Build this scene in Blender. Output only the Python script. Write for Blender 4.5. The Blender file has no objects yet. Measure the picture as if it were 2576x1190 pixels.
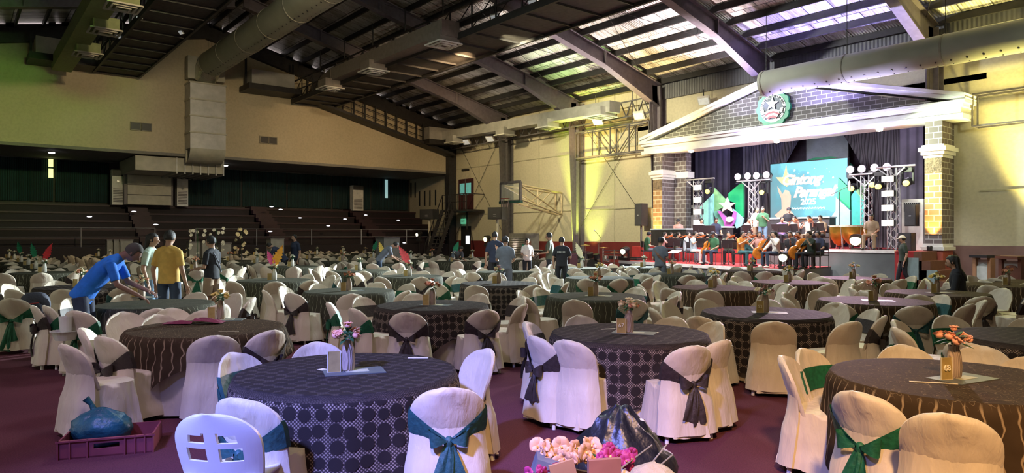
import bpy, bmesh, math, random
from math import sin, cos, pi, atan2, sqrt, radians
from mathutils import Vector, Matrix, noise
rnd = random.Random(7)
SC = bpy.context.scene; COL = SC.collection
# ---------------------------------------------------------------- camera
YAW, FL, CX, YH, EYE = radians(51), 1737.0, 1288.0, 592.0, 1.73
FX, FY = -sin(YAW), cos(YAW); RX, RY = cos(YAW), sin(YAW)
cam = bpy.data.cameras.new('camera'); camo = bpy.data.objects.new('camera', cam); COL.objects.link(camo)
cam.sensor_width = 36; cam.sensor_fit = 'HORIZONTAL'; cam.lens = 36 * FL / 2576; cam.clip_end = 200; cam.clip_start = .05
camo.location = (0, 0, EYE); camo.rotation_euler = (pi/2 + math.atan((YH - 595) / FL) * 1, 0, YAW)
SC.camera = camo
# ---------------------------------------------------------------- world, exposure
wd = bpy.data.worlds.new('sky'); SC.world = wd; wd.use_nodes = True
wd.node_tree.nodes['Background'].inputs[0].default_value = (1, .86, .84, 1)
wd.node_tree.nodes['Background'].inputs[1].default_value = 4.0
SC.view_settings.view_transform = 'Standard'; SC.view_settings.look = 'None'
SC.view_settings.gamma = 1; SC.view_settings.use_curve_mapping = False; SC.view_settings.exposure = 0.12
# ---------------------------------------------------------------- lamps of the hall and added fill lights
def lamp(kind, name, loc, aim, col, power, size=.3, angle=60, blend=.5, parent=None):
    l = bpy.data.lights.new(name, kind); l.color = col; l.energy = power
    if kind == 'SPOT': l.spot_size = radians(angle); l.spot_blend = blend; l.shadow_soft_size = size
    elif kind == 'AREA': l.shape = 'DISK'; l.size = size
    else: l.shadow_soft_size = size
    o = bpy.data.objects.new(name, l); COL.objects.link(o); o.location = loc
    if aim is not None: o.rotation_euler = (Vector(aim) - Vector(loc)).to_track_quat('-Z', 'Y').to_euler()
    return o
LAMPS = [
 # kind, loc, aim, colour, power, size, angle, blend
 ('AREA', (-2, 3, 10.4), (-3, 4, 0), (1, .82, .60), 230, 3.0, 0, 0),          # added fill above view, over the near tables
 ('AREA', (-11, 8, 10.6), (-11.5, 8, 0), (.80, .97, 1), 950, 3.0, 0, 0),      # added fill above view, over the middle
 ('AREA', (-22, 10, 11.4), (-24, 9, 0), (.92, 1, .80), 300, 3.0, 0, 0),  # added fill above view, toward the bleachers
 ('SPOT', (3.0, -2.5, 8.5), (-1.4, 3.6, .3), (1, .58, .26), 7500, .5, 34, 1), # warm flood over the right front
 ('SPOT', (-1.0, -4.5, 7.5), (-3.7, 1.5, .2), (.22, .27, 1), 14000, .3, 36, 1),  # added unseen blue flood, stands in for lens flare near the centre
 ('SPOT', (-5, -3, 9), (-8.0, 2.2, .3), (.78, .58, 1), 1500, .5, 45, 1),
 ('SPOT', (-17.6, 25.2, 4.9), (-15.5, 9, .5), (.82, .96, 1), 60000, .12, 44, .8), # white wash from the stage
 ('SPOT', (-11.6, 25.2, 5.0), (-7.0, 11.8, .5), (1, .62, .90), 8000, .12, 24, .8), # pink wash on the right tables
 ('SPOT', (-9.5, 20, 8.6), (-4.2, 11, .5), (.88, .92, .36), 1700, .4, 64, .8),
 ('SPOT', (-12, 7, 9.6), (-39.8, 9, 8), (1, .76, .42), 6200, .4, 62, .9),      # floods on the catwalk, on the balcony front
 ('SPOT', (-12, 4, 9.6), (-39.8, 1.0, 9), (.32, .95, .10), 9000, .4, 32, .9),
 ('SPOT', (-24, 17, 9.4), (-39.8, 21, 7.5), (1, .66, .32), 3900, .4, 66, .9),
 ('SPOT', (-21, 17, 8.9), (-13.5, 26, 6.8), (.98, 1, .96), 4800, .3, 50, .8),      # floods at the pediment
 ('SPOT', (-21, 16.5, 9.3), (-24, 27, 5), (1, .90, .55), 6000, .3, 76, .8),
 ('SPOT', (0, 17, 6.0), (-3, 27, 5.0), (.92, 1, .66), 1800, .3, 70, .8),
 ('SPOT', (-30, 18, 9.3), (-33, 27, 4.5), (1, .80, .42), 2000, .3, 80, .8),
]
for i, (k, loc, aim, c, p, s, an, bl) in enumerate(LAMPS): lamp(k, 'hall_lamp_and_fill', loc, aim, c, p, s, an or 60, bl)
# ---------------------------------------------------------------- pixel -> place
def W(px, py, h=0.0):
    Z = (EYE - h) * FL / (py - YH); t = (px - CX) / FL
    return Vector((Z * (FX + t * RX), Z * (FY + t * RY), h))
def WZ(px, Z, h=0.0):
    t = (px - CX) / FL; return Vector((Z * (FX + t * RX), Z * (FY + t * RY), h))
def V(px, py, Y):
    t = (px - CX) / FL; Z = Y / (FY + t * RY)
    return Vector((Z * (FX + t * RX), Y, EYE + (YH - py) / FL * Z))
def U(px, py, X):
    t = (px - CX) / FL; Z = X / (FX + t * RX)
    return Vector((X, Z * (FY + t * RY), EYE + (YH - py) / FL * Z))
# ---------------------------------------------------------------- materials
def newmat(name):
    m = bpy.data.materials.new(name); m.use_nodes = True; nt = m.node_tree; return m, nt, nt.nodes['Principled BSDF']
def N(nt, t, **kw):
    n = nt.nodes.new(t)
    for k, v in kw.items():
        if k.startswith('_'): setattr(n, k[1:], v)
        else:
            kk = k.replace('__', ' ')
            n.inputs[kk].default_value = v
    return n
def ramp(nt, fac, stops, interp='LINEAR'):
    r = nt.nodes.new('ShaderNodeValToRGB'); r.color_ramp.interpolation = interp
    e = r.color_ramp.elements
    while len(e) < len(stops): e.new(.5)
    for i, (p, c) in enumerate(stops): e[i].position = p; e[i].color = (c[0], c[1], c[2], 1) if not isinstance(c, (int, float)) else (c, c, c, 1)
    nt.links.new(fac, r.inputs[0]); return r.outputs[0]
def coords(nt, scale=(1, 1, 1), kind='Object'):
    tc = nt.nodes.new('ShaderNodeTexCoord'); mp = nt.nodes.new('ShaderNodeMapping'); mp.inputs['Scale'].default_value = scale
    nt.links.new(tc.outputs[kind], mp.inputs[0]); return mp.outputs[0]
MC = {}
def mat(name, c, rough=.6, metal=0, emit=0, var=.12, scale=6, bump=0, bscale=40, sheen=0, spec=.5, c2=None):
    if name in MC: return MC[name]
    m, nt, b = newmat(name); L = nt.links.new
    b.inputs['Roughness'].default_value = rough; b.inputs['Metallic'].default_value = metal
    b.inputs['Specular IOR Level'].default_value = spec
    co = coords(nt)
    n = N(nt, 'ShaderNodeTexNoise', Scale=scale, Detail=4.0); L(co, n.inputs['Vector'])
    lo = tuple(max(0, x * (1 - var)) for x in c); hi = c2 or tuple(min(1, x * (1 + var)) for x in c)
    L(ramp(nt, n.outputs['Fac'], [(.3, lo), (.7, hi)]), b.inputs['Base Color'])
    if emit:
        b.inputs['Emission Color'].default_value = (*c, 1); b.inputs['Emission Strength'].default_value = emit
    if sheen: b.inputs['Sheen Weight'].default_value = sheen
    if bump:
        n2 = N(nt, 'ShaderNodeTexNoise', Scale=bscale, Detail=3.0); L(co, n2.inputs['Vector'])
        bp = N(nt, 'ShaderNodeBump', Strength=bump, Distance=.02); L(n2.outputs['Fac'], bp.inputs['Height']); L(bp.outputs[0], b.inputs['Normal'])
    MC[name] = m; return m
def brickmat(name, c1, c2, mortar, w=.42, h=.21, ms=.02, axis='XZ'):
    m, nt, b = newmat(name); L = nt.links.new
    tc = nt.nodes.new('ShaderNodeTexCoord'); sp = nt.nodes.new('ShaderNodeSeparateXYZ'); cb = nt.nodes.new('ShaderNodeCombineXYZ')
    L(tc.outputs['Object'], sp.inputs[0])
    ad = nt.nodes.new('ShaderNodeMath'); ad.operation = 'ADD'; L(sp.outputs[0], ad.inputs[0]); L(sp.outputs[1], ad.inputs[1])
    L(ad.outputs[0], cb.inputs[0]); L(sp.outputs[2], cb.inputs[1])
    br = N(nt, 'ShaderNodeTexBrick', Scale=1.0); br.inputs['Brick Width'].default_value = w; br.inputs['Row Height'].default_value = h
    br.inputs['Mortar Size'].default_value = ms; br.inputs['Color1'].default_value = (*c1, 1); br.inputs['Color2'].default_value = (*c2, 1)
    br.inputs['Mortar'].default_value = (*mortar, 1); br.inputs['Mortar Smooth'].default_value = .1; L(cb.outputs[0], br.inputs['Vector'])
    L(br.outputs['Color'], b.inputs['Base Color']); b.inputs['Roughness'].default_value = .75
    bp = N(nt, 'ShaderNodeBump', Strength=.4, Distance=.02); L(br.outputs['Fac'], bp.inputs['Height']); bp.invert = True; L(bp.outputs[0], b.inputs['Normal'])
    return m
def linemat(name, c, scale, axis=0, rough=.5, depth=.4, dark=.5, metal=0):
    """ribbed sheet: corrugation or pleats as bump and a slight tint across one axis"""
    m, nt, b = newmat(name); L = nt.links.new
    sc = [0, 0, 0]; sc[axis] = scale; co = coords(nt, tuple(sc))
    w = N(nt, 'ShaderNodeTexWave', Scale=1.0, Distortion=0.0); w.bands_direction = 'XYZ'[axis]; L(co, w.inputs['Vector'])
    n = N(nt, 'ShaderNodeTexNoise', Scale=1.3, Detail=6.0); L(coords(nt), n.inputs['Vector'])
    mx = nt.nodes.new('ShaderNodeMixRGB'); mx.blend_type = 'MULTIPLY'; mx.inputs[0].default_value = 1
    L(ramp(nt, w.outputs['Fac'], [(0, tuple(x * dark for x in c)), (.5, c)]), mx.inputs[1])
    L(ramp(nt, n.outputs['Fac'], [(.3, .62), (.65, 1)]), mx.inputs[2]); L(mx.outputs[0], b.inputs['Base Color'])
    bp = N(nt, 'ShaderNodeBump', Strength=depth, Distance=.03); L(w.outputs['Fac'], bp.inputs['Height']); L(bp.outputs[0], b.inputs['Normal'])
    b.inputs['Roughness'].default_value = rough; b.inputs['Metallic'].default_value = metal
    return m
# ---------------------------------------------------------------- mesh builder
class MB:
    def __init__(s): s.v = []; s.f = []; s.uv = None
    def add(s, vs, fs):
        o = len(s.v); s.v += [tuple(v) for v in vs]; s.f += [tuple(i + o for i in f) for f in fs]; return s
    def box(s, c, d, rz=0, M=None):
        x, y, z = d[0] / 2, d[1] / 2, d[2] / 2
        vs = [Vector((a * x, b * y, e * z)) for a in (-1, 1) for b in (-1, 1) for e in (-1, 1)]
        R = Matrix.Rotation(rz, 3, 'Z') if M is None else M
        return s.add([R @ v + Vector(c) for v in vs], [(0, 1, 3, 2), (4, 6, 7, 5), (0, 4, 5, 1), (2, 3, 7, 6), (0, 2, 6, 4), (1, 5, 7, 3)])
    def bb(s, a, b):
        return s.box([(a[i] + b[i]) / 2 for i in range(3)], [abs(a[i] - b[i]) for i in range(3)])
    def beam(s, a, b, w, h=None, up=(0, 0, 1)):
        a = Vector(a); b = Vector(b); d = b - a; L = d.length; h = h or w
        if L < 1e-6: return s
        y = d / L; u = Vector(up)
        if abs(y.dot(u)) > .99: u = Vector((1, 0, 0))
        x = y.cross(u).normalized(); z = x.cross(y)
        return s.box((a + b) / 2, (w, L, h), M=Matrix((x, y, z)).transposed())
    def tube(s, pts, r, n=8, caps=True, side=None, flat=1.0):
        pts = [Vector(p) for p in pts]; k = len(pts); rs = r if isinstance(r, (list, tuple)) else [r] * k
        rings = []; pu = Vector(side).normalized() if side is not None else None
        for i, p in enumerate(pts):
            d = (pts[min(i + 1, k - 1)] - pts[max(i - 1, 0)])
            d = d.normalized() if d.length > 1e-9 else Vector((0, 0, 1))
            if pu is None:
                pu = Vector((1, 0, 0)) if abs(d.x) < .9 else Vector((0, 1, 0))
            x = (pu - d * pu.dot(d))
            x = x.normalized() if x.length > 1e-6 else d.orthogonal().normalized()
            y = d.cross(x); pu = x
            ra, rb = rs[i] if isinstance(rs[i], (list, tuple)) else (rs[i], rs[i] * flat)
            rings.append([p + x * (ra * cos(2 * pi * j / n)) + y * (rb * sin(2 * pi * j / n)) for j in range(n)])
        o = len(s.v); s.v += [tuple(v) for rg in rings for v in rg]
        for i in range(k - 1):
            for j in range(n):
                a = o + i * n + j; b = o + i * n + (j + 1) % n; s.f.append((a, b, b + n, a + n))
        if caps: s.f.append(tuple(o + j for j in range(n))[::-1]); s.f.append(tuple(o + (k - 1) * n + j for j in range(n)))
        return s
    def lathe(s, prof, n=20, c=(0, 0, 0)):
        o = len(s.v)
        for (r, z) in prof:
            for j in range(n): s.v.append((c[0] + r * cos(2 * pi * j / n), c[1] + r * sin(2 * pi * j / n), c[2] + z))
        for i in range(len(prof) - 1):
            for j in range(n):
                a = o + i * n + j; b = o + i * n + (j + 1) % n; s.f.append((a, b, b + n, a + n))
        if prof[0][0] > 1e-4: s.f.append(tuple(o + j for j in range(n))[::-1])
        if prof[-1][0] > 1e-4: s.f.append(tuple(o + (len(prof) - 1) * n + j for j in range(n)))
        return s
    def prism(s, poly, origin, ux, uy, depth):
        """polygon in the plane (ux,uy) extruded by depth along ux x uy"""
        ux = Vector(ux); uy = Vector(uy); nz = ux.cross(uy).normalized() * depth; o = Vector(origin); n = len(poly)
        vs = [o + ux * p[0] + uy * p[1] for p in poly]; vs += [v + nz for v in vs]
        fs = [tuple(range(n))[::-1], tuple(range(n, 2 * n))] + [(i, (i + 1) % n, n + (i + 1) % n, n + i) for i in range(n)]
        return s.add(vs, fs)
    def grid(s, fn, nu, nv, closed=False):
        o = len(s.v)
        for i in range(nv + 1):
            for j in range(nu + (0 if closed else 1)): s.v.append(tuple(fn(j / nu, i / nv)))
        w = nu if closed else nu + 1
        for i in range(nv):
            for j in range(nu):
                a = o + i * w + j; b = o + i * w + (j + 1) % w if closed else a + 1; s.f.append((a, b, b + w, a + w))
        return s
    def ball(s, c, r, n=12, m=8, M=None, fn=None):
        rr = r if isinstance(r, (list, tuple)) else (r, r, r); vs = []; o = len(s.v)
        for i in range(m + 1):
            t = pi * i / m
            for j in range(n):
                p = 2 * pi * j / n; q = Vector((sin(t) * cos(p), sin(t) * sin(p), cos(t)))
                v = Vector((q.x * rr[0], q.y * rr[1], q.z * rr[2]))
                if fn: v = fn(q, v)
                if M is not None: v = M @ v
                vs.append(tuple(v + Vector(c)))
        s.v += vs
        for i in range(m):
            for j in range(n):
                a = o + i * n + j; b = o + i * n + (j + 1) % n; s.f.append((a, a + n, b + n, b))
        return s
    def mesh(s, name, m=None, smooth=False, uvf=None, solid=0, clean=False):
        me = bpy.data.meshes.new(name); me.from_pydata(s.v, [], s.f)
        bm = bmesh.new(); bm.from_mesh(me)
        bmesh.ops.remove_doubles(bm, verts=bm.verts, dist=1e-5)
        bmesh.ops.recalc_face_normals(bm, faces=bm.faces); bm.to_mesh(me); bm.free()
        if m is not None: me.materials.append(m)
        if smooth:
            for p in me.polygons: p.use_smooth = True
            try: me.set_sharp_from_angle(angle=radians(50))
            except Exception: pass
        if uvf:
            uv = me.uv_layers.new(name='UVMap')
            for lp in me.loops:
                uv.data[lp.index].uv = uvf(me.vertices[lp.vertex_index].co)
        return me
    def build(s, name, m, parent=None, smooth=False, loc=None, rz=None, **kw):
        o = bpy.data.objects.new(name, s.mesh(name, m, smooth, **kw)); COL.objects.link(o)
        if parent is not None: o.parent = parent
        if loc is not None: o.location = loc
        if rz is not None: o.rotation_euler = (0, 0, rz)
        return o
def empty(name, loc=(0, 0, 0), rz=0, parent=None):
    o = bpy.data.objects.new(name, None); COL.objects.link(o); o.location = loc; o.rotation_euler = (0, 0, rz)
    o.empty_display_size = .1
    if parent is not None: o.parent = parent
    return o
def tag(o, label, cat, group=None, kind=None):
    o['label'] = label; o['category'] = cat
    if group: o['group'] = group
    if kind: o['kind'] = kind
    return o
def thing(name, label, cat, loc=(0, 0, 0), rz=0, group=None):
    return tag(empty(name, loc, rz), label, cat, group)
def struct(o): o['kind'] = 'structure'; return o
def inst(name, me, parent=None, loc=None, rz=None, mats=None, scale=None):
    o = bpy.data.objects.new(name, me); COL.objects.link(o)
    if parent is not None: o.parent = parent
    if loc is not None: o.location = loc
    if rz is not None: o.rotation_euler = (0, 0, rz) if isinstance(rz, (int, float)) else rz
    if scale is not None: o.scale = (scale,) * 3 if isinstance(scale, (int, float)) else scale
    if mats is not None:
        for i, m in enumerate(mats): o.material_slots[i].link = 'OBJECT'; o.material_slots[i].material = m
    return o
def kids(o): return [c for c in COL.objects if c.parent == o]
def text(body, size, m, parent, loc, rot, name='lettering', ext=.004, align='CENTER', shear=0, space=1, bold=0):
    c = bpy.data.curves.new(name, 'FONT'); c.body = body; c.size = size; c.extrude = ext; c.align_x = align; c.align_y = 'CENTER'
    c.shear = shear; c.space_character = space; c.offset = bold
    tmp = bpy.data.objects.new('t', c); COL.objects.link(tmp)
    bpy.context.view_layer.update(); dg = bpy.context.evaluated_depsgraph_get()
    me = bpy.data.meshes.new_from_object(tmp.evaluated_get(dg)); COL.objects.unlink(tmp); bpy.data.objects.remove(tmp)
    me.name = name; me.materials.clear(); me.materials.append(m)
    o = bpy.data.objects.new(name, me); COL.objects.link(o); o.parent = parent; o.location = loc; o.rotation_euler = rot
    return o
# ================================================================ the hall
D = 27.0; LX = -39.85; BX = -45.7; RIDGE = 10.7
def zr(y): return 9.25 + .25 * (D - y) if y > RIDGE else 9.25 + .25 * (D - RIDGE) - .2 * (RIDGE - y)
M_dark = mat('dark_steel', (.035, .033, .036), .55, .3, var=.2)
M_steel = mat('grey_steel_paint', (.13, .12, .13), .5, .2, var=.2)
M_violet = mat('rafter_paint', (.15, .13, .16), .5, .1, var=.15)
M_white = mat('white_paint', (.72, .72, .68), .5, var=.06)
M_black = mat('black_plastic', (.018, .018, .02), .45, var=.2)
M_blk2 = mat('black_cabinet', (.03, .03, .033), .6, var=.2, bump=.1)
M_alu = mat('aluminium_truss', (.62, .62, .66), .35, .7, var=.05)
# carpet
m, nt, b = newmat('maroon_carpet'); L = nt.links.new
co = coords(nt)
n1 = N(nt, 'ShaderNodeTexNoise', Scale=.5, Detail=5.0); L(co, n1.inputs['Vector'])
n2 = N(nt, 'ShaderNodeTexNoise', Scale=90.0, Detail=2.0); L(co, n2.inputs['Vector'])
mx = nt.nodes.new('ShaderNodeMixRGB'); mx.blend_type = 'MULTIPLY'; mx.inputs[0].default_value = 1
L(ramp(nt, n1.outputs['Fac'], [(.3, (.095, .026, .040)), (.7, (.14, .040, .055))]), mx.inputs[1])
L(ramp(nt, n2.outputs['Fac'], [(.3, .6), (.7, 1)]), mx.inputs[2]); L(mx.outputs[0], b.inputs['Base Color'])
b.inputs['Roughness'].default_value = .95; b.inputs['Specular IOR Level'].default_value = .15
bp = N(nt, 'ShaderNodeBump', Strength=.5, Distance=.01); L(n2.outputs['Fac'], bp.inputs['Height']); L(bp.outputs[0], b.inputs['Normal'])
M_carpet = m
struct(MB().bb((-46, -6.2, -.2), (9, D + 8, 0)).build('floor', M_carpet))
M_maroon = mat('maroon_wall_paint', (.15, .022, .024), .6, var=.15, scale=2)
# plaster wall with stains
def plaster(name, c, c2):
    m, nt, b = newmat(name); L = nt.links.new; co = coords(nt)
    n1 = N(nt, 'ShaderNodeTexNoise', Scale=.45, Detail=6.0); L(co, n1.inputs['Vector'])
    n2 = N(nt, 'ShaderNodeTexNoise', Scale=9.0, Detail=5.0); L(co, n2.inputs['Vector'])
    mx = nt.nodes.new('ShaderNodeMixRGB'); mx.blend_type = 'MULTIPLY'; mx.inputs[0].default_value = 1
    L(ramp(nt, n1.outputs['Fac'], [(.3, c), (.7, c2)]), mx.inputs[1]); L(ramp(nt, n2.outputs['Fac'], [(.25, .86), (.6, 1)]), mx.inputs[2])
    L(mx.outputs[0], b.inputs['Base Color']); b.inputs['Roughness'].default_value = .8
    bp = N(nt, 'ShaderNodeBump', Strength=.15, Distance=.02); L(n2.outputs['Fac'], bp.inputs['Height']); L(bp.outputs[0], b.inputs['Normal'])
    return m
M_wall = plaster('cream_wall', (.50, .46, .34), (.60, .55, .42))
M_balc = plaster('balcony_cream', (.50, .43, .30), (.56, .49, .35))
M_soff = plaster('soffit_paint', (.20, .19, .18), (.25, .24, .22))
# stage-side wall: solid left part, opening for the stage, right part
SL, SR = -20.4, -9.6          # stage opening
w = MB()
w.bb((BX - .2, D, 1.38), (SL, D + .25, 9.2)); w.bb((SR, D, 1.38), (9, D + .25, 9.2)); w.bb((SL, D, 6.2), (SR, D + .25, 9.2))
struct(w.build('wall_stage', M_wall))
struct(MB().bb((BX - .2, D - .02, 0), (SL, D + .25, 1.38)).build('baseboard_stage', M_maroon))
struct(MB().bb((SR, D - .02, 0), (9, D + .25, 1.38)).build('baseboard_right', mat('maroon_wall_lit_mauve', (.20, .115, .11), .6, var=.12, scale=2)))  # maroon wainscot with the mauve cast of the light put into its colour
# thin shadow joints of the wall panels
j = MB()
for z in (3.1, 6.25, 7.6):
    j.bb((LX, D - .035, z), (-21.6, D, z + .05)); j.bb((-8.2, D - .035, z + .1), (9, D, z + .15))
for x in (-36.8, -30.8, -24.8, -6.4, -.4): j.bb((x, D - .03, 1.4), (x + .05, D, 9.1))
struct(j.build('trim_1', mat('joint', (.40, .37, .27), .8)))
# grey sheet band above the stage
struct(MB().bb((-21.9, D - .12, 8.35), (-9.6, D, 9.25)).bb((-9.5, D - .12, 8.75), (9, D, 9.25)).build('trim_2', linemat('grey_sheet_band', (.13, .13, .15), 2.2, 0, dark=.8)))
# gable wall over the balcony (X = LX), bottom 6.1, up to the roof
def gable(x, z0, y0, y1, top=-.55, th=.25, fn=zr):
    ys = [y0, RIDGE, y1] if y0 < RIDGE < y1 else [y0, y1]
    poly = [(y0, z0), (y1, z0)] + [(y, fn(y) + top) for y in reversed(ys)]
    return MB().prism([(p[0], p[1]) for p in poly], (x, 0, 0), (0, 1, 0), (0, 0, 1), -th)
struct(gable(LX, 6.1, -6, D, top=-.5, th=.3).build('wall_left', M_balc))
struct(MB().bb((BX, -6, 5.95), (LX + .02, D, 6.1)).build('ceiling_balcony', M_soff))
struct(MB().bb((BX - .25, -6, 0), (BX, D, 6.4)).build('wall_bleacher', mat('bleacher_back_wall', (.055, .05, .05), .8)))
struct(MB().bb((BX, -6.3, 0), (9, -6, 10)).build('wall_near', M_wall))
struct(gable(8.6, 0, -6.2, D + .2, top=.1, th=-.3).build('wall_right', M_wall))
# roof sheets: corrugated, weathered
m, nt, b = newmat('roof_sheet'); L = nt.links.new
wv = N(nt, 'ShaderNodeTexWave', Scale=1.0); wv.bands_direction = 'X'; L(coords(nt, (3.1, 0, 0)), wv.inputs['Vector'])
br = N(nt, 'ShaderNodeTexBrick', Scale=1.0); L(coords(nt, (1, 1, 0)), br.inputs['Vector'])
br.inputs['Brick Width'].default_value = .92; br.inputs['Row Height'].default_value = 2.1; br.offset = .37; br.inputs['Mortar Size'].default_value = .02
br.inputs['Color1'].default_value = (.38, .37, .35, 1); br.inputs['Color2'].default_value = (.86, .85, .82, 1); br.inputs['Mortar'].default_value = (.10, .1, .1, 1)
n1 = N(nt, 'ShaderNodeTexNoise', Scale=1.0, Detail=8.0, Roughness=.65); L(coords(nt, (4.0, .8, 1)), n1.inputs['Vector'])
mx = nt.nodes.new('ShaderNodeMixRGB'); mx.blend_type = 'MULTIPLY'; mx.inputs[0].default_value = 1
L(br.outputs[0], mx.inputs[1]); L(ramp(nt, n1.outputs['Fac'], [(.34, (.38, .37, .30)), (.55, (1, 1, 1))]), mx.inputs[2]); L(mx.outputs[0], b.inputs['Base Color'])
b.inputs['Roughness'].default_value = .45; b.inputs['Metallic'].default_value = .15
bp = N(nt, 'ShaderNodeBump', Strength=.6, Distance=.05); L(wv.outputs['Fac'], bp.inputs['Height']); L(bp.outputs[0], b.inputs['Normal'])
r = MB()
x0 = LX - .02
for (ya, yb) in ((-6.2, RIDGE), (RIDGE, D + .3)):
    r.add([(x0, ya, zr(ya)), (9, ya, zr(ya)), (9, yb, zr(yb)), (x0, yb, zr(yb)), (x0, ya, zr(ya) + .08), (9, ya, zr(ya) + .08), (9, yb, zr(yb) + .08), (x0, yb, zr(yb) + .08)],
          [(0, 3, 2, 1), (4, 5, 6, 7), (0, 1, 5, 4), (3, 7, 6, 2), (0, 4, 7, 3), (1, 2, 6, 5)])
struct(r.build('ceiling', m))
# gable rafter (dark) with daylight slits over it: blocks leave gaps between the wall head and the roof sheet
g = MB()
for (ya, yb) in ((-6, RIDGE), (RIDGE, D)):
    g.prism([(ya, zr(ya) - .9), (yb, zr(yb) - .9), (yb, zr(yb) - .07), (ya, zr(ya) - .07)], (LX + .3, 0, 0), (0, 1, 0), (0, 0, 1), -.32)
y = -6
while y < D:
    ln = rnd.uniform(.25, .5); gap = rnd.choice([.0, .25, .5, 1.0, 1.3]) if (y < 6 or y > 9.5) else .15
    yb = min(y + ln, D)
    g.prism([(y, zr(y) - .2), (yb, zr(yb) - .2), (yb, zr(yb) + .01), (y, zr(y) + .01)], (LX + .3, 0, 0), (0, 1, 0), (0, 0, 1), -.6); y = yb + gap
struct(g.build('trim_3', M_dark))
# purlins
k = 4; y = 0
pys = [D - .3 - 1.08 * i for i in range(16)]; pys += [2 * RIDGE - p for p in pys]
for yy in pys:
    if yy < -6: continue
    z = zr(yy) - .14
    struct(MB().bb((LX + .3, yy - .045, z - .12), (8.5, yy + .045, z + .12)).build('trim_%d' % k, M_dark)); k += 1
# rafters and columns: I-sections at every bay
BAYS = [-33.4, -27.2, -21.6, -15.75, -9.5, -3.4, 2.7]
def rafter(x, mt):
    r = MB()
    for sg in (1, -1):
        def Y(d): return D - d if sg > 0 else -6 + d
        tot = D - RIDGE
        pts = [(.35, 1.15), (4.2, .62), (tot, .55)]
        web = [(Y(d), zr(Y(d)) - .28) for d, _ in pts] + [(Y(d), zr(Y(d)) - .28 - h) for d, h in reversed(pts)]
        if sg < 0: web = [(a, b2) for a, b2 in web]
        r.prism(web, (x - .03, 0, 0), (0, 1, 0), (0, 0, 1), .06)
        for a, c in zip(pts[:-1], pts[1:]):
            r.beam((x, Y(a[0]), zr(Y(a[0])) - .28), (x, Y(c[0]), zr(Y(c[0])) - .28), .36, .04)
            r.beam((x, Y(a[0]), zr(Y(a[0])) - .28 - a[1]), (x, Y(c[0]), zr(Y(c[0])) - .28 - c[1]), .36, .04)
        for d, h in ((4.2, .62), (8.2, .6), (12.5, .57)):
            r.bb((x - .17, Y(d) - .03, zr(Y(d)) - .28 - h), (x + .17, Y(d) + .03, zr(Y(d)) - .28))
    return r.build('trim_%d' % k, mt)
def column(x, mt, z0=0):
    c = MB()
    c.prism([(D - .45, z0), (D, z0), (D, 8.95), (D - .85, 8.95)], (x - .03, 0, 0), (0, 1, 0), (0, 0, 1), .06)
    c.beam((x, D - .45, z0), (x, D - .85, 8.95), .42, .04, up=(1, 0, 0)); 
    c.bb((x - .21, D - .05, z0), (x + .21, D, 8.95))
    c.prism([(-.21, z0), (.21, z0), (.21, 8.95), (-.21, 8.95)], (x, D - .44, 0), (1, 0, 0), (0, -.04, 1) if 0 else (0, 0, 1), .04)
    return c.build('trim_%d' % k, mt)
for x in BAYS:
    struct(rafter(x, M_violet)); k += 1
    if x in (-15.75,): continue
    struct(column(x, M_violet if x > -28 else M_steel)); k += 1
struct(MB().bb((LX - .1, D - .6, 0), (LX + .42, D + .02, 9.1)).build('trim_%d' % k, M_dark)); k += 1
# steel dado rails (wall bracing rods)
rd = MB()
for a, b2 in ((LX + .4, -33.9), (-27.7, -21.9), (-21.9, -15.75), (-9.5, -3.4)):
    for q in ((a, 1.6, b2, 8.6), (a, 8.6, b2, 1.6)): 
        if a < -22: rd.tube([(q[0], D - .1, q[1]), (q[2], D - .1, q[3])], .012, 5)
    rd.tube([(a, D - 1.0, zr(D - 1) - .3), (b2, RIDGE + 3, zr(RIDGE + 3) - .4)], .012, 5)
    rd.tube([(b2, D - 1.0, zr(D - 1) - .3), (a, RIDGE + 3, zr(RIDGE + 3) - .4)], .012, 5)
struct(rd.build('trim_%d' % k, M_dark)); k += 1
# ---- door on the upper landing, ground door, slot windows, notice plate
dr = MB().bb((-39.1, D - .06, 3.45), (-37.4, D, 5.55)); o = struct(dr.build('door_1', mat('door_maroon', (.06, .018, .022), .5)))
for xa in (-38.9, -38.15):
    q = MB().bb((xa, D - .09, 4.5), (xa + .52, D - .06, 5.25)).build('door_glass', mat('teal_glass', (.16, .52, .50), .25, emit=.35), o)
MB().bb((-38.29, D - .1, 3.45), (-38.23, D - .05, 5.55)).build('door_frame', M_steel, o)
o = struct(MB().bb((-38.8, D - .06, 0), (-37.7, D, 2.35)).build('door_2', M_black))
MB().bb((-38.2, D - .09, 1.15), (-37.8, D - .06, 1.7)).build('door_pane', mat('lit_pane', (.85, .9, 1), .4, emit=1.2), o)
o = MB().bb((-38.75, D - .12, 2.5), (-38.2, D - .02, 2.85)).build('exit_sign', mat('exit_green', (.12, .5, .28), .4, emit=.7)); tag(o, 'small green exit sign over the dark ground door', 'sign')
text('EXIT', .2, M_white, o, (-38.47, D - .125, 2.67), (pi/2, 0, 0))
for i, (px, y0, y1) in enumerate([(1034.5, 460, 497), (1045, 459, 497), (1056, 481, 518), (1069, 480, 518), (1082, 479, 518), (1096, 478, 517)]):
    a = V(px, y0, D); c = V(px, y1, D)
    struct(MB().bb((a.x - .07, D - .03, c.z), (a.x + .07, D + .02, a.z)).build('window_%d' % (i + 1), M_black))
a = V(1172, 436, D)
o = tag(MB().bb((a.x - .6, D - .05, a.z - .4), (a.x + .6, D - .01, a.z + .1)).build('wall_plate', mat('plate_beige', (.5, .46, .36), .6)), 'pale plate with a dark strip fixed above the upper door', 'sign')
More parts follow.
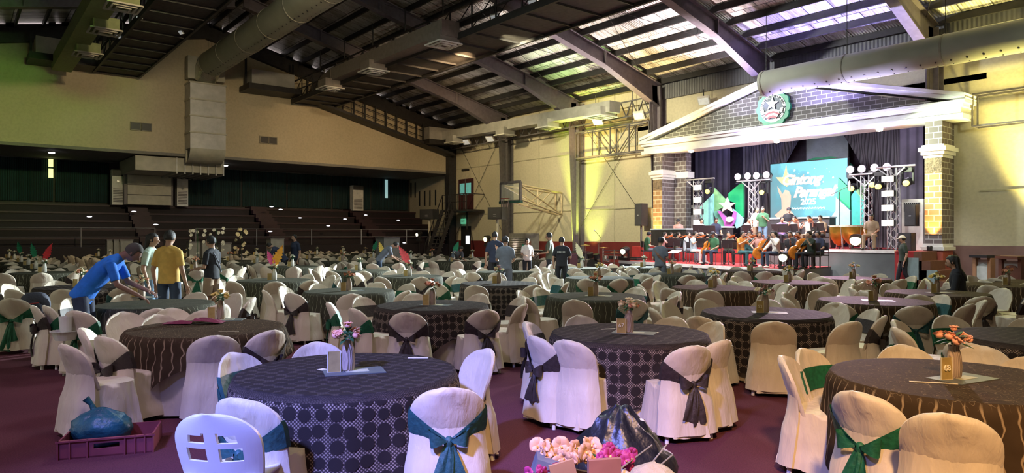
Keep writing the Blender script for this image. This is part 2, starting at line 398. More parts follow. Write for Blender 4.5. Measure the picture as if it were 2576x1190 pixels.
MB().bb((a.x - .42, D - .07, a.z + .16), (a.x + .42, D - .02, a.z + .28)).build('strip', M_black, o)
# ---- bleachers: maroon tiers, aisles, railing
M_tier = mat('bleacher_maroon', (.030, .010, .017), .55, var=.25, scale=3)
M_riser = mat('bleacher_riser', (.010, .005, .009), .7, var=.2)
tiers = 6; run = (LX - .3 - BX) / tiers
plat = 1.15
bl = thing('bleachers', 'dark maroon tiered bleachers under the balcony with stepped aisles', 'bleachers', ((LX + BX) / 2, D / 2, 0))
bx, by = (LX + BX) / 2, D / 2
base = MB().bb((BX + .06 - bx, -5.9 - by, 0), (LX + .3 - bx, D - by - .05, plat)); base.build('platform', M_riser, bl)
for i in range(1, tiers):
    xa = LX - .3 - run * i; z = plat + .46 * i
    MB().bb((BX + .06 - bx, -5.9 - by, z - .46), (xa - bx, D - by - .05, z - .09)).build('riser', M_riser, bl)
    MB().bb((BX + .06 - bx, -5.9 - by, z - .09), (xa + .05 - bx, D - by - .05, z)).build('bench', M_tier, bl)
for ya in (8.2, 15.2, 22):
    s = MB()
    for i in range(1, tiers * 2 - 1):
        xa = LX - .3 - run * i / 2; s.bb((BX + .06 - bx, ya - .5 - by, plat), (xa + .3 - bx, ya + .5 - by, plat + .24 * i))
    s.build('aisle_steps', M_tier, bl)
M_rail = mat('rail_galvanised', (.34, .34, .38), .4, .6)
for (ya, yb) in ((-5, 8.2), (10.2, 26.5)):
    o = thing('railing', 'thin grey pipe railing along the %s half of the bleacher platform' % ('left' if ya < 0 else 'right'), 'railing', (LX + .1, ya, plat))
    m_ = MB()
    for z in (.95, .5): m_.tube([(0, 0, z), (0, yb - ya, z)], .022, 6)
    m_.build('rails', M_rail, o)
    n = int((yb - ya) / 3.2)
    for i in range(n + 1):
        yy = (yb - ya) * i / n; MB().tube([(0, yy, 0), (0, yy, .95)], .028, 6).build('post', M_rail, o)
# curtains at the back of the bleachers (green), one hanging per bay
M_curt = linemat('green_curtain', (.006, .040, .046), 3.2, 1, .8, .8, .35)
ys = [-5.8, 3.4, 6.3, 9.6]; cur = [(-5.9, 1.3), (1.4, 4.3), (4.4, 7.0), (11.2, 14.4), (14.5, 17.4), (17.5, 20.6), (20.7, 23.6), (23.7, 26.8)]
for i, (ya, yb) in enumerate(cur):
    def fn(u, v, ya=ya, yb=yb): return (BX + .14 + .05 * sin(u * (yb - ya) * 14), ya + u * (yb - ya), plat + 2.45 + v * 2.35)
    g = MB().grid(fn, int((yb - ya) * 9), 2)
    nm = ['far left', 'second from the left', 'just left of the grey duct box', 'just right of the right cabinet', 'middle of the right run', 'left of the tall slit of light', 'beside the third cabinet', 'nearest the corner'][i]
    tag(g.build('curtain', M_curt, smooth=True), 'dark green pleated curtain behind the bleachers, ' + nm, 'curtain', 'green curtains behind the bleachers')
struct(MB().bb((BX, -6, 5.92), (BX + .3, D, 5.98)).build('trim_%d' % k, M_steel)); k += 1
# daylight slit between curtains, upper left and right
for i, (px, y0, y1, X) in enumerate([(128, 395, 420, BX + .22), (128, 424, 447, BX + .22), (972, 452, 498, BX + .22)]):
    a = U(px, y0, X); c = U(px, y1, X)
    struct(MB().bb((X - .02, a.y - .11, c.z), (X + .02, a.y + .11, a.z)).build('window_%d' % (7 + i), mat('daylight_slit' + str(i > 1), ((.75, .85, .30), (.45, .75, .75))[i > 1], .5, emit=1.5 if i < 2 else .5)))
# soffit downlights
for px, py in ((130, 373), (567, 407)):
    for X in (LX - 1.2,):
        t = (px - CX) / FL; Z = (6.1 - EYE) * FL / (YH - py); p = WZ(px, Z, 5.93)
        o = thing('downlight', 'lit round downlight under the balcony, %s' % ('far left above the window slit' if px < 300 else 'right of the silver duct'), 'ceiling light', p)
        MB().lathe([(.2, .02), (.2, -.03), (.16, -.05)], 16).build('rim', M_white, o)
        MB().lathe([(.155, -.04), (.12, -.09), (.001, -.11)], 16).build('bulb', mat('bulb_white', (1, 1, 1), .3, emit=9), o)
        lamp('SPOT', 'downlight_lamp', p - Vector((0, 0, .15)), p - Vector((0, 0, 3)), (.9, .95, 1), 60, .1, 120)
# white glints: bulbs of lamps along the tiers (small cans with lenses)
# ---- balcony front vents
for px, py in ((355, 319), (675, 353)):
    a = U(px, py, LX)
    o = thing('wall_vent', 'pair of dark louvre vents on the cream balcony front, %s of the silver duct' % ('left' if px < 500 else 'right'), 'vent', (LX + .02, a.y, a.z))
    for s in (-.25, .25):
        g = MB().bb((0, s - .23, -.2), (.03, s + .23, .2)).build('louvre', M_black, o)
        f = MB()
        for z in (-.2, .2): f.bb((0, s - .25, z - .02), (.05, s + .25, z + .02))
        for q in (-.24, .24): f.bb((0, s + q - .02, -.2), (.05, s + q + .02, .2))
        f.build('frame', mat('vent_frame', (.3, .27, .2), .6), g)
# ---- tall silver duct on the balcony front with curved foot
M_duct = mat('duct_galvanised', (.46, .46, .45), .45, .35, var=.12, scale=3, bump=.15, bscale=6)
M_duct2 = mat('duct_cream', (.44, .43, .36), .6, .1, var=.12, scale=3)
yd0, yd1 = U(476, 300, LX + .9).y, U(565, 300, LX + .9).y
o = thing('riser_duct', 'tall silver sheet-metal duct down the balcony front with ribbed seams', 'duct', (LX + .62, (yd0 + yd1) / 2, 6)); w2 = (yd1 - yd0) / 2
zt = 9.8; zb = 6.3
for i in range(4):
    z0 = zb + (zt - zb) * i / 4; z1 = zb + (zt - zb) * (i + 1) / 4
    MB().bb((-.5, -w2, z0 - 6 + .03), (.5, w2, z1 - 6 - .03)).build('section', M_duct, o)
    MB().bb((-.5, -w2 - .04, z1 - 6 - .05), (.55, w2 + .04, z1 - 6 + .03)).build('seam', M_duct2, o)
def foot(u, v):
    a = v * pi / 2; r_ = 1.0
    return (-.5 + r_ * cos(a), -w2 + 2 * w2 * u, .35 - r_ * sin(a) * .75)
ft = MB(); ft.grid(foot, 4, 8); ft.bb((-.5, -w2, -.4), (-.4, w2, .35)); ft.build('elbow', M_duct2, o, smooth=True)
# ribbed branch under the soffit and lower box between cabinets
rb = MB(); ya, yb_ = U(330, 400, LX - 1.5).y, U(560, 400, LX - .5).y
rb.bb((LX - 4.8, ya, 5.15), (LX - .4, yb_, 5.9))
o = thing('branch_duct', 'ribbed grey duct under the balcony soffit feeding the riser duct', 'duct', (0, 0, 0)); rb.build('duct_body', M_duct2, o)
for i in range(7):
    y_ = ya + (yb_ - ya) * (.45 + .55 * i / 6); MB().bb((LX - 4.9, y_ - .03, 5.05), (LX - .3, y_ + .03, 5.92)).build('rib', M_duct, o)
a = U(322, 430, BX + 2.2); c = U(432, 508, BX + 2.2)
o = thing('plenum_box', 'beige panelled duct box standing on the top bleacher tier', 'duct', (BX + 1.1, (a.y + c.y) / 2, plat + 2.3)); h_ = 5.15 - plat - 2.3; w2 = (c.y - a.y) / 2
for i in range(3): MB().bb((-.9, -w2, h_ * i / 3 + .02), (1, w2, h_ * (i + 1) / 3 - .02)).build('panel', M_duct2, o)
MB().bb((-.9, -w2 - .15, 0), (.9, w2 + .12, h_)).build('casing', M_steel, o)
# floor-standing air conditioners on the top tier
M_ac = mat('aircon_ivory', (.62, .62, .60), .45)
for i, (pa, pb, y0, y1) in enumerate([(282, 313, 426, 502), (446, 474, 434, 506), (889, 915, 466, 525)]):
    a = U(pa, y1, BX + 1.6); c = U(pb, y1, BX + 1.6); t0 = U(pa, y0, BX + 1.6); zb = plat + 2.3; w2 = (c.y - a.y) / 2
    if i == 2: zb = plat + 2.3
    o = thing('air_conditioner', 'tall ivory floor-standing air conditioner on the top tier, %s' % ['left of the beige duct box', 'right of the beige duct box', 'alone toward the corner'][i], 'air conditioner', (BX + 1.3, (a.y + c.y) / 2, zb))
    H = t0.z - zb
    MB().bb((-.25, -w2, 0), (.25, w2, H)).build('cabinet', M_ac, o)
    MB().bb((.25, -w2 * .95, H * .82), (.3, w2 * .95, H)).build('air_outlet', M_blk2, o)
    g = MB()
    for q in range(9): g.bb((.25, -w2 * .8, H * (.08 + .045 * q)), (.28, w2 * .8, H * (.1 + .045 * q)))
    g.build('grille', M_steel, o)
    MB().bb((.25, -.06, H * .66), (.27, .06, H * .69)).build('badge', M_alu, o)
# ---- round fabric duct on the ridge line, from the riser duct toward the camera; another over the stage front
def rduct(name, label, x0, x1, y, z, r, rows, col, sag=0):
    o = thing(name, label, 'duct', (x0, y, z)); L_ = x1 - x0; sg = 1 if L_ > 0 else -1
    n = 24
    def fn(u, v):
        a = 2 * pi * u; q = 1 + .012 * sin(v * 60 + 3 * sin(a))
        return (L_ * v, r * q * cos(a), r * q * sin(a))
    m_ = MB().grid(fn, n, 60, closed=True); m_.build('duct_skin', col, o, smooth=True)
    MB().lathe([(.001, 0), (r * .98, 0), (r, .05)], 24).build('end_cap', col, o).rotation_euler = (0, pi / 2 * sg, 0)
    ho = MB()
    N_ = int(abs(L_) / .42)
    for ang, hr in rows:
        for i in range(N_):
            x = sg * (.4 + .42 * i); cc = Vector((x, r * 1.0 * cos(ang), r * 1.0 * sin(ang))); nn = Vector((0, cos(ang), sin(ang)))
            ho.tube([cc - nn * .02, cc + nn * .012], hr, 8)
    ho.build('air_holes', M_black, o)['kind'] = 'stuff'
    for i in range(int(abs(L_) / 3) + 1):
        x = sg * (.1 + i * 3 * .99)
        MB().tube([(x, 0, r), (x, 0, zr(y) - z - .2)], .012, 5).build('hanger', M_dark, o)
        MB().lathe([(r + .012, -.03), (r + .02, 0), (r + .012, .03)], 24).build('seam_ring', mat('seam', (.30, .29, .23), .6), o, loc=(x, 0, 0)).rotation_euler = (0, pi / 2, 0)
    return o
M_fab = mat('duct_fabric_olive', (.34, .35, .27), .75, var=.06, scale=2)
M_fab2 = mat('duct_fabric_grey', (.36, .37, .30), .75, var=.06, scale=2)
yr = U(522, 180, LX + 1.2).y
rduct('fabric_duct', 'long round olive fabric duct along the ridge from the silver riser', LX + 1.2, -2, RIDGE, 10.85, .66, [(radians(-112), .035), (radians(-82), .018)], M_fab)
rduct('fabric_duct', 'round grey fabric duct with a closed end crossing before the pediment', V(1921, 220, 23.4).x, 8, 23.4, 7.35, .47, [(radians(-124), .03), (radians(-98), .02)], M_fab2)
o = thing('duct_elbow', 'shiny foil elbow joining the riser duct to the ridge duct', 'duct', (LX + 1.0, RIDGE - .1, 10.3))
MB().tube([(-.5, -.1, -.25), (-.25, 0, .1), (-.05, .05, .4), (.2, .1, .55)], [.55, .62, .64, .62], 16).build('foil_bend', mat('foil', (.6, .6, .5), .25, .8, bump=.6, bscale=14), o, smooth=True)
MB().box((-.5, 0, .35), (.5, 1.9, 1.2)).build('collar_box', M_duct2, o)
# ---- rectangular ducts with square diffusers
def sduct(label, pts, sz, diffs, col):
    o = thing('metal_duct', label, 'duct', (0, 0, 0))
    for a, b2 in zip(pts[:-1], pts[1:]): MB().beam(a, b2, sz[0], sz[1]).build('duct_run', col, o)
    for p, s in diffs:
        f = MB().box(p, (s, s, .42)).build('diffuser_box', col, o)
        d = MB(); 
        for q, zz in ((1.16, 0), (.8, .03), (.45, .06)):
            for (ax, ay, lx, ly) in ((0, 1, 1, 0), (0, -1, 1, 0), (1, 0, 0, 1), (-1, 0, 0, 1)):
                d.box((p[0] + ax * s * q / 2, p[1] + ay * s * q / 2, p[2] - .23 - zz), (max(lx * s * q, .06), max(ly * s * q, .06), .05))
        d.build('diffuser_grille', M_white if col is not M_dgreen else M_duct2, f)
M_dgreen = mat('duct_old_green', (.20, .24, .10), .6)
DZ = 9.3
def dl(p, s): return [((x, y, z), s) for x, y, z in p]
pL = [U(150, 112, LX + 1.0), ]
y1 = 4.0
sduct('rectangular duct at far left with square diffusers in green light', [(LX + 1, y1, 9.8), (-24, y1, 9.9), (-8, y1, 9.9)], (.8, .6),
      [((x, y1 + .35, 9.45), .85) for x in (-33.4, -29.2, -25.7, -21)], M_dgreen)
y2 = 17.0 + 1.9
sduct('rectangular duct beside the long catwalk with pale square diffusers', [(LX + 1, y2 - 2.2, 10.2), (-33, y2 - 3.6, 9.9), (-22.3, y2 - 3.9, 9.75)], (.8, .6),
      [((x, y2 - 3.9, 9.45), .9) for x in (-33.3, -28.6, -22.8)], mat('duct_brown_grey', (.22, .19, .17), .6))
sduct('cream rectangular duct along the stage wall ending in a boxy diffuser', [(LX + .7, 25.6, 8.35), (-31, 25.5, 8.2), (-23.2, 25.3, 8.05)], (.75, .55),
      [((-37.2, 25.3, 7.95), .8), ((-31.9, 25.3, 7.85), .8), ((-28.0, 25.2, 7.8), .85), ((-24.0, 25.1, 7.85), 1.05)], M_duct)
# boxes/ledges at the gable wall
for (yc, z, dy, lab) in ((4.1, 10.4, 2.8, 'green-lit'), (14.0, 10.35, 3.0, 'grey'), (25.3, 8.3, 2.6, 'cream')):
    o = thing('air_handler', '%s air handler box on a dark ledge against the balcony front' % lab, 'air handler', (LX + .8, yc, z))
    MB().bb((-.7, -dy / 2, -.6), (.9, dy / 2, -.3)).build('ledge', M_dark, o)
    MB().bb((-.7, -dy * .4, -.3), (.5, dy * .4, .55)).build('cabinet', M_duct if lab != 'green-lit' else M_duct2, o)
    for s in (-1, 1): MB().bb((-.1, s * dy * .45 - .05, -.3), (0, s * dy * .45 + .05, min(1.3, zr(yc) - z - .6))).build('post', M_dark, o)
# lattice gallery on the gable wall under the roof, stage side
lt = MB(); o = thing('gallery_lattice', 'dark barred gallery along the top of the balcony front near the corner', 'gallery', (LX + .5, 22, 9))
for i in range(14):
    y_ = 16.3 + i * .75; zt = zr(y_) - .9; zb = zt - 1.15; MB().bb((-.1, y_ - 22 - .035, zb - 9), (0, y_ - 22 + .035, zt - 9)).build('bar', M_dark, o)
for f in (.0, .36, .7):
    ya, yb_ = 16.3, 26.3; MB().beam((-.12, ya - 22, zr(ya) - .9 - 1.15 * (1 - f) - 9), (-.12, yb_ - 22, zr(yb_) - .9 - 1.15 * (1 - f) - 9), .04, .04).build('rail', M_dark, o)
MB().beam((.1, 16.0 - 22, zr(16) - 2.2 - 9), (.1, 26.4 - 22, zr(26.4) - 2.2 - 9), .9, .16).build('walkway', M_dark, o)
# ---- catwalks
def catwalk(label, y, z, x0, x1, wd=1.7):
    o = thing('catwalk', label, 'catwalk', (x0, y, z)); L_ = x1 - x0
    MB().bb((0, -wd / 2, -.04), (L_, wd / 2, .04)).build('deck', mat('catwalk_deck', (.06, .052, .05), .7, var=.3), o)
    f = MB()
    for s in (-1, 1):
        f.bb((0, s * wd / 2 - .05, -.16), (L_, s * wd / 2 + .05, .1)); 
        for z_ in (.55, 1.1): f.bb((0, s * wd / 2 - .03, z_ - .03), (L_, s * wd / 2 + .03, z_ + .03))
    for i in range(int(L_ / 1.5) + 1): f.bb((i * 1.5 - .03, -wd / 2, -.12), (i * 1.5 + .03, wd / 2, -.04))
    f.build('frame', M_dark, o)
    for s in (-1, 1):
        p = MB()
        n = int(L_ / 1.5)
        for i in range(n + 1):
            p.bb((i * 1.5 - .025, s * wd / 2 - .025, 0), (i * 1.5 + .025, s * wd / 2 + .025, 1.1))
            if i < n: p.beam((i * 1.5, s * wd / 2, .08), (i * 1.5 + 1.5, s * wd / 2, 1.08), .03)
        p.build('side_truss', M_dark, o)
    for i in range(int(L_ / 3)):
        for s in (-1, 1): MB().tube([(i * 3 + 1, s * wd / 2, 1.1), (i * 3 + 1, s * wd / 2, zr(y) - z - .2)], .03, 5).build('hanger', M_dark, o)
catwalk('dark steel catwalk at upper left running toward the camera', 6.4, 9.9, LX + .4, -3, 2.0)
catwalk('long dark steel catwalk over the middle of the hall', 16.6, 9.55, LX + .4, 3, 2.4)
# zigzag truss along the stage wall under the duct
t_ = MB(); o = thing('wall_truss', 'slim zigzag steel truss between columns on the stage wall', 'truss', (-30, 26.1, 7.6))
def zig(m_, a, b2, h, n, r=.03):
    a = Vector(a); b2 = Vector(b2); up = Vector((0, 0, h))
    m_.beam(a, b2, r * 2); m_.beam(a + up, b2 + up, r * 2)
    for i in range(n):
        p = a.lerp(b2, i / n); q = a.lerp(b2, (i + .5) / n) + up; s = a.lerp(b2, (i + 1) / n); m_.beam(p, q, r * 1.4); m_.beam(q, s, r * 1.4)
zig(t_, (-9.5, 0, -.1), (8.3, 0, .05), .75, 24); t_.build('chords', M_steel, o)
# floodlights on the catwalk and truss
M_lens = mat('lamp_glass', (.75, .78, .8), .2, emit=.25)
def flood(p, aim, label, s=.3):
    o = thing('floodlight', label, 'floodlight', p); d = (Vector(aim) - Vector(p)).normalized(); q = d.to_track_quat('-Z', 'Y').to_matrix()
    h = MB(); h.prism([(-s, -s * .75), (s, -s * .75), (s, s * .75), (-s, s * .75)], (0, 0, 0), (1, 0, 0), (0, 1, 0), s * .5); h.v = [tuple(q @ Vector(v)) for v in h.v]
    h.build('housing', M_white, o)
    g = MB(); g.box((0, 0, -.01), (s * 1.7, s * 1.2, .02)); g.v = [tuple(q @ Vector(v)) for v in g.v]; g.build('lens', M_lens, o)
    MB().tube([(0, 0, .1), (0, 0, .55)], .025, 6).build('bracket', M_dark, o)
fl = [(1245, 45, 15.6, 'over the middle of the hall'), (1340, 8, 15.6, 'highest on the long catwalk'), (1128, 92, 15.5, 'beside the largest pale diffuser'), (1032, 128, 15.5, 'beside the second pale diffuser'), (912, 170, 15.5, 'left along the long catwalk'),
      (1172, 358, 25.9, 'under the duct by the corner'), (1232, 350, 25.9, 'under the duct, second from the corner'), (1503, 306, 25.9, 'under the zigzag truss'), (1607, 292, 25.9, 'right end of the zigzag truss'), (1770, 255, 26.5, 'on the wall left of the pediment'), (385, 130, 6.95, 'left catwalk, lower'), (455, 82, 7.05, 'left catwalk, upper'),
      (300, 92, 5.3, 'beside the far left duct, lower'), (350, 45, 5.4, 'beside the far left duct, upper')]
for px, py, Y, lab in fl: flood(V(px, py, Y), V(px, py, Y) + Vector((1, -3, -3)), 'white floodlight ' + lab, .11 if Y < 10 else (.17 if Y < 20 else .27))
# hung steel frames on the stage wall, left and right of the stage
for lab, x0, x1, z0, z1 in (('left', -27.0, -21.9, 5.9, 7.3), ('right', -8.2, -2, 5.35, 6.4)):
    o = thing('steel_frame', 'dark pipe frame hung on the wall %s of the stage' % lab, 'frame', (x0, 26.3, z0)); q = MB(); L_ = x1 - x0; H = z1 - z0
    for y_ in (0, .5):
        for z in (0, H): q.beam((0, y_, z), (L_, y_, z), .06)
        for i in range(5): q.beam((L_ * i / 4, y_, 0), (L_ * i / 4, y_, H), .05)
        q.beam((L_ * .5, y_, 0), (L_ * .75, y_, H), .04); q.beam((L_ * .25, y_, H), (L_ * .5, y_, 0), .04)
    for i in range(5): q.beam((L_ * i / 4, 0, 0), (L_ * i / 4, .5, 0), .05)
    q.build('pipes', M_steel, o)
    for i in (1, 3): MB().tube([(L_ * i / 4, .25, H), (L_ * i / 4, .25, zr(26.5) - z0 - .2)], .02, 5).build('hanger', M_steel, o)
# ---- metal stair with landing at the corner
o = thing('metal_stair', 'dark metal stair with railed landing at the corner column', 'stair', (-37.5, 25.6, 0)); q = MB(); LZ = 3.4
ax = -1.4
q.bb((ax, -.1, LZ - .12), (1.4, 1.3, LZ)); q.build('landing', M_dark, o)
st = MB()
for i in range(13):
    z = LZ * (i + 1) / 14; st.bb((-1.35 + .0 * i, -.15 - 1.3 * (1 - (i + 1) / 14), z - .04), (-.2, .1 - 1.3 * (1 - (i + 1) / 14), z))
st.build('treads', M_steel, o)
for x_ in (-1.4, -.15):
    MB().beam((x_, -1.5, 0), (x_, -.1, LZ), .06, .25).build('stringer', M_dark, o)
    r_ = MB().beam((x_, -1.5, 1), (x_, -.1, LZ + 1), .05)
    for i in range(5): r_.beam((x_, -1.5 + 1.4 * i / 4, LZ * i / 4), (x_, -1.5 + 1.4 * i / 4, LZ * i / 4 + 1), .04)
    r_.build('handrail', M_dark, o)
r_ = MB().beam((ax, -.1, LZ + 1), (1.4, -.1, LZ + 1), .05).beam((ax, -.1, LZ + .5), (1.4, -.1, LZ + .5), .04)
for i in range(9): r_.beam((ax + (1.4 - ax) * i / 8, -.1, LZ), (ax + (1.4 - ax) * i / 8, -.1, LZ + 1), .04)
r_.beam((1.4, -.1, LZ + 1), (1.4, 1.3, LZ + 1), .05); r_.build('landing_rail', M_dark, o)
MB().beam((ax + 1, 1.2, LZ - .1), (1.3, -.0, LZ - 1.3), .08).build('brace', M_dark, o)
# ---- basketball goal on a wall-mounted truss arm
GY = 22.2
a = V(1260, 461, GY); c = V(1309, 505, GY)
o = thing('basketball_goal', 'wall-mounted basketball goal with clear board on a cream tube arm', 'basketball goal', ((a.x + c.x) / 2, GY, 0)); bx_ = (a.x + c.x) / 2; hw = 1.0
zt, zb = a.z, c.z
fr = MB()
for z in (zt, zb): fr.bb((-.07, -hw, z - .07), (.0, hw, z + .07))
for y_ in (-hw, hw): fr.bb((-.07, y_ - .06, zb), (0, y_ + .06, zt))
GX = V(1309, 480, GY).x; px0 = GX
o.location = (GX, GY, 0); 
fr = MB()
BW = abs(V(1260, 470, GY).x - GX)
for z in (zt, zb): fr.bb((-BW, -.05, z - .06), (0, .05, z + .06))
for x_ in (-BW, 0): fr.bb((x_ - .06, -.05, zb), (x_ + .06, .05, zt))
fr.build('board_frame', M_steel, o)
mgl, nt, b = newmat('board_glass'); b.inputs['Base Color'].default_value = (.75, .78, .72, 1); b.inputs['Alpha'].default_value = .22; b.inputs['Roughness'].default_value = .15
MB().bb((-BW, -.015, zb), (0, .015, zt)).build('board', mgl, o)
MB().lathe([(.235, 0), (.25, .012), (.235, .024), (.22, .012), (.235, 0)], 20, (-BW / 2, -.36, zb + .12)).build('hoop', mat('hoop_red', (.35, .06, .04), .5), o)
nn = MB()
for i in range(10):
    t1 = 2 * pi * i / 10; nn.tube([(-BW / 2 + .23 * cos(t1), -.36 + .23 * sin(t1), zb + .12), (-BW / 2 + .14 * cos(t1 + .3), -.36 + .14 * sin(t1 + .3), zb - .3)], .006, 4)
nn.build('net', mat('net_pink', (.55, .4, .38), .8), o)
MB().bb((-BW - .05, -.1, zb - .1), (.08, .1, zb + .02)).build('board_padding', mat('padding_green', (.02, .07, .06), .7), o)
arm = MB(); wl = D - .1 - GY; dxa = -.2
for x_, off in ((-BW + .15, -1.05), (-.15, -1.85)):
    xx = x_ + off
    T0 = Vector((x_, .1, zt - .15)); B0 = Vector((x_, .1, zb + .1)); T1 = Vector((xx, wl, zt - .3)); B1 = Vector((xx, wl, zb - .55))
    arm.tube([T0, T1], .055, 8); arm.tube([B0, B1], .055, 8); arm.tube([T0, B1], .05, 8); arm.tube([T1, B1], .05, 8)
    arm.tube([T0.lerp(T1, .4), B0.lerp(B1, .4)], .035, 6); arm.tube([B0.lerp(B1, .4), T0.lerp(T1, .75)], .035, 6)
for f in (.4, .75, 1):
    for z0, z1 in ((zt - .15, zt - .3), (zb + .1, zb - .55)):
        arm.tube([(-BW + .15 - 1.05 * f, .1 + wl * f, z0 + (z1 - z0) * f), (-.15 - 1.85 * f, .1 + wl * f, z0 + (z1 - z0) * f)], .035, 6)
arm.build('arm_truss', mat('arm_cream', (.62, .50, .34), .5), o)
# ================================================================ stage
M_red = mat('stage_red', (.42, .035, .04), .7, var=.15)
M_edge = mat('stage_edge_white', (.85, .85, .85), .4)
M_grayp = mat('stage_panel_grey', (.13, .15, .16), .6, var=.15, scale=2)
M_brick = brickmat('pediment_brick', (.15, .15, .125), (.20, .195, .165), (.52, .53, .46), .40, .165, .014)
M_brick2 = brickmat('pillar_brick', (.12, .10, .10), (.16, .13, .13), (.42, .42, .42), .30, .2, .014)
M_brick3 = brickmat('pillar_brick_lit', (.34, .20, .09), (.42, .25, .12), (.60, .52, .34), .34, .2, .02)  # orange light on the pillar fronts is put into this brick colour
M_corn = mat('cornice_white', (.74, .75, .74), .5, var=.04)
PY = 25.75
# main stage deck and recess
deck = 1.2
ms = MB().bb((-22.5, PY, 0), (-9.0, 34, deck)).bb((-21.5, 24.6, 0), (-9.9, PY, deck))
o = struct(ms.build('floor_stage', M_red))
rc = MB().bb((-23.2, 33, 0), (-8, 33.2, 8)).bb((-23.2, D + .2, 0), (-23, 33, 8)).bb((-8.2, D + .2, 0), (-8, 33, 8)).bb((-23.2, D, 7), (-8, 33.2, 7.2))
struct(rc.build('wall_stage_recess', mat('recess_dark_violet', (.07, .065, .10), .8, var=.2)))
# front skirts of the stage
o = tag(MB().bb((-15, 24.5, .02), (-9.9, 24.58, deck - .08)).build('stage_skirt', M_grayp), 'grey cloth-like panels on the front of the main stage', 'skirt')
MB().bb((-15, 24.46, deck - .07), (-9.9, 24.62, deck + .03)).build('edge_strip', M_edge, o)
o = tag(MB().bb((-9.9, 24.5, .02), (-9.28, 25.7, deck)).build('stage_side_block', M_red), 'red carpeted block at the right end of the stage', 'stage block')
# orchestra platform
ph = .6; PL = W(1558, 657, ph); PR = W(1984, 680, ph); PR2 = W(2082, 672, ph)
pf = MB(); poly = [(PL.x, PL.y), (PR.x, PR.y), (PR2.x, PR2.y), (PR2.x, 24.4), (-21.4, 24.4)]
pf.prism(poly, (0, 0, 0), (1, 0, 0), (0, 1, 0), ph)
o = tag(pf.build('orchestra_platform', M_grayp), 'low grey platform with red top where the orchestra sits', 'platform')
MB().prism([(p[0] * .999, p[1]) for p in poly], (0, 0, ph), (1, 0, 0), (0, 1, 0), .02).build('carpet_top', M_red, o)
MB().beam((PL.x, PL.y - .02, ph - .03), (PR.x, PR.y - .02, ph - .03), .05, .12).build('white_edge', M_edge, o)
# steps right of the stage
o = thing('stage_steps', 'brown wooden steps with pale blue-grey side panels right of the stage', 'steps', (-9.25, 24.95, 0)); o.scale = (.5, .7, 1)
for i in range(4): MB().bb((.0, -.9 + i * .0, 0), (2.0 - i * .5, .9, .3 * (i + 1))).build('step', mat('step_wood', (.16, .07, .045), .6), o) if i else MB().bb((-.3, -1.0, 0), (2.2, .9, .28)).build('step', mat('step_wood', (.16, .07, .045), .6), o)
MB().bb((-.4, -1.0, 0), (.35, -.93, 1.0)).build('side_panel', mat('panel_blue_grey', (.26, .36, .38), .7), o)
MB().bb((.9, -1.12, 0), (1.5, -1.04, .62)).build('side_panel', mat('panel_blue_grey', (.26, .36, .38), .7), o)
# pediment
xl, xr, zb, ze, za = -21.75, -8.35, 5.58, 6.2, 7.98; xc = (xl + xr) / 2; PD = .9
o = thing('pediment', 'brick-faced triangular stage pediment with white cornices', 'pediment', (xc, PY, 0))
hw = (xr - xl) / 2
MB().prism([(-hw + .3, ze - .1), (hw - .3, ze - .1), (0, za - .15)], (0, 0, 0), (1, 0, 0), (0, 0, 1), -PD).build('brick_face', M_brick, o)
e = MB()
for i, (dz, out, h) in enumerate(((0, .10, .16), (.16, .0, .22), (.38, .12, .12), (.50, .2, .1))):
    e.bb((-hw - out * .8, -out, zb + dz), (hw + out * .8, PD, zb + dz + h))
e.build('entablature', M_corn, o)
sl = atan2(za - ze, hw)
for s in (-1, 1):
    c = MB()
    for dz, out, h in ((0, .12, .14), (.14, .2, .12)):
        c.beam((s * (hw + .15), PD / 2 - out / 2, ze + dz - .02), (0, PD / 2 - out / 2, za + dz), PD + out, h)
    c.build('raking_cornice', M_corn, o)
for x_ in (-4.2, 0, 4.0):
    q = MB().lathe([(.12, 0), (.1, -.08), (.001, -.1)], 12, (x_, .3, zb + .0)).build('soffit_light', mat('warm_bulb', (1, .82, .6), .3, emit=7), o)
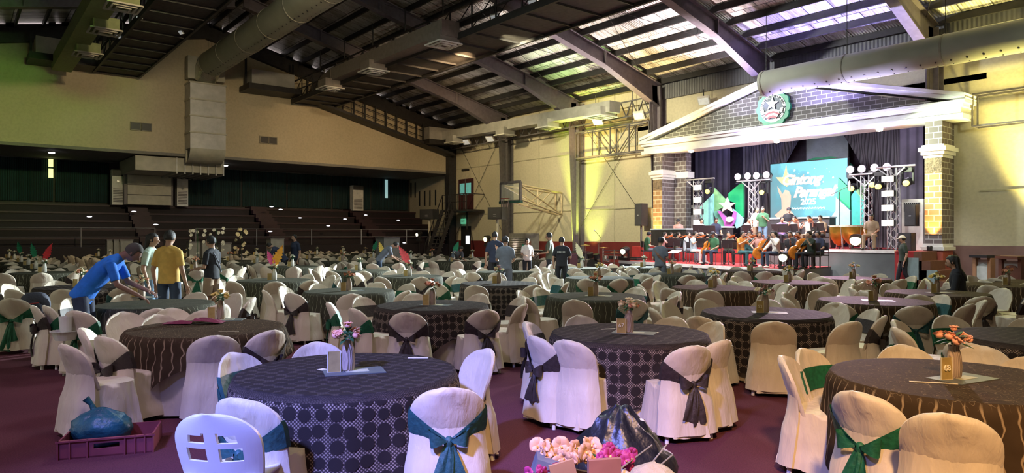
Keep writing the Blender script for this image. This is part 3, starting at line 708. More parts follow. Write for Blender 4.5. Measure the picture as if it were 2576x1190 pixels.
# pillars
def pillar(x, label, side):
    o = thing('stage_pillar', label, 'pillar', (x, PY, 0)); hw_ = .26; dp = .85
    MB().bb((-hw_, 0, 4.75), (hw_, dp, zb)).build('upper_shaft', M_brick2, o)
    c = MB()
    for z, out, h in ((4.35, .03, .1), (4.45, .1, .12), (4.57, .16, .14), (4.71, .08, .08)): c.bb((-hw_ - out, -out, z), (hw_ + out, dp + out, z + h))
    c.build('capital_band', M_corn, o)
    MB().bb((-hw_, 0, 1.45), (hw_, dp, 4.35)).build('brick_shaft', M_brick2 if side < 0 else M_brick2, o)
    MB().bb((-hw_, -.03, 1.75), (hw_, 0, 3.85)).build('front_bricks', M_brick3, o)
    MB().bb((-hw_, -.04, 3.85), (hw_, 0, 4.35)).build('rough_stone', mat('rough_stone', (.20, .15, .10), .9, var=.5, scale=14, bump=1, bscale=20), o)
    c = MB().bb((-hw_ - .1, -.1, 1.22), (hw_ + .1, dp + .1, 1.34)).bb((-hw_ - .05, -.05, 1.34), (hw_ + .05, dp + .05, 1.45)); c.build('base_moulding', M_corn, o)
    MB().bb((-hw_ - .04, -.04, 0), (hw_ + .04, dp, 1.22)).build('plinth', mat('plinth_red', (.42, .10, .07), .6, var=.2, scale=4), o)
    MB().bb((-hw_ * .2 if side < 0 else -.5, dp, 1.2), (.95 if side < 0 else .2, dp + .4, zb)).build('rear_pier', M_brick2, o)
    if side < 0:
        MB().bb((.0, dp - .05, 4.42), (1.1, dp + .45, 4.7)).build('rear_band', M_corn, o)
    lamp('SPOT', 'added_uplight', (x, PY - .28, 1.5), (x, PY + .15, 3.6), (1, .50, .13), 330, .05, 60, .6)
    lamp('SPOT', 'added_uplight', (x, PY - .42, .12), (x, PY - .04, .9), (1, .45, .22), 260, .04, 100, .6)  # added hidden lamp that brightens the red plinth
    u = thing('added_uplight', 'small added lamp can at the foot of the %s stage pillar' % ('left' if side < 0 else 'right'), 'added_uplight', (x, PY - .32, 1.22))
    MB().lathe([(.08, 0), (.09, .12), (.07, .16)], 12).build('can', M_black, u)  # can added as a housing for the pillar lamps
pillar(V(1655, 500, PY).x, 'left brick stage pillar, its front lit orange, behind the black speaker', -1)
pillar(V(2348, 500, PY).x, 'right brick stage pillar lit orange above a glowing red plinth', 1)
# emblem: scalloped green plaque, letter ring, star, book and arcs
ex = V(1946, 272, PY - .1); R0 = .74
o = thing('emblem', 'round green scalloped emblem with silver star on the pediment', 'emblem', (ex.x, PY - .16, ex.z - .02))
def ringpoly(r, n, am=0, k=12): return [((r * (1 + am * abs(cos(k * t / 2)))) * cos(t) , (r * (1 + am * abs(cos(k * t / 2)))) * sin(t) * 1.02) for t in [2 * pi * i / n for i in range(n)]]
UX, UZ = (1, 0, 0), (0, 0, 1)
MB().prism(ringpoly(R0 * .92, 96, .09), (0, 0, 0), UX, UZ, -.12).build('plaque', mat('emblem_green', (.02, .36, .16), .4), o)
MB().prism(ringpoly(R0 * .74, 48), (0, -.015, 0), UX, UZ, -.03).build('letter_ring', mat('emblem_silver', (.66, .70, .66), .35, .3), o)
MB().prism(ringpoly(R0 * .58, 48), (0, -.03, 0), UX, UZ, -.03).build('field', mat('emblem_slate', (.18, .22, .25), .5), o)
stp = [(.27 * (1 if i % 2 == 0 else .40) * sin(i * pi / 5 + .1), .27 * (1 if i % 2 == 0 else .40) * cos(i * pi / 5 + .1) + .17) for i in range(10)]
MB().prism(stp[::-1], (0, -.045, 0), UX, UZ, .04).build('star', mat('emblem_star', (.75, .8, .76), .3, .4), o)
def arc(r0, r1, z, a0, a1, n=14): return [(r1 * sin(a0 + (a1 - a0) * i / n), z + r1 * cos(a0 + (a1 - a0) * i / n)) for i in range(n + 1)] + [(r0 * sin(a1 - (a1 - a0) * i / n), z + r0 * cos(a1 - (a1 - a0) * i / n)) for i in range(n + 1)]
for r0, r1, z, cc, nm in ((.5, .57, -.62, 'emblem_star', 'book'), (.42, .49, -.62, 'emblem_red', 'red_arc'), (.34, .41, -.62, 'emblem_star', 'white_arc'), (.24, .33, -.62, 'emblem_red', 'red_lens')):
    MB().prism(arc(r0, r1, z, -.72, .72)[::-1], (0, -.05, 0), UX, UZ, .02).build(nm, mat(cc, (.42, .02, .06) if 'red' in cc else (.75, .8, .76), .4), o)
for s in (-1, 1): MB().prism([(s * .30, -.24), (s * .44, -.2), (s * .47, -.02), (s * .36, -.04)][::(1 if s < 0 else -1)], (0, -.05, 0), UX, UZ, .02).build('book_end', mat('emblem_star', (.75, .8, .76), .3, .4), o)
mk = MB()
for i in range(34):
    t = -2.5 + 5.0 * i / 33; r = R0 * .66
    mk.box((r * sin(t), -.05, r * cos(t)), (.022 + .02 * (i % 3 == 0), .012, .09), M=Matrix.Rotation(t, 3, 'Y')); 
    if i % 2: mk.box((r * sin(t + .03), -.05, r * cos(t + .03)), (.05, .012, .018), M=Matrix.Rotation(t, 3, 'Y'))
mk.build('ring_letters', mat('emblem_ink', (.12, .15, .13), .5), o)
# back curtains of the stage
M_drape = linemat('stage_drape_grey', (.17, .17, .19), 2.4, 0, .85, .9, .3)
M_drape2 = linemat('stage_drape_violet', (.12, .115, .15), .9, 0, .85, .6, .5)
def drape(x0, x1, z0, z1, y, lab, mt, fold=3, tie=0):
    def fn(u, v):
        x = x0 + (x1 - x0) * u
        if tie: xm = x0 if tie > 0 else x1; g = 1 - .55 * sin(min(1, (1 - v) * 1.3) * pi / 2) ; x = xm + (x - xm) * g
        return (x, y + .09 * sin(u * (x1 - x0) * fold * 2), z0 + (z1 - z0) * v)
    return tag(MB().grid(fn, int(abs(x1 - x0) * 14) + 4, 10).build('stage_curtain', mt, smooth=True), lab, 'curtain')
YB = 31.6
def vx(px): return V(px, 450, YB).x
drape(vx(1722), vx(1781), deck, 7, YB - 2.6, 'flat violet side curtain next to the left stage pillar', M_drape2, .6)
drape(vx(1783), vx(1868), deck, 7, YB - 1.2, 'dark violet panel curtain behind the green figure prop', M_drape2, .4)
drape(vx(1868), vx(2036), deck, 7, YB, 'grey pleated curtain left of the pale backdrop gap', M_drape, 3.2, 1)
drape(vx(2098), vx(2290), deck, 7, YB, 'grey pleated curtain right of the pale backdrop gap', M_drape, 3.2, -1)
drape(vx(2288), vx(2345), deck, 7, YB - 1, 'violet side curtain next to the right stage pillar', M_drape2, .6)
MB_ = MB().bb((vx(2015), YB + .5, 3), (vx(2120), YB + .6, 7)); tag(MB_.build('backdrop_panel', mat('backdrop_teal_grey', (.30, .38, .40), .7, var=.1)), 'pale grey-teal panel seen between the parted stage curtains', 'panel')
sc_ = V(2065, 402, 30.6)
tag(MB().prism([((1.3 * (1 + .06 * abs(cos(5 * t)))) * cos(t), .5 * sin(t) * (1 + .1 * abs(cos(5 * t)))) for t in [2 * pi * i / 60 for i in range(60)]], (sc_.x, 30.7, sc_.z - .4), UX, UZ, -.06).build('scalloped_board', mat('board_green', (.02, .30, .14), .5)), 'green scalloped board peeking over the screen', 'board')
# LED screen
SY = 29.6
tl, tr, bl_, br_ = V(1938, 414, SY), V(2131, 402, SY), V(1937, 552, SY), V(2131, 590, SY)
sx0, sx1, sz0, sz1 = tl.x, tr.x, 2.45, tl.z
o = thing('led_screen', 'large teal lit screen with white script title and a gold star', 'screen', (sx0, SY, sz0)); SW, SH = sx1 - sx0, sz1 - sz0
MB().bb((-.04, .02, -.04), (SW + .04, .14, SH + .04)).build('screen_frame', M_black, o)
m, nt, b = newmat('screen_image'); L = nt.links.new
tc = coords(nt); sp = nt.nodes.new('ShaderNodeSeparateXYZ'); L(tc, sp.inputs[0])
n1 = N(nt, 'ShaderNodeTexNoise', Scale=.9, Detail=3.0); L(tc, n1.inputs['Vector'])
a1 = nt.nodes.new('ShaderNodeMath'); a1.operation = 'MULTIPLY_ADD'; L(sp.outputs[0], a1.inputs[0]); a1.inputs[1].default_value = .16; L(n1.outputs['Fac'], a1.inputs[2])
a2 = nt.nodes.new('ShaderNodeMath'); a2.operation = 'MULTIPLY_ADD'; L(sp.outputs[2], a2.inputs[0]); a2.inputs[1].default_value = .14; L(a1.outputs[0], a2.inputs[2])
cr = ramp(nt, a2.outputs[0], [(.45, (.16, .28, .34)), (.75, (.14, .36, .42)), (1.0, (.16, .55, .68)), (1.25, (.2, .62, .8))])
b.inputs['Base Color'].default_value = (.02, .02, .02, 1); L(cr, b.inputs['Emission Color']); b.inputs['Emission Strength'].default_value = 1.3
MB().bb((0, 0, 0), (SW, .03, SH)).build('display', m, o)
def sp_(px, py): v = V(px, py, SY); return (v.x - sx0, v.z - sz0)
M_gold = mat('screen_gold', (.9, .55, .26), .5, emit=.75, var=.05); M_peach = mat('screen_peach', (.9, .45, .34), .5, emit=.7, var=.05)
M_cream = mat('screen_cream', (1, .95, .9), .5, emit=.85, var=.02); M_scrg = mat('screen_dot', (.45, .95, .8), .5, emit=.9)
sp = [sp_(px, py) for px, py in ((1978, 415), (1982, 446), (1985, 450), (1984, 462), (1980, 470), (1967, 462), (1952, 446), (1971, 446))]
MB().prism(sp[::-1] if 0 else sp, (0, -.005, 0), UX, UZ, .012).build('picture_star', M_gold, o)
sp = [sp_(px, py) for px, py in ((1956, 469), (1964, 480), (1968, 490), (1975, 478), (1984, 480), (1990, 492), (1989, 510), (1987, 528), (1996, 538), (1998, 544), (1985, 550), (1962, 552), (1949, 542), (1967, 526), (1966, 500), (1958, 480))]
MB().prism(sp, (0, -.005, 0), UX, UZ, .01).build('picture_trophy', M_peach, o)
dts = MB()
for i in range(34):
    px = rnd.uniform(1945, 2115); py = rnd.uniform(418, 500) if px > 1995 else rnd.uniform(418, 485); x_, z_ = sp_(px, py); rr = rnd.uniform(.015, .05)
    dts.prism([(x_ + rr * cos(t), z_ + rr * sin(t)) for t in [2 * pi * q / 8 for q in range(8)]], (0, -.004, 0), UX, UZ, .006)
dts.build('picture_sparkles', M_scrg, o)
def tx0(s, sz, px, py, m_, dy=0, **k):
    return text(s, sz, m_, o, (sp_(px, py)[0], -.02 + dy, sp_(px, py)[1]), (pi/2, 0, 0), **k)
tx = lambda s, sz, px, py, m_, **k: text(s, sz, m_, o, (sp_(px, py)[0], -.02, sp_(px, py)[1]), (pi/2, 0, 0), **k)
tx0('Gintong', .62, 2014, 452, M_peach, .012, name='title_shadow', shear=.35, bold=.030, space=.9); tx0('Parangal', .62, 2046, 483, M_peach, .012, name='title_shadow', shear=.35, bold=.030, space=.9)
tx('Gintong', .62, 2014, 452, M_cream, name='title_word', shear=.35, bold=.008, space=.9)
tx('Parangal', .62, 2046, 483, M_cream, name='title_word', shear=.35, bold=.008, space=.9)
tx('2025', .36, 2034, 508, M_cream, name='title_year', bold=.012)
sq = MB(); x0_, z0_ = sp_(1993, 525); x1_, z1_ = sp_(2076, 525)
sq.tube([(x0_ + (x1_ - x0_) * i / 90, -.02, z0_ + .035 * sin(i * 1.7) + .018 * sin(i * .9 + 1)) for i in range(91)], .011, 4); sq.build('tagline', M_cream, o)
# geometric set panels
def setp(label, pts, y, c, th=.12, em=0, nm='set_panel', par=None):
    ps = [V(a, b2, y) for a, b2 in pts]; o_ = ps[0]
    q = MB().prism([(p.x - o_.x, p.z - o_.z) for p in ps], (0, 0, 0), UX, UZ, th)
    ob = q.build(nm, c, par, loc=o_)
    if par is None: tag(ob, label, 'set panel')
    return ob
G1 = mat('set_green', (.02, .50, .20), .5, var=.05); G2 = mat('set_light_green', (.28, .62, .30), .5); G3 = mat('set_aqua', (.30, .72, .72), .5, var=.08); G4 = mat('set_teal', (.03, .40, .34), .5); G5 = mat('set_mint', (.25, .68, .52), .5); M_purp = mat('figure_purple', (.55, .14, .62), .5)
setp('pale aqua angular set panel at left of the stage', [(1765, 520), (1797, 488), (1797, 600), (1765, 600)], 27.6, G3)
setp('light green angular set panel left of the star figure', [(1798, 472), (1828, 503), (1826, 520), (1806, 530), (1797, 545)], 27.9, G2)
setp('tall green pointed set panel right of the star figure', [(1836, 487), (1873, 455), (1873, 546), (1855, 533), (1851, 510), (1836, 505)], 28.2, G1)
o = thing('star_figure', 'purple and mint cut-out figure holding up a white star', 'prop', V(1832, 600, 27.2)); off = o.location
def fg(pts, y, m_, nm, th=.08):
    ps = [V(a, b2, y) for a, b2 in pts]; MB().prism([(p.x - off.x, p.z - off.z) for p in ps], (0, y - off.y, 0), UX, UZ, th).build(nm, m_, o)
fg([(1797, 533), (1811, 528), (1828, 545), (1826, 575), (1828, 600), (1812, 600), (1806, 560)], 27.5, G5, 'mint_wing')
fg([(1845, 525), (1873, 550), (1868, 568), (1855, 575), (1848, 560), (1850, 545)], 27.5, G3, 'aqua_wing')
fg([(1807, 531), (1814, 531), (1827, 545), (1833, 553), (1841, 553), (1848, 531), (1853, 533), (1852, 551), (1846, 566), (1840, 572), (1842, 590), (1836, 603), (1829, 603), (1831, 590), (1826, 572), (1822, 555)], 27.3, M_purp, 'figure_body')
fg([(1837 + 9 * cos(t), 552 + 7 * sin(t)) for t in [-2 * pi * i / 16 for i in range(16)]], 27.15, M_white, 'figure_head')
spx = [(1831 + (22 if i % 2 == 0 else 9) * sin(i * pi / 5), 517 - (20 if i % 2 == 0 else 8) * cos(i * pi / 5)) for i in range(10)]
fg(spx[::-1], 27.1, mat('prop_star_ivory', (.85, .80, .62), .4), 'star')
setp('bright green angular set panel right of the screen', [(2112, 447), (2142, 476), (2142, 528), (2132, 519), (2110, 496)], 28.4, G1)
setp('aqua angular set panel below the bright green one', [(2106, 496), (2142, 530), (2142, 592), (2104, 592)], 28.2, G3)
setp('teal faceted set panel behind the cymbal stand', [(2145, 493), (2154, 479), (2179, 504), (2174, 575), (2146, 575)], 28.0, G4)
setp('light green triangular set panel at top right', [(2182, 454), (2156, 482), (2174, 503), (2181, 474)], 27.9, G2)
setp('pale aqua triangular panel low beside the screen', [(2084, 560), (2106, 530), (2106, 590), (2080, 592)], 28.3, mat('set_pale', (.45, .72, .66), .5))
# trusses
def truss(m_, a, b2, w=.28, r=.025, n=None, ax=(0, 1, 0)):
    a = Vector(a); b2 = Vector(b2); d = b2 - a; L_ = d.length; y = d / L_; x = y.cross(Vector(ax)).normalized(); z = x.cross(y).normalized(); n = n or max(2, int(L_ / w))
    cs = [(-w / 2, -w / 2), (w / 2, -w / 2), (w / 2, w / 2), (-w / 2, w / 2)]
    for p, q in cs: m_.tube([a + x * p + z * q, b2 + x * p + z * q], r, 6)
    for i in range(n):
        for s in range(4):
            p = cs[s]; q = cs[(s + 1) % 4]; m_.tube([a + d * (i / n) + x * p[0] + z * p[1], a + d * ((i + 1) / n) + x * q[0] + z * q[1]], r * .6, 4, caps=False)
    return m_
M_glowp = mat('par_glow_pink', (1, .72, 1), .3, emit=3.5); M_gloww = mat('blinder_glow', (1, .88, .74), .3, emit=5); M_glowy = mat('head_glow_yellow', (1, .80, .12), .3, emit=3)
def par(px, py, y, lab, r=.17, par_=None, glow=M_glowp):
    p = V(px, py, y); o = thing('par_light', lab, 'stage light', p)
    MB().tube([(0, .3, 0), (0, .05, 0), (0, -.02, 0)], [r * .7, r, r * 1.02], 14).build('can', M_black, o)
    MB().lathe([(r * .95, 0), (r * .7, .05), (.001, .08)], 14).build('lens', glow, o, loc=(0, -.01, 0)).rotation_euler = (pi/2, 0, 0)
    MB().tube([(-r - .02, .1, 0), (-r - .02, .1, -r - .12), (r + .02, .1, -r - .12), (r + .02, .1, 0)], .015, 5).build('yoke', M_black, o)
    return o
def tower(lab, px, ytop, y, bar0, bar1, barpy):
    t = V(px, ytop, y); o = thing('light_tower', lab, 'truss', (t.x, y, deck)); H = t.z - deck
    truss(MB(), (0, 0, 0), (0, 0, H), .3).build('mast', M_alu, o)
    a, b2 = V(bar0, barpy, y - .2), V(bar1, barpy, y - .2)
    MB().tube([(a.x - t.x, -.2, H + .05), (b2.x - t.x, -.2, H + .05)], .035, 8).build('crossbar', M_alu, o)
    MB().beam((-.45, -.2, H), (0, -.1, H - .4), .04).beam((.45, -.2, H), (0, -.1, H - .4), .04).build('bracket', M_alu, o)
    MB().bb((-.4, -.4, 0), (.4, .4, .03)).build('base', M_black, o)
TY = 26.6
tower('aluminium truss tower with white blinders at left of the stage', 1756, 455, TY, 1722, 1797, 453)
tower('aluminium truss tower with pink lamps left of the screen', 1896, 458, TY + 1, 1853, 1937, 458)
tower('aluminium truss tower behind the right of the screen', 2180, 442, TY + .8, 2137, 2196, 442)
tower('aluminium truss tower with white blinders at right of the stage', 2248, 424, TY - .3, 2204, 2302, 424)
for i, (px, py) in enumerate([(1856, 445), (1881, 443), (1903, 442), (1928, 440)]): par(px, py, TY + .8, 'glowing pink lamp on the bar left of the screen, %s from the left' % ['first', 'second', 'third', 'fourth'][i])
for i, (px, py) in enumerate([(2139, 427), (2168, 425), (2200, 422), (2231, 420)]): par(px, py, TY + .6, 'glowing pink lamp on the bar right of the screen, %s from the left' % ['first', 'second', 'third', 'fourth'][i], .16)
def blinder(px, py, y, w_, h_, lab):
    p = V(px, py, y); o = thing('blinder_light', lab, 'stage light', p)
    MB().bb((-w_ / 2, 0, -h_ / 2), (w_ / 2, .16, h_ / 2)).build('housing', M_black, o)
    g = MB(); 
    for s in (-1, 1): g.bb((s * w_ / 4 - w_ / 4 + .012, -.03, -h_ / 2 + .01), (s * w_ / 4 + w_ / 4 - .012, 0, h_ / 2 - .01))
    g.build('lens', M_gloww, o)
for i, py in enumerate((472, 503, 533, 560)): blinder(1755, py, TY - .35, .42, .24, 'white glowing blinder on the left tower, %s from the top' % ['first', 'second', 'third', 'fourth'][i])
for i, py in enumerate((450, 487, 523, 561)): blinder(2233, py, TY - .6, .42, .22, 'white glowing blinder on the right tower, %s from the top' % ['first', 'second', 'third', 'fourth'][i])
def mhead(px, py, y, lab, up=0, glow=M_glowy, r=.12):
    p = V(px, py, y); o = thing('moving_head', lab, 'stage light', p)
    if up and p.x < -22: MB().tube([(0, 0, -.45), (0, 0, -p.z)], .03, 8).bb((-.3, -.3, -p.z), (.3, .3, -p.z + .04)).build('stand', M_black, o)
    zz = .42 if not up else -.42
    MB().bb((-.17, -.13, zz - .08), (.17, .13, zz + .08)).build('base', M_black, o)
    MB().bb((-.2, -.05, -.1), (-.16, .05, zz)).bb((.16, -.05, -.1), (.2, .05, zz)).build('yoke', M_black, o)
    MB().tube([(0, .2, .05), (0, .08, .02), (0, -.16, -.05)], [.1, .15, r + .02], 14).build('head', M_black, o)
    MB().ball((0, -.165, -.05), (r, .03, r), 12, 6).build('lens', glow, o)
for px, py, y, lab in ((1723, 482, TY, 'yellow moving head hung left of the left tower'), (1785, 479, TY, 'yellow moving head hung right of the left tower'), (1921, 481, TY + 1, 'yellow moving head beside the screen'),
    (2146, 471, TY + .8, 'yellow moving head hung right of the screen'), (2199, 461, TY + .8, 'small yellow moving head, next to the right blinders'), (2214, 466, TY + .3, 'bright yellow moving head touching the right blinders'), (2284, 457, TY - .3, 'yellow moving head at the right end of the bars')):
    mhead(px, py, y + (.9 if px < 1730 else 0), lab)
M_glowb = mat('head_glow_ivory', (1, .92, .6), .3, emit=7)
mhead(2157, 600, 24.95, 'glaring yellow moving head on the stage edge before the timpani', 1, mat('head_glow_hot', (1, .9, .3), .3, emit=14), .2)
mhead(1976, 643, 21.4, 'ivory-lit moving head on the platform corner', 1, M_glowb, .15)
mhead(1573, 629, 23.0, 'ivory-lit moving head at the left end of the platform', 1, M_glowb, .14)
mhead(1054, 588, 24.0, 'yellow moving head by the left speaker pole', 1, M_glowb, .13)
mhead(1226, 599, 24.5, 'bright yellow moving head left of the tall fan box', 1, mat('head_glow_hot', (1, .9, .3), .3, emit=14), .17)
# stage lights proper, and an added spot on the right end
lamp('SPOT', 'stage_wash', (-7, 17.2, 9.4), (-9.2, 24.5, .8), (1, .95, .88), 2600, .3, 34, .8)  # added spot, brightens the red stage end and the steps
lamp('AREA', 'stage_wash', (-15, 24.6, 5.45), (-15, 26.5, 1), (1, .90, .95), 900, 3.5)
lamp('SPOT', 'stage_wash', (-12, 17.3, 9.3), (-14.5, 23, 1.5), (1, .97, .9), 4200, .3, 48, .7)
lamp('SPOT', 'stage_wash', (-19, 17.3, 9.3), (-16, 22.5, 1.5), (1, .92, .85), 3200, .3, 48, .7)
lamp('POINT', 'stage_violet', (-19.5, 29, 6.2), None, (.5, .45, 1), 90, .3)
lamp('POINT', 'stage_violet', (-11.5, 29, 6.2), None, (.85, .7, 1), 90, .3)
# beams upward onto the roof, from heads on the stage
for loc, aim, c, p, an in (((-13.5, 24, 1.8), (-12.3, 25.0, 10), (.40, .34, 1), 15000, 42), ((-12, 24.8, 1.8), (-9.5, 24.3, 10), (.55, .50, .95), 6000, 40), ((-17.5, 24, 1.8), (-17.2, 23.6, 10.3), (1, .80, .82), 12000, 42), ((-20.8, 24, 1.0), (-19.6, 25, 10), (1, .72, .30), 6500, 40),
                           ((-26, 25.6, .5), (-24.2, 24.6, 10.1), (.62, 1, .36), 4600, 40), ((-6.2, 25.8, .25), (-5.8, 26.2, 9.5), (1, .84, .25), 16000, 60), ((-30, 24.5, .6), (-29, 22, 10.5), (.85, .72, .6), 2400, 60), ((-15.5, 24, 1.8), (-16.3, 25.4, 10), (.50, .42, 1), 5000, 32), ((-21, 22, 1.2), (-22.5, 21.5, 11), (.95, .8, .72), 7500, 50), ((-24.5, 25.6, .5), (-23.0, 26, 9.6), (1, .66, .30), 2600, 36)):
    lamp('SPOT', 'roof_beam', loc, aim, c, p, .15, an, .8)
# wall grazers by the columns left of the stage
lamp('SPOT', 'column_uplight', (-27.2, 25.6, .3), (-27.2, 26.5, 4.5), (.78, 1, .10), 3600, .06, 40, .7)
lamp('SPOT', 'column_uplight', (-26.3, 26.3, .3), (-26.2, 27, 5), (.86, 1, .18), 800, .06, 60, .9)
lamp('SPOT', 'column_uplight', (-25.6, 25.0, 5.0), (-26.0, 27, 8), (1, .66, .2), 700, .06, 90, .8)
lamp('SPOT', 'wall_yellow', (-12.3, 24.0, 5.0), (-4.5, 27, 3.6), (.86, 1, .66), 3800, .1, 62, .5)
# cabinets, speakers beside the stage
def speaker(lab, p, w_, d_, h_, rz=0, col=M_blk2, n=1):
    o = thing('loudspeaker', lab, 'loudspeaker', p, rz)
    MB().bb((-w_ / 2, -d_ / 2, 0), (w_ / 2, d_ / 2, h_)).build('cabinet', col, o)
    MB().bb((-w_ * .45, -d_ / 2 - .015, h_ * .04), (w_ * .45, -d_ / 2, h_ * .96)).build('grille', mat('grille_mesh', (.045, .045, .05), .8, bump=.5, bscale=120), o)
    for i in range(n): MB().bb((-w_ * .1, -d_ / 2 - .02, h_ * (.5 + i * .35) / n * .9), (w_ * .1, -d_ / 2 - .015, h_ * (.55 + i * .4) / n * .9)).build('badge', M_alu, o)
    return o
a = V(1613, 568, 25.4); speaker('black loudspeaker with red glow left of the left pillar', (a.x, 25.4, a.z), .42, .45, 1.05)
pst = MB().tube([(a.x, 25.4, 0), (a.x, 25.4, a.z)], .05, 8); tag(pst.build('speaker_post', M_steel), 'thin pale post under the speaker left of the left pillar', 'post')
a = V(1636, 576, 25.9); tag(MB().bb((a.x - .38, 25.9, a.z - .1), (a.x + .3, 26.4, a.z + 1.0)).build('beige_box', mat('box_beige', (.38, .38, .26), .6)), 'plain beige box between the speaker and the left pillar', 'box')
for lab, px0, px1, py0, py1, y in (('left', 1728, 1748, 516, 603, 27.6), ('right', 2268, 2322, 500, 586, 26.3)):
    a = V(px0, py1, y); c = V(px1, py0, y); w_ = c.x - a.x
    o = thing('air_conditioner', 'large white cabinet air conditioner at the %s of the stage' % lab, 'air conditioner', (a.x + w_ / 2, y, deck)); H = c.z - deck
    MB().bb((-w_ / 2, 0, 0), (w_ / 2, .5, H)).build('cabinet', M_white, o)
    g = MB()
    for i in range(8): g.bb((-w_ * .38 + w_ * .76 * i / 8, -.02, H * .76), (-w_ * .38 + w_ * .76 * (i + .5) / 8, 0, H * .93))
    g.build('grille', M_black, o)
a = V(2291, 569, 25.6); speaker('small black loudspeaker against the white cabinet at right', (a.x, 25.7, a.z), .36, .3, .75)
a = V(2291, 612, 25.6); speaker('black floor speaker below the white cabinet at right', (a.x, 25.3, deck), .42, .4, .62)
a = W(2221, 702); speaker('charcoal loudspeaker on the floor before the red stage end', (a.x, a.y + .2, 0), .62, .5, 1.05)
# speakers on poles, left
for i, (px0, px1, py0, py1, Y) in enumerate([(1064, 1096, 526, 552, 24.6), (1234, 1270, 521, 552, 24.0)]):
    a = V(px0, py1, Y); c = V(px1, py0, Y); w_ = c.x - a.x; H = c.z - a.z
    speaker('pair of stacked black speakers on a pale pole, %s' % ('nearer the stair' if i == 0 else 'below the basketball board'), ((a.x + c.x) / 2, Y, a.z), w_ * .72, .6, H, .35, M_blk2, 2)
    o = thing('speaker_pole', 'pale pole stand carrying black speakers %s' % ('near the stair' if i == 0 else 'below the basketball board'), 'stand', ((a.x + c.x) / 2, Y, 0))
    MB().tube([(0, 0, 0), (0, 0, a.z)], .09, 10).build('pole', mat('pole_cream', (.55, .52, .42), .6), o)
    MB().bb((-.4, -.4, 0), (.4, .4, .06)).build('foot', M_steel, o)
# evaporative fan box
a = V(1280, 655, 24.5); c = V(1322, 587, 24.5)
o = thing('fan_box', 'tall grey louvred cooler box below the basketball arm', 'cooler', ((a.x + c.x) / 2, 24.5, 0)); w_ = c.x - a.x; H = c.z
MB().bb((-w_ / 2, 0, 0), (w_ / 2, 1, H)).build('cabinet', mat('cooler_grey', (.20, .19, .18), .6), o)
g = MB()
for i in range(12): g.bb((-w_ * .45, -.03, .5 + (H - .7) * i / 12), (w_ * .45, 0, .5 + (H - .7) * (i + .5) / 12))
g.build('louvres', mat('louvre_grey', (.33, .31, .28), .6), o)
# lecterns and cross standee at right
for i, (px0, px1, py0, py1) in enumerate([(2448, 2502, 642, 703), (2512, 2580, 648, 706)]):
    Z = (21, 20)[i]; p = WZ((px0 + px1) / 2, Z); w_ = (px1 - px0) / FL * Z * .85; H = 1.05
    o = thing('lectern', ['wooden lectern with black top and round emblem beside the woman in black', 'dark wooden lectern at the right edge of the photo'][i], 'lectern', p, -.35)
    MB().bb((-w_ / 2, -.25, H), (w_ / 2, .3, H + .08)).build('desk_top', M_black if i == 0 else mat('lectern_wood', (.16, .06, .035), .5), o)
    for s in (-1, 1): MB().bb((s * w_ * .42 - .05, -.1, 0), (s * w_ * .42 + .05, .1, H)).build('post', mat('lectern_wood2', (.34, .19, .10), .5) if i == 0 else mat('lectern_wood', (.16, .06, .035), .5), o)
    MB().bb((-w_ * .38, .0, .1), (w_ * .38, .06, H - .06)).build('front_panel', mat('panel_pale', (.46, .40, .38), .6), o)
    MB().prism(ringpoly(.24, 48, .06), (0, -.02, .62), UX, UZ, .03).build('round_emblem', mat('emblem_pale', (.55, .62, .6), .5) if i == 0 else mat('lectern_wood', (.16, .06, .035), .5), o)
    MB().bb((-w_ / 2, -.2, 0), (w_ / 2, .2, .1)).build('foot', mat('lectern_wood', (.16, .06, .035), .5), o)
a = WZ(2310, 24); tag(MB().bb((a.x - .75, a.y + .6, 0), (a.x - .1, a.y + 1.1, 1.3)).build('wooden_cabinet', mat('cabinet_brown', (.13, .045, .035), .5)), 'dark brown cabinet between the steps and the right pillar', 'cabinet')
# instruments: drum kit, keyboard rack, timpani
M_gold2 = mat('timpani_copper', (.48, .32, .05), .3, .8, var=.1); M_chrome = mat('chrome', (.7, .7, .72), .2, .9); M_cym = mat('cymbal_brass', (.72, .5, .2), .3, .8)
def timp(p, r, lab):
    o = thing('timpani', lab, 'drum', p); MB().lathe([(r * .1, .12), (r * .5, .22), (r * .8, .42), (r * .95, .65), (r, .85)], 24).build('bowl', M_gold2, o, smooth=True)
    MB().lathe([(r * 1.03, .84), (r * 1.03, .9), (.001, .905)], 24).build('drumhead', mat('drumhead', (.5, .45, .35), .5), o)
    for i in range(4):
        t = pi / 4 + i * pi / 2; MB().tube([(r * cos(t), r * sin(t), .85), (r * .9 * cos(t), r * .9 * sin(t), .1), (r * cos(t), r * sin(t), 0)], .018, 6).build('leg', M_chrome, o)
timp(V(2152, 630, 25.9) * 1 - Vector((0, 0, V(2152, 630, 25.9).z - deck)), .52, 'large gold timpani at the right of the stage')
timp(V(2112, 630, 26.2) * 1 - Vector((0, 0, V(2112, 630, 26.2).z - deck)), .38, 'smaller copper timpani left of the large gold one')
def drum(o, c, r, h, ax, col, nm):
    q = MB().lathe([(r, -h / 2), (r * 1.02, -h / 2 + .02), (r, -h / 2 + .03), (r, h / 2 - .03), (r * 1.02, h / 2 - .02), (r, h / 2)], 20).build(nm, col, o, loc=c); q.rotation_euler = ax
a = WZ(1495, 32.5); o = thing('drum_kit', 'dark drum kit with cymbals on the floor left of the orchestra', 'drum kit', a)
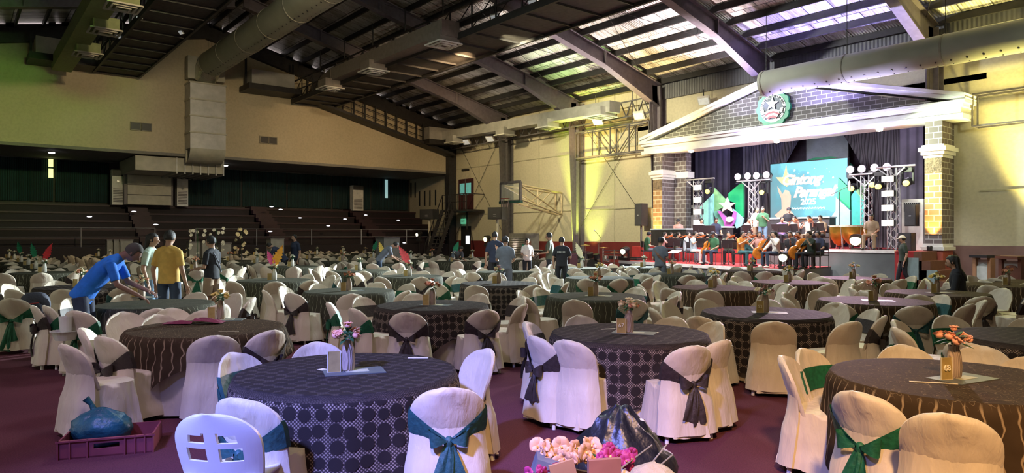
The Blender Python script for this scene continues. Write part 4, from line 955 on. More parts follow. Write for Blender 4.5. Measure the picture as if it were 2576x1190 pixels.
drum(o, (0, 0, .35), .3, .4, (pi/2, 0, .5), M_black, 'bass_drum'); drum(o, (-.55, .1, .42), .2, .35, (0, .1, 0), M_chrome, 'floor_tom'); drum(o, (.25, -.1, .75), .15, .22, (.3, 0, 0), M_black, 'tom'); drum(o, (-.15, -.1, .78), .15, .22, (.3, 0, 0), M_black, 'tom'); drum(o, (.6, .2, .6), .18, .15, (0, .1, 0), M_chrome, 'snare_drum')
for x_, y_, z_, s_ in ((-.8, .2, 1.25, .25), (.7, -.1, 1.15, .25), (0, .3, 1.4, .22), (1.0, .3, .95, .2)):
    MB().lathe([(s_, 0), (.05, .03), (.001, .04)], 18, (x_, y_, z_)).build('cymbal', M_cym, o); MB().tube([(x_, y_, 0), (x_, y_, z_)], .014, 5).build('cymbal_stand', M_chrome, o)
a = WZ(1545, 31); o = thing('percussion_rack', 'chrome rack of small drums between the kit and the platform', 'percussion', a)
q = MB()
for z_ in (.5, .9, 1.05): q.tube([(-.7, 0, z_), (.7, 0, z_)], .02, 6)
for x_ in (-.7, 0, .7): q.tube([(x_, 0, 0), (x_, 0, 1.1)], .02, 6)
q.build('rack', M_chrome, o)
for i in range(5): drum(o, (-.6 + .3 * i, .1, .72), .11, .16, (0, 0, 0), M_black if i % 2 else M_chrome, 'small_drum')
for px, py, w_, h_, lab, c in ((1457, 34, .95, .95, 'dark amplifier rack behind the drum kit, left', M_blk2), (1434, 32.5, .5, .9, 'small brown amplifier at the left of the drum kit', mat('amp_brown', (.10, .04, .05), .6)), (1596, 31.2, .7, .75, 'flight case of stage gear at the platform end', M_blk2), (1402, 34, .6, .7, 'black case behind the man with the white print', M_black)):
    a = WZ(px, py); o = thing('equipment_case', lab, 'equipment case', a); MB().bb((-w_ / 2, -.25, 0), (w_ / 2, .25, h_)).build('case_body', c, o); MB().bb((-w_ / 2 - .01, -.26, h_ * .9), (w_ / 2 + .01, .26, h_ * .93)).build('trim_band', M_chrome, o)
    MB().bb((-w_ * .3, -.27, h_ * .45), (w_ * .3, -.25, h_ * .6)).build('control_panel', M_steel, o)
def kb(p, lab, c):
    o = thing('keyboard', lab, 'keyboard', p, .2); MB().bb((-.6, -.15, .85), (.6, .15, .95)).build('keybed', c, o); MB().bb((-.56, -.14, .95), (.56, -.03, .965)).build('keys', M_white, o)
    for s in (-1, 1): MB().beam((s * .4, -.2, 0), (-s * .4, .1, .85), .03).build('leg', M_black, o)
kb(WZ(1345, 36), 'electronic keyboard on a stand behind the white feather table', M_black)
kb(WZ(1337, 38), 'second keyboard on a stand with a red case', mat('kb_red', (.3, .04, .06), .5))
a = WZ(1512, 33.3); o = thing('microphone_stand', 'tall boom microphone stand over the drum kit', 'microphone stand', a); MB().tube([(0, 0, 0), (0, 0, 1.6), (-.5, .1, 1.95)], .015, 6).build('pole', M_black, o); MB().ball((-.52, .1, 1.96), (.03, .03, .05), 8, 6).build('microphone', M_chrome, o)
a = V(2112, 560, 26.5); o = thing('cymbal_stand', 'boom microphone stand silhouetted on the aqua panel', 'microphone stand', (a.x, 26.5, deck)); MB().tube([(0, 0, 0), (0, 0, 2.2)], .015, 6).build('pole', M_black, o); MB().tube([(-.35, 0, 2.1), (.35, 0, 2.4)], .012, 6).build('boom', M_black, o); MB().ball((.38, 0, 2.42), (.05, .05, .2), 8, 6).build('microphone', M_white, o)
# DJ / mixer desk at left of stage, long tables
for px, py, y, w_, lab in ((1690, 575, 25.2, 2.0, 'desk with a pale blue cloth edge before the left pillar'), (1795, 570, 26.2, 1.7, 'narrow table behind the left string players'), (2000, 547, 27.2, 3.2, 'long dark table with a white edge under the screen')):
    a = V(px, py, y); o = thing('stage_table', lab, 'table', (a.x, y, deck)); H = a.z - deck
    MB().bb((-w_ / 2, -.3, H - .06), (w_ / 2, .3, H)).build('table_top', mat('table_top_pale', (.55, .68, .78), .5), o); MB().bb((-w_ / 2 + .02, -.26, .02), (w_ / 2 - .02, .26, H - .06)).build('table_skirt', M_blk2, o)
# ================================================================ people
SKIN = mat('skin_tan', (.42, .25, .17), .6, var=.06); SKINL = mat('skin_light', (.60, .40, .29), .6, var=.06); SKIND = mat('skin_dark', (.20, .11, .08), .6, var=.08)
HAIR = mat('hair_black', (.012, .010, .010), .55, var=.3, bump=.4, bscale=90)
def cl(name, c): return mat('cloth_' + name, c, .85, var=.12, scale=12, bump=.25, bscale=16)
C = dict(blue=cl('blue', (.012, .15, .62)), yellow=cl('yellow', (.62, .40, .10)), mint=cl('mint', (.40, .50, .42)), black=cl('black', (.015, .016, .022)), navy=cl('navy', (.02, .028, .06)), denim=cl('denim', (.16, .28, .42)), ddenim=cl('dark_denim', (.03, .05, .09)),
         khaki=cl('khaki', (.34, .25, .17)), grey=cl('grey', (.13, .15, .19)), olive=cl('olive', (.028, .045, .032)), white=cl('white', (.72, .70, .66)), ltblue=cl('light_blue', (.45, .58, .68)), green=cl('green', (.05, .16, .08)), pink=cl('pink', (.55, .32, .30)), camo=cl('camouflage', (.09, .10, .07)), teal=cl('teal', (.03, .12, .14)), orange=cl('orange', (.6, .25, .05)), purple=cl('purple', (.30, .18, .45)))
def remesh(mb, vox, name, it=2):
    me = mb.mesh('tmp'); o = bpy.data.objects.new('tmp', me); COL.objects.link(o)
    m = o.modifiers.new('r', 'REMESH'); m.mode = 'VOXEL'; m.voxel_size = vox; m.use_smooth_shade = True
    s = o.modifiers.new('s', 'SMOOTH'); s.factor = .6; s.iterations = it
    bpy.context.view_layer.update(); dg = bpy.context.evaluated_depsgraph_get()
    r = bpy.data.meshes.new_from_object(o.evaluated_get(dg)); COL.objects.unlink(o); bpy.data.objects.remove(o); bpy.data.meshes.remove(me)
    r.name = name; r.materials.clear(); r.materials.append(None)
    for p in r.polygons: p.use_smooth = True
    return r
def join_mesh(me, mb):
    bm = bmesh.new(); bm.from_mesh(me); t = mb.mesh('t', None, True); bm.from_mesh(t); bm.to_mesh(me); bm.free(); bpy.data.meshes.remove(t)
    for p in me.polygons: p.use_smooth = True
Vv = Vector
def skel(pose, arms='down'):
    J = {}
    if pose == 'stand':
        J['pel'] = Vv((0, 0, .93)); J['wai'] = Vv((0, .0, 1.08)); J['che'] = Vv((0, .01, 1.28)); J['neb'] = Vv((0, -.01, 1.43)); J['nek'] = Vv((0, .0, 1.50)); J['hed'] = Vv((0, .03, 1.60)); J['hdir'] = Vv((0, 1, -.12))
        for s in (-1, 1): J['hip', s] = Vv((s * .095, 0, .90)); J['kne', s] = Vv((s * .11, .03, .49)); J['ank', s] = Vv((s * .12, -.03, .09)); J['sho', s] = Vv((s * .172, -.01, 1.375))
    elif pose == 'walk':
        J = skel('stand'); J['kne', 1] = Vv((.10, .10, .50)); J['ank', 1] = Vv((.11, .16, .10)); J['kne', -1] = Vv((-.10, -.03, .49)); J['ank', -1] = Vv((-.11, -.22, .12))
    elif pose == 'sit':
        J['pel'] = Vv((0, 0, .54)); J['wai'] = Vv((0, -.02, .68)); J['che'] = Vv((0, .0, .88)); J['neb'] = Vv((0, .02, 1.03)); J['nek'] = Vv((0, .04, 1.10)); J['hed'] = Vv((0, .08, 1.19)); J['hdir'] = Vv((0, 1, -.25))
        for s in (-1, 1): J['hip', s] = Vv((s * .10, .02, .51)); J['kne', s] = Vv((s * .16, .44, .52)); J['ank', s] = Vv((s * .17, .42, .09)); J['sho', s] = Vv((s * .172, .01, .975))
    elif pose == 'bend':
        J['pel'] = Vv((0, -.06, .92)); J['wai'] = Vv((0, .03, 1.05)); J['che'] = Vv((0, .18, 1.22)); J['neb'] = Vv((0, .33, 1.36)); J['nek'] = Vv((0, .41, 1.41)); J['hed'] = Vv((0, .50, 1.43)); J['hdir'] = Vv((0, .75, -.8))
        for s in (-1, 1): J['hip', s] = Vv((s * .10, -.06, .90)); J['kne', s] = Vv((s * .11, -.01, .49)); J['ank', s] = Vv((s * .13, -.10, .09)); J['sho', s] = Vv((s * .19, .29, 1.305))
    elif pose == 'crouch':
        J = skel('bend')
        for k_ in ('pel', 'wai', 'che', 'neb', 'nek', 'hed'): J[k_] = J[k_] - Vv((0, 0, .18))
        for s in (-1, 1): J['hip', s] -= Vv((0, 0, .18)); J['sho', s] -= Vv((0, 0, .18)); J['kne', s] = Vv((s * .13, .15, .42))
    A = {'down': [((.07, -.03, -.28), (.09, .06, -.53))] * 2, 'front': [((.05, .02, -.27), (-.02, .26, -.30))] * 2, 'lap': [((.06, .05, -.27), (-.02, .30, -.36))] * 2,
         'violin': [((.03, .20, -.17), (.08, .38, .02)), ((.10, .16, -.16), (-.05, .34, -.02))], 'cello': [((.06, .17, -.16), (.0, .30, .08)), ((.12, .14, -.22), (.02, .34, -.34))],
         'reach': [((.02, .10, -.25), (-.06, .34, -.36)), ((.02, .08, -.26), (-.05, .30, -.40))], 'table': [((.05, .12, -.24), (-.08, .34, -.26))] * 2, 'mic': [((.06, .03, -.27), (-.10, .2, -.12)), ((.08, .02, -.27), (.02, .26, -.28))], 'bag': [((.07, -.05, -.27), (.06, .0, -.52)), ((.08, .03, -.26), (.02, .22, -.24))]}[arms]
    for s, (e, w_) in zip((-1, 1), A): J['elb', s] = J['sho', s] + Vv((s * e[0], e[1], e[2])); J['wri', s] = J['sho', s] + Vv((s * w_[0], w_[1], w_[2]))
    return J
PC = {}
def pmesh(pose, arms, long_hair=False, cap=False, sleeve=.55, shorts=False, vox=.017):
    key = (pose, arms, long_hair, cap, sleeve, shorts, vox)
    if key in PC: return PC[key]
    J = skel(pose, arms); X = (1, 0, 0)
    R = MB()
    R.tube([J['pel'], J['wai'], J['che'], J['neb']], [(.14, .10), (.125, .09), (.15, .10), (.09, .07)], 12, side=X)
    R.tube([J['neb'], J['nek'], J['hed'] - Vv((0, 0, .04))], [.06, .055, .055], 10)
    hd = J['hdir'].normalized(); q = hd.to_track_quat('Y', 'Z').to_matrix(); hc = J['hed']
    R.ball(hc, (.076, .095, .112), 16, 12, M=q, fn=lambda u, v: Vv((v.x * (1 - .28 * max(0, -u.z)), v.y * (1 - .12 * max(0, -u.z)) + (.012 if u.z < -.3 and u.y > 0 else 0), v.z)))
    R.tube([hc + q @ Vv((0, .085, .02)), hc + q @ Vv((0, .112, -.022)), hc + q @ Vv((0, .088, -.03))], [.008, .015, .012], 6)
    for s in (-1, 1): R.ball(hc + q @ Vv((s * .078, -.005, -.005)), (.012, .02, .03), 8, 6, M=q)
    for s in (-1, 1):
        R.tube([J['sho', s], J['elb', s], J['wri', s]], [.05, .04, .026], 10)
        d = (J['wri', s] - J['elb', s]).normalized(); pc = J['wri', s] + d * .05; sd = d.cross(Vv((0, 1, 0) if abs(d.y) < .8 else (0, 0, 1))).normalized()
        R.tube([J['wri', s] - d * .01, pc, pc + d * .04], [(.026, .02), (.040, .017), (.036, .015)], 10, side=sd)
        if shorts: R.tube([J['hip', s], J['kne', s], J['kne', s].lerp(J['ank', s], .35), J['ank', s]], [.08, .055, .055, .035], 10)
    body = remesh(R, vox, 'body')
    F = MB()
    for s in (-1, 1):
        d = (J['wri', s] - J['elb', s]).normalized(); sd = d.cross(Vv((0, 1, 0) if abs(d.y) < .8 else (0, 0, 1))).normalized(); nn = d.cross(sd).normalized(); pc = J['wri', s] + d * .085
        curl = nn * (-1 if nn.z > 0 else 1)
        for i, ln in enumerate((.062, .072, .068, .052)):
            a = pc + sd * (.027 - .018 * i); F.tube([a, a + d * ln * .5 + curl * .006, a + d * ln * .85 + curl * .024, a + d * ln * .9 + curl * .036], [.0095, .009, .008, .006], 6)
        a = J['wri', s] + d * .03 + sd * .032; F.tube([a, a + sd * .022 + d * .022, a + sd * .026 + d * .05 + curl * .01], [.012, .011, .008], 6)
    join_mesh(body, F)
    S = MB()
    hem = J['pel'] + (J['pel'] - J['wai']).normalized() * .06
    S.tube([hem, J['pel'], J['wai'], J['che'], J['che'].lerp(J['neb'], .65), J['neb']], [(.178, .135), (.172, .13), (.165, .12), (.182, .128), (.165, .105), (.085, .075)], 18, side=X)
    for s in (-1, 1):
        S.tube([J['sho', s] * .75 + J['che'] * .25, J['sho', s], J['sho', s].lerp(J['elb', s], sleeve), J['sho', s].lerp(J['elb', s], min(1, sleeve + .25))], [.066, .062, .058, .054], 12); S.tube([J['neb'], J['neb'].lerp(J['sho', s], .55), J['sho', s]], [.07, .066, .058], 12)
        if sleeve > 1: S.tube([J['sho', s], J['elb', s], J['wri', s]], [.07, .055, .042], 12)
    shirt = remesh(S, vox, 'shirt')
    T = MB(); T.tube([J['hip', 1].lerp(J['hip', -1], .5) - Vv((0, 0, .03)), J['pel'] + (J['wai'] - J['pel']) * .3], [(.155, .12), (.15, .115)], 14, side=X)
    for s in (-1, 1):
        if shorts: T.tube([J['hip', s], J['kne', s].lerp(J['hip', s], .12)], [.10, .085], 12)
        else: T.tube([J['hip', s], J['kne', s], J['ank', s] + Vv((0, 0, -.01))], [.095, .072, .055], 12)
    tr = remesh(T, vox, 'trousers')
    H = MB()
    H.ball(hc + q @ Vv((0, -.012, .016)), (.088, .104, .112), 16, 12, M=q, fn=lambda u, v: v * (1.0 if (u.y < .45 or u.z > .45) and u.z > -.55 else .72))
    if long_hair:
        back = hc + q @ Vv((0, -.07, 0)); dwn = (J['neb'] - J['che']).normalized()
        H.tube([back + Vv((0, 0, .02)), back + Vv((0, -.03, -.14)), J['neb'] + Vv((0, -.12, -.08)), J['che'] + Vv((0, -.14, -.02))], [(.085, .05), (.095, .05), (.10, .04), (.07, .02)], 12, side=X)
        H.ball(back, (.085, .06, .1), 12, 8)
    hair = remesh(H, vox * .8, 'hair', 1)
    E_ = MB()
    for s in (-1, 1):
        E_.ball(hc + q @ Vv((s * .03, .083, .012)), (.012, .008, .006), 8, 6, M=q); E_.ball(hc + q @ Vv((s * .03, .088, .032)), (.018, .006, .004), 6, 4, M=q)
    E_.ball(hc + q @ Vv((0, .088, -.055)), (.022, .006, .006), 8, 6, M=q); eyes = E_.mesh('f', None, True); eyes.materials.append(None)
    B = MB()
    for s in (-1, 1): B.ball(J['ank', s] + Vv((s * .01, .06, -.045)), (.046, .13, .048), 12, 8, fn=lambda u, v: Vv((v.x, v.y, max(v.z, -.044))))
    shoes = B.mesh('shoes', None, True); shoes.materials.append(None)
    capm = None
    if cap:
        K = MB().ball(hc + q @ Vv((0, -.005, .035)), (.095, .11, .10), 16, 10, M=q, fn=lambda u, v: v if u.z > 0 else Vv((v.x, v.y, 0)))
        K.tube([hc + q @ Vv((0, .08, .04)), hc + q @ Vv((0, .17, .03))], [(.07, .012), (.045, .006)], 10, side=q @ Vv((1, 0, 0)))
        capm = K.mesh('cap', None, True); capm.materials.append(None)
    PC[key] = (body, shirt, tr, hair, eyes, shoes, capm); return PC[key]
FACE = mat('face_features', (.03, .015, .012), .6); SHOE = mat('shoe_dark', (.03, .03, .03), .5); SHOEW = mat('shoe_white', (.6, .58, .55), .5)
def person(lab, loc, rz, pose='stand', arms='down', shirt='black', pants='black', skin=SKIN, hair=HAIR, lh=False, cap=None, sleeve=.55, shorts=False, sc=1, vox=.017, shoe=SHOE, group=None):
    o = thing('person', lab, 'person', loc, rz, group); o.scale = (sc,) * 3
    b_, s_, t_, h_, e_, f_, c_ = pmesh(pose, arms, lh, cap is not None, sleeve, shorts, vox)
    bd = inst('body', b_, o, mats=[skin]); inst('shirt', s_, o, mats=[C[shirt]]); inst('trousers', t_, o, mats=[C[pants]])
    inst('hair', h_, o, mats=[hair]); inst('face_features', e_, o, mats=[FACE]); inst('shoes', f_, o, mats=[shoe])
    if c_: inst('cap', c_, o, mats=[cap])
    return o
def face(dx_img, dz_img):
    """heading whose image direction is dx right, dz away"""
    x = dx_img * RX + dz_img * FX; y = dx_img * RY + dz_img * FY; return atan2(-x, y)
def at(px, hy, H=1.7, base=0):
    """standing spot from head-top pixel when the head sits off the horizon, else by depth"""
    return None
CAPW = mat('cap_white', (.72, .68, .55), .7); CAPB = mat('cap_black', (.02, .02, .03), .7)
# blue-shirted man bending over the table
bp_ = W(222, 930); blue = person('man in a bright blue T-shirt bending over a table, arranging it', (bp_.x, bp_.y, 0), face(1, .28), 'bend', 'reach', 'blue', 'navy', SKIND, mat('hair_grey_crop', (.05, .045, .04), .9), vox=.011, sc=1.05)
P_ = [(425, 11.6, 1.055, 'stand', 'down', 'yellow', 'ddenim', face(.1, 1), {}, 'man in a yellow T-shirt seen from behind beside the mint-shirted woman'),
 (381, 12.6, 1.03, 'stand', 'down', 'mint', 'denim', face(1, .1), dict(lh=True), 'woman in a pale mint T-shirt with long dark hair, facing right'),
 (533, 13.6, 1.0, 'stand', 'front', 'black', 'khaki', face(-1, .2), dict(shorts=True), 'person in a black shirt and khaki shorts looking down, facing left'),
 (742, 24.5, 1.03, 'stand', 'down', 'navy', 'black', face(-.5, -.6), {}, 'dark-clothed person standing behind the orange feather table'),
 (712, 24.0, .95, 'bend', 'reach', 'navy', 'black', face(-1, 0), {}, 'dark-clothed person bending over a far table at left'),
 (958, 23.0, .98, 'bend', 'reach', 'grey', 'ddenim', face(1, .2), {}, 'grey-shirted person leaning right by the yellow feather table'),
 (1140, 26.0, .98, 'crouch', 'front', 'grey', 'black', face(.5, -.6), {}, 'blurred person crouching before the dark corner column'),
 (1245, 20.5, 1.07, 'stand', 'down', 'navy', 'black', face(0, 1), {}, 'tall man in a navy shirt seen from behind near the yellow lamp'),
 (1271, 17.5, .99, 'stand', 'front', 'grey', 'grey', face(.1, 1), dict(cap=CAPB), 'man in a grey-blue T-shirt and dark cap seen from behind'),
 (1326, 25, .94, 'stand', 'front', 'white', 'black', face(.3, -1), {}, 'person behind the keyboards near the grey cooler box'),
 (1383, 22.5, 1.06, 'walk', 'front', 'camo', 'black', face(-1, .3), {}, 'man in a camouflage-toned jacket walking left'),
 (1413, 19.5, .98, 'stand', 'bag', 'black', 'black', face(.1, 1), {}, 'person in a black shirt with a white print across the back'),
 (1661, 19.8, .97, 'stand', 'front', 'grey', 'grey', face(.6, .8), dict(cap=CAPB), 'man in a grey shirt with a brown strap standing before the orchestra'),
 (2272, 22.6, 1.0, 'walk', 'down', 'olive', 'black', face(-1, .25), dict(cap=CAPW), 'man in dark clothes and a white cap standing by the stage steps')]
for px, Z, sc, pose, arms, sh, pa, rz, kw, lab in P_:
    p = WZ(px, Z); o = person(lab, (p.x, p.y, 0), rz, pose, arms, sh, pa, sc=sc, vox=.014 if Z < 15 else .019, **kw)
    if 'white print' in lab:
        for i in range(6): MB().box((-.11 + .04 * i, -.128, 1.29), (.03, .01, .035)).build('back_print', M_white, o) if i < 1 else MB().box((-.11 + .04 * i, -.128, 1.29), (.034 - .01 * (i % 2), .01, .035)).build('back_print', M_white, o)
    if 'brown strap' in lab: MB().tube([(-.17, -.02, 1.40), (0, -.15, 1.2), (.17, -.06, 1.0)], [(.035, .01)] * 3, 6).build('strap', mat('strap_brown', (.2, .09, .05), .6), o)
    if 'khaki' in lab: MB().tube([(-.1, -.1, 1.40), (.0, -.15, 1.2), (.15, -.1, 1.0)], .012, 6).build('bag_strap', C['grey'], o)
# seated woman in black at right
p = WZ(2408, 12.7); person('woman in black with long black hair seated at a table, facing left', (p.x, p.y, 0), face(-.9, .5), 'sit', 'lap', 'black', 'black', lh=True, sc=1.04, sleeve=1.2, vox=.014)
# ---- orchestra: (px, Z, base, pose/arms, shirt, trousers, facing toward, kw, label)
def toward(p, q): return atan2(-(q[0] - p[0]), q[1] - p[1])
CON = (-13.0, 20.0); AUD = (-12, 10)
M_seat = mat('stool_black', (.03, .03, .035), .5)
def stool(p, rz, lab):
    o = thing('orchestra_chair', lab, 'chair', p, rz, 'chairs of the orchestra'); MB().bb((-.2, -.2, .42), (.2, .2, .46)).build('seat', M_seat, o)
    MB().bb((-.19, -.22, .6), (.19, -.2, .86)).build('backrest', M_seat, o)
    for x_ in (-.18, .18):
        MB().tube([(x_, -.21, 0), (x_, -.21, .86)], .012, 6).build('leg', M_steel, o); MB().tube([(x_, .18, 0), (x_, .18, .42)], .012, 6).build('leg', M_steel, o)
M_wood = mat('cello_varnish', (.55, .17, .02), .25, var=.35, scale=5, spec=.6); M_wood2 = mat('violin_varnish', (.42, .10, .02), .3, var=.3); M_ebony = mat('ebony', (.02, .015, .012), .4)
def cellomesh():
    def out(n=40):
        pts = []
        for i in range(n):
            t = 2 * pi * i / n; y = cos(t); 
            w_ = .19 + .035 * -y; waist = .075 * math.exp(-((y - .12) / .22) ** 2)
            x = sin(t); x = math.copysign(abs(x) ** .75, x) * w_ * (1 - waist / w_ * 1.0); pts.append((x, .38 + .38 * y))
        return pts
    ol = out(); b_ = MB(); n = len(ol)
    lay = [(0, .86, .0), (.01, 1, 0), (.1, 1, 0), (.115, .9, 0)]
    o_ = []
    for y_, s, _ in lay:
        o_.append([Vv((x * s, -y_, .38 + (z - .38) * s)) for x, z in ol])
    vs = [v for r in o_ for v in r]; fs = [(i * n + j, i * n + (j + 1) % n, (i + 1) * n + (j + 1) % n, (i + 1) * n + j) for i in range(3) for j in range(n)]
    fs += [tuple(range(n)), tuple(range(3 * n, 4 * n))]; b_.add(vs, fs); body = b_.mesh('cello_body', None, True); body.materials.append(None)
    nk = MB().tube([(0, -.13, .45), (0, -.15, .78), (0, -.13, 1.1)], [(.024, .012), (.02, .014), (.016, .014)], 8).ball((0, -.12, 1.14), (.02, .035, .035), 8, 6).tube([(0, -.06, 0), (0, -.06, -.25)], .006, 5)
    nk.box((0, -.15, .3), (.09, .02, .06)); neck = nk.mesh('neck', None, True); neck.materials.append(None)
    ff = MB()
    for s in (-1, 1): ff.tube([(s * .06, -.119, .27), (s * .07, -.12, .34), (s * .055, -.119, .41)], .005, 5)
    fh = ff.mesh('f_holes', None, True); fh.materials.append(None)
    return body, neck, fh
CB, CN, CF = cellomesh()
def cello(lab, p, rot, s=1.0, col=M_wood, cat='cello', nm='cello'):
    o = thing(nm, lab, cat, p); o.rotation_euler = rot; o.scale = (s,) * 3
    b_ = inst('cello_body' if nm == 'cello' else 'violin_body', CB, o, mats=[col]); inst('f_holes', CF, b_, mats=[M_ebony]); inst('neck', CN, o, mats=[M_ebony]); return o
def bow(p, rot, lab):
    o = thing('bow', lab, 'bow', p); o.rotation_euler = rot; MB().tube([(-.33, 0, 0), (0, 0, .015), (.33, 0, 0)], .005, 5).build('stick', M_wood2, o); MB().tube([(-.33, 0, -.02), (.33, 0, -.02)], .003, 4).build('hair', M_white, o)
M_stand = mat('stand_black', (.035, .037, .042), .5)
def mstand(px, py, Z, lab, rz=None):
    p = row(px, Z, py < 590); base = deck if py < 590 else ph; Z = p.x * FX + p.y * FY; zt_ = EYE + (YH - py) / FL * Z; o = thing('music_stand', lab, 'music stand', (p.x, p.y, base), rz if rz is not None else toward(p, AUD)); h_ = zt_ - base
    q = MB().box((0, 0, h_), (.52, .02, .34), M=Matrix.Rotation(-.35, 3, 'X')); q.build('desk', M_stand, o)
    MB().tube([(0, .05, 0), (0, .03, h_)], .012, 6).build('pole', M_stand, o)
    f = MB()
    for i in range(3): f.tube([(0, .05, .2), (.28 * cos(i * 2.1), .05 + .28 * sin(i * 2.1), 0)], .01, 5)
    f.build('tripod', M_stand, o); MB().box((0, -.02, h_ + .01), (.4, .004, .26), M=Matrix.Rotation(-.35, 3, 'X')).build('sheet_music', M_white, o)
def row(px, Z, lv):
    if lv: Y = 25.0 + (max(0, Z - 25) * .7); return V(px, 600, Y)
    t = (px - 1558) / (1984 - 1558); e = PL.y + (PR.y - PL.y) * max(0, min(1, t)); return V(px, 600, e + (.75 if Z < 22.05 else (1.7 if Z < 23.3 else 2.6)))
ORC = [
 (1628, 22.0, 0, 'sit', 'front', 'green', 'grey', (1, .1), dict(cap=CAPB, skin=SKINL), 'musician in a green T-shirt and black cap seated at the left end of the platform'),
 (1668, 22.8, 0, 'sit', 'violin', 'pink', 'black', (.8, -.2), dict(lh=True, skin=SKINL), 'long-haired musician just right of the green-shirted man'),
 (1684, 23.6, 0, 'sit', 'lap', 'black', 'black', (.6, -.4), dict(skin=SKINL), 'musician in black behind the man with the brown strap'),
 (1703, 24.0, 0, 'sit', 'violin', 'camo', 'grey', (.7, -.5), dict(skin=SKINL), 'musician in khaki green in the back row, left'),
 (1727, 23.0, 0, 'sit', 'violin', 'ltblue', 'grey', (.8, -.5), dict(skin=SKINL), 'musician in light blue behind the pale-jeans player'),
 (1745, 21.7, 0, 'sit', 'violin', 'ltblue', 'white', (.6, -.7), dict(skin=SKINL, shoe=SHOEW), 'musician in pale jeans with an upright orange violin'),
 (1796, 21.5, 0, 'sit', 'lap', 'green', 'ddenim', (-.6, -.5), dict(cap=CAPB), 'musician in a dark green T-shirt and black cap, head bowed'),
 (1832, 22.8, 0, 'sit', 'violin', 'camo', 'black', (-.2, -.8), dict(skin=SKINL), 'musician in olive raising an arm in the middle'),
 (1864, 21.7, 0, 'sit', 'violin', 'orange', 'teal', (.4, -.7), dict(skin=SKINL), 'musician with an orange instrument left of the first cello'),
 (1884, 22.5, 0, 'sit', 'violin', 'teal', 'black', (-.2, -.8), dict(), 'musician in dark green behind the two cellos'),
 (1910, 22.2, 0, 'sit', 'cello', 'pink', 'black', (-.3, -.8), dict(lh=True, skin=SKINL), 'cellist with the red-brown cello at the centre'),
 (1952, 21.1, 0, 'sit', 'cello', 'white', 'ddenim', (-.95, -.2), dict(lh=True, skin=SKINL, shoe=SHOEW, sleeve=1.2), 'cellist in a white top and blue trousers facing left'),
 (1990, 22.4, 0, 'sit', 'lap', 'black', 'black', (-.6, -.5), dict(), 'musician in black behind the white-topped cellist'),
 (2040, 21.3, 0, 'sit', 'cello', 'olive', 'black', (-.9, -.2), dict(skin=SKINL), 'cellist in dark olive with the large orange cello at right'),
 (2012, 23.0, 0, 'sit', 'violin', 'navy', 'black', (-.8, -.4), dict(), 'dark-clothed musician between the two right cellists'),
 (2062, 22.6, 0, 'sit', 'lap', 'navy', 'black', (-.8, -.3), dict(), 'dark-clothed musician at the right end of the platform'),
 (1706, 26.2, 1, 'sit', 'front', 'pink', 'black', (-.3, -.9), dict(cap=CAPB, skin=SKINL), 'person in pink and a dark cap at the desk before the left pillar'),
 (1762, 26.0, 1, 'sit', 'lap', 'white', 'black', (.3, -.9), dict(skin=SKINL), 'musician in a white shirt below the left blinders'),
 (1800, 25.6, 1, 'sit', 'lap', 'navy', 'black', (.1, -.9), dict(), 'musician in a navy T-shirt left of the star figure'),
 (1881, 25.6, 1, 'sit', 'violin', 'pink', 'black', (.4, -.9), dict(skin=SKINL), 'musician in pink seated left of the conductor'),
 (1919, 23.9, 1, 'stand', 'mic', 'green', 'denim', (-.4, -.8), dict(skin=SKINL), 'standing conductor in a green T-shirt and blue jeans'),
 (1903, 25.2, 1, 'stand', 'down', 'white', 'khaki', (.3, -.9), dict(lh=True, skin=SKINL), 'person in white standing right behind the conductor'),
 (1984, 27.4, 1, 'stand', 'front', 'black', 'black', (-.1, -1), dict(cap=CAPB, skin=SKINL), 'person in black behind the table under the screen'),
 (1966, 26.2, 1, 'sit', 'front', 'purple', 'black', (0, -1), dict(), 'musician in purple under the screen'),
 (2000, 25.4, 1, 'sit', 'violin', 'white', 'black', (-.6, -.7), dict(skin=SKINL), 'musician in white at the right music stands'),
 (2036, 25.3, 1, 'sit', 'violin', 'white', 'khaki', (-.6, -.7), dict(lh=True, skin=SKINL), 'musician with brown hair and white top behind the cymbals'),
 (2066, 25.3, 1, 'sit', 'front', 'khaki', 'black', (-.8, -.5), dict(skin=SKINL), 'musician in beige beside the smaller timpani'),
 (2193, 24.9, 1, 'sit', 'lap', 'khaki', 'khaki', (-.6, -.7), dict(), 'person in khaki bent forward at the right end of the stage')]
for px, Z, lv, pose, arms, sh, pa, dr_, kw, lab in ORC:
    base = deck if lv else ph; p = row(px, Z, lv); rz = face(*dr_)
    person(lab, (p.x, p.y, base + .02), rz, pose, arms, sh, pa, vox=.02, sc=.96, **kw)
    if pose == 'sit': stool((p.x, p.y, base + .02), rz, 'black chair under the ' + ' '.join(lab.split()[:6]))
    if arms == 'violin':
        hz = Vv((-.09, .24, 1.03)); r_ = Matrix.Rotation(rz, 3, 'Z'); q = r_ @ hz + Vv((p.x, p.y, base))
        cello('violin held by the ' + lab, q - r_ @ Vv((-.04, .12, .03)), (radians(-72), 0, rz + .5), .46, M_wood2, 'violin', 'violin')
        bow(q + r_ @ Vv((.1, .1, .05)), (0, .3, rz + 1.2), 'violin bow of the ' + lab)
def cel(px, py, Z, tilt, rz, lab, s=1, c=M_wood):
    p = row(px, 21, 0) - Vv((0, .35 if Z < 21.5 else -.3, 0)); Z = p.x * FX + p.y * FY; z = EYE + (YH - py) / FL * Z; cello(lab, (p.x, p.y, z), (0, 0, 0), s, c).rotation_euler = (Matrix.Rotation(rz, 3, 'Z') @ Matrix.Rotation(tilt, 3, 'Y') @ Matrix.Rotation(radians(-12), 3, 'X')).to_euler()
fr_ = face(0, 1)
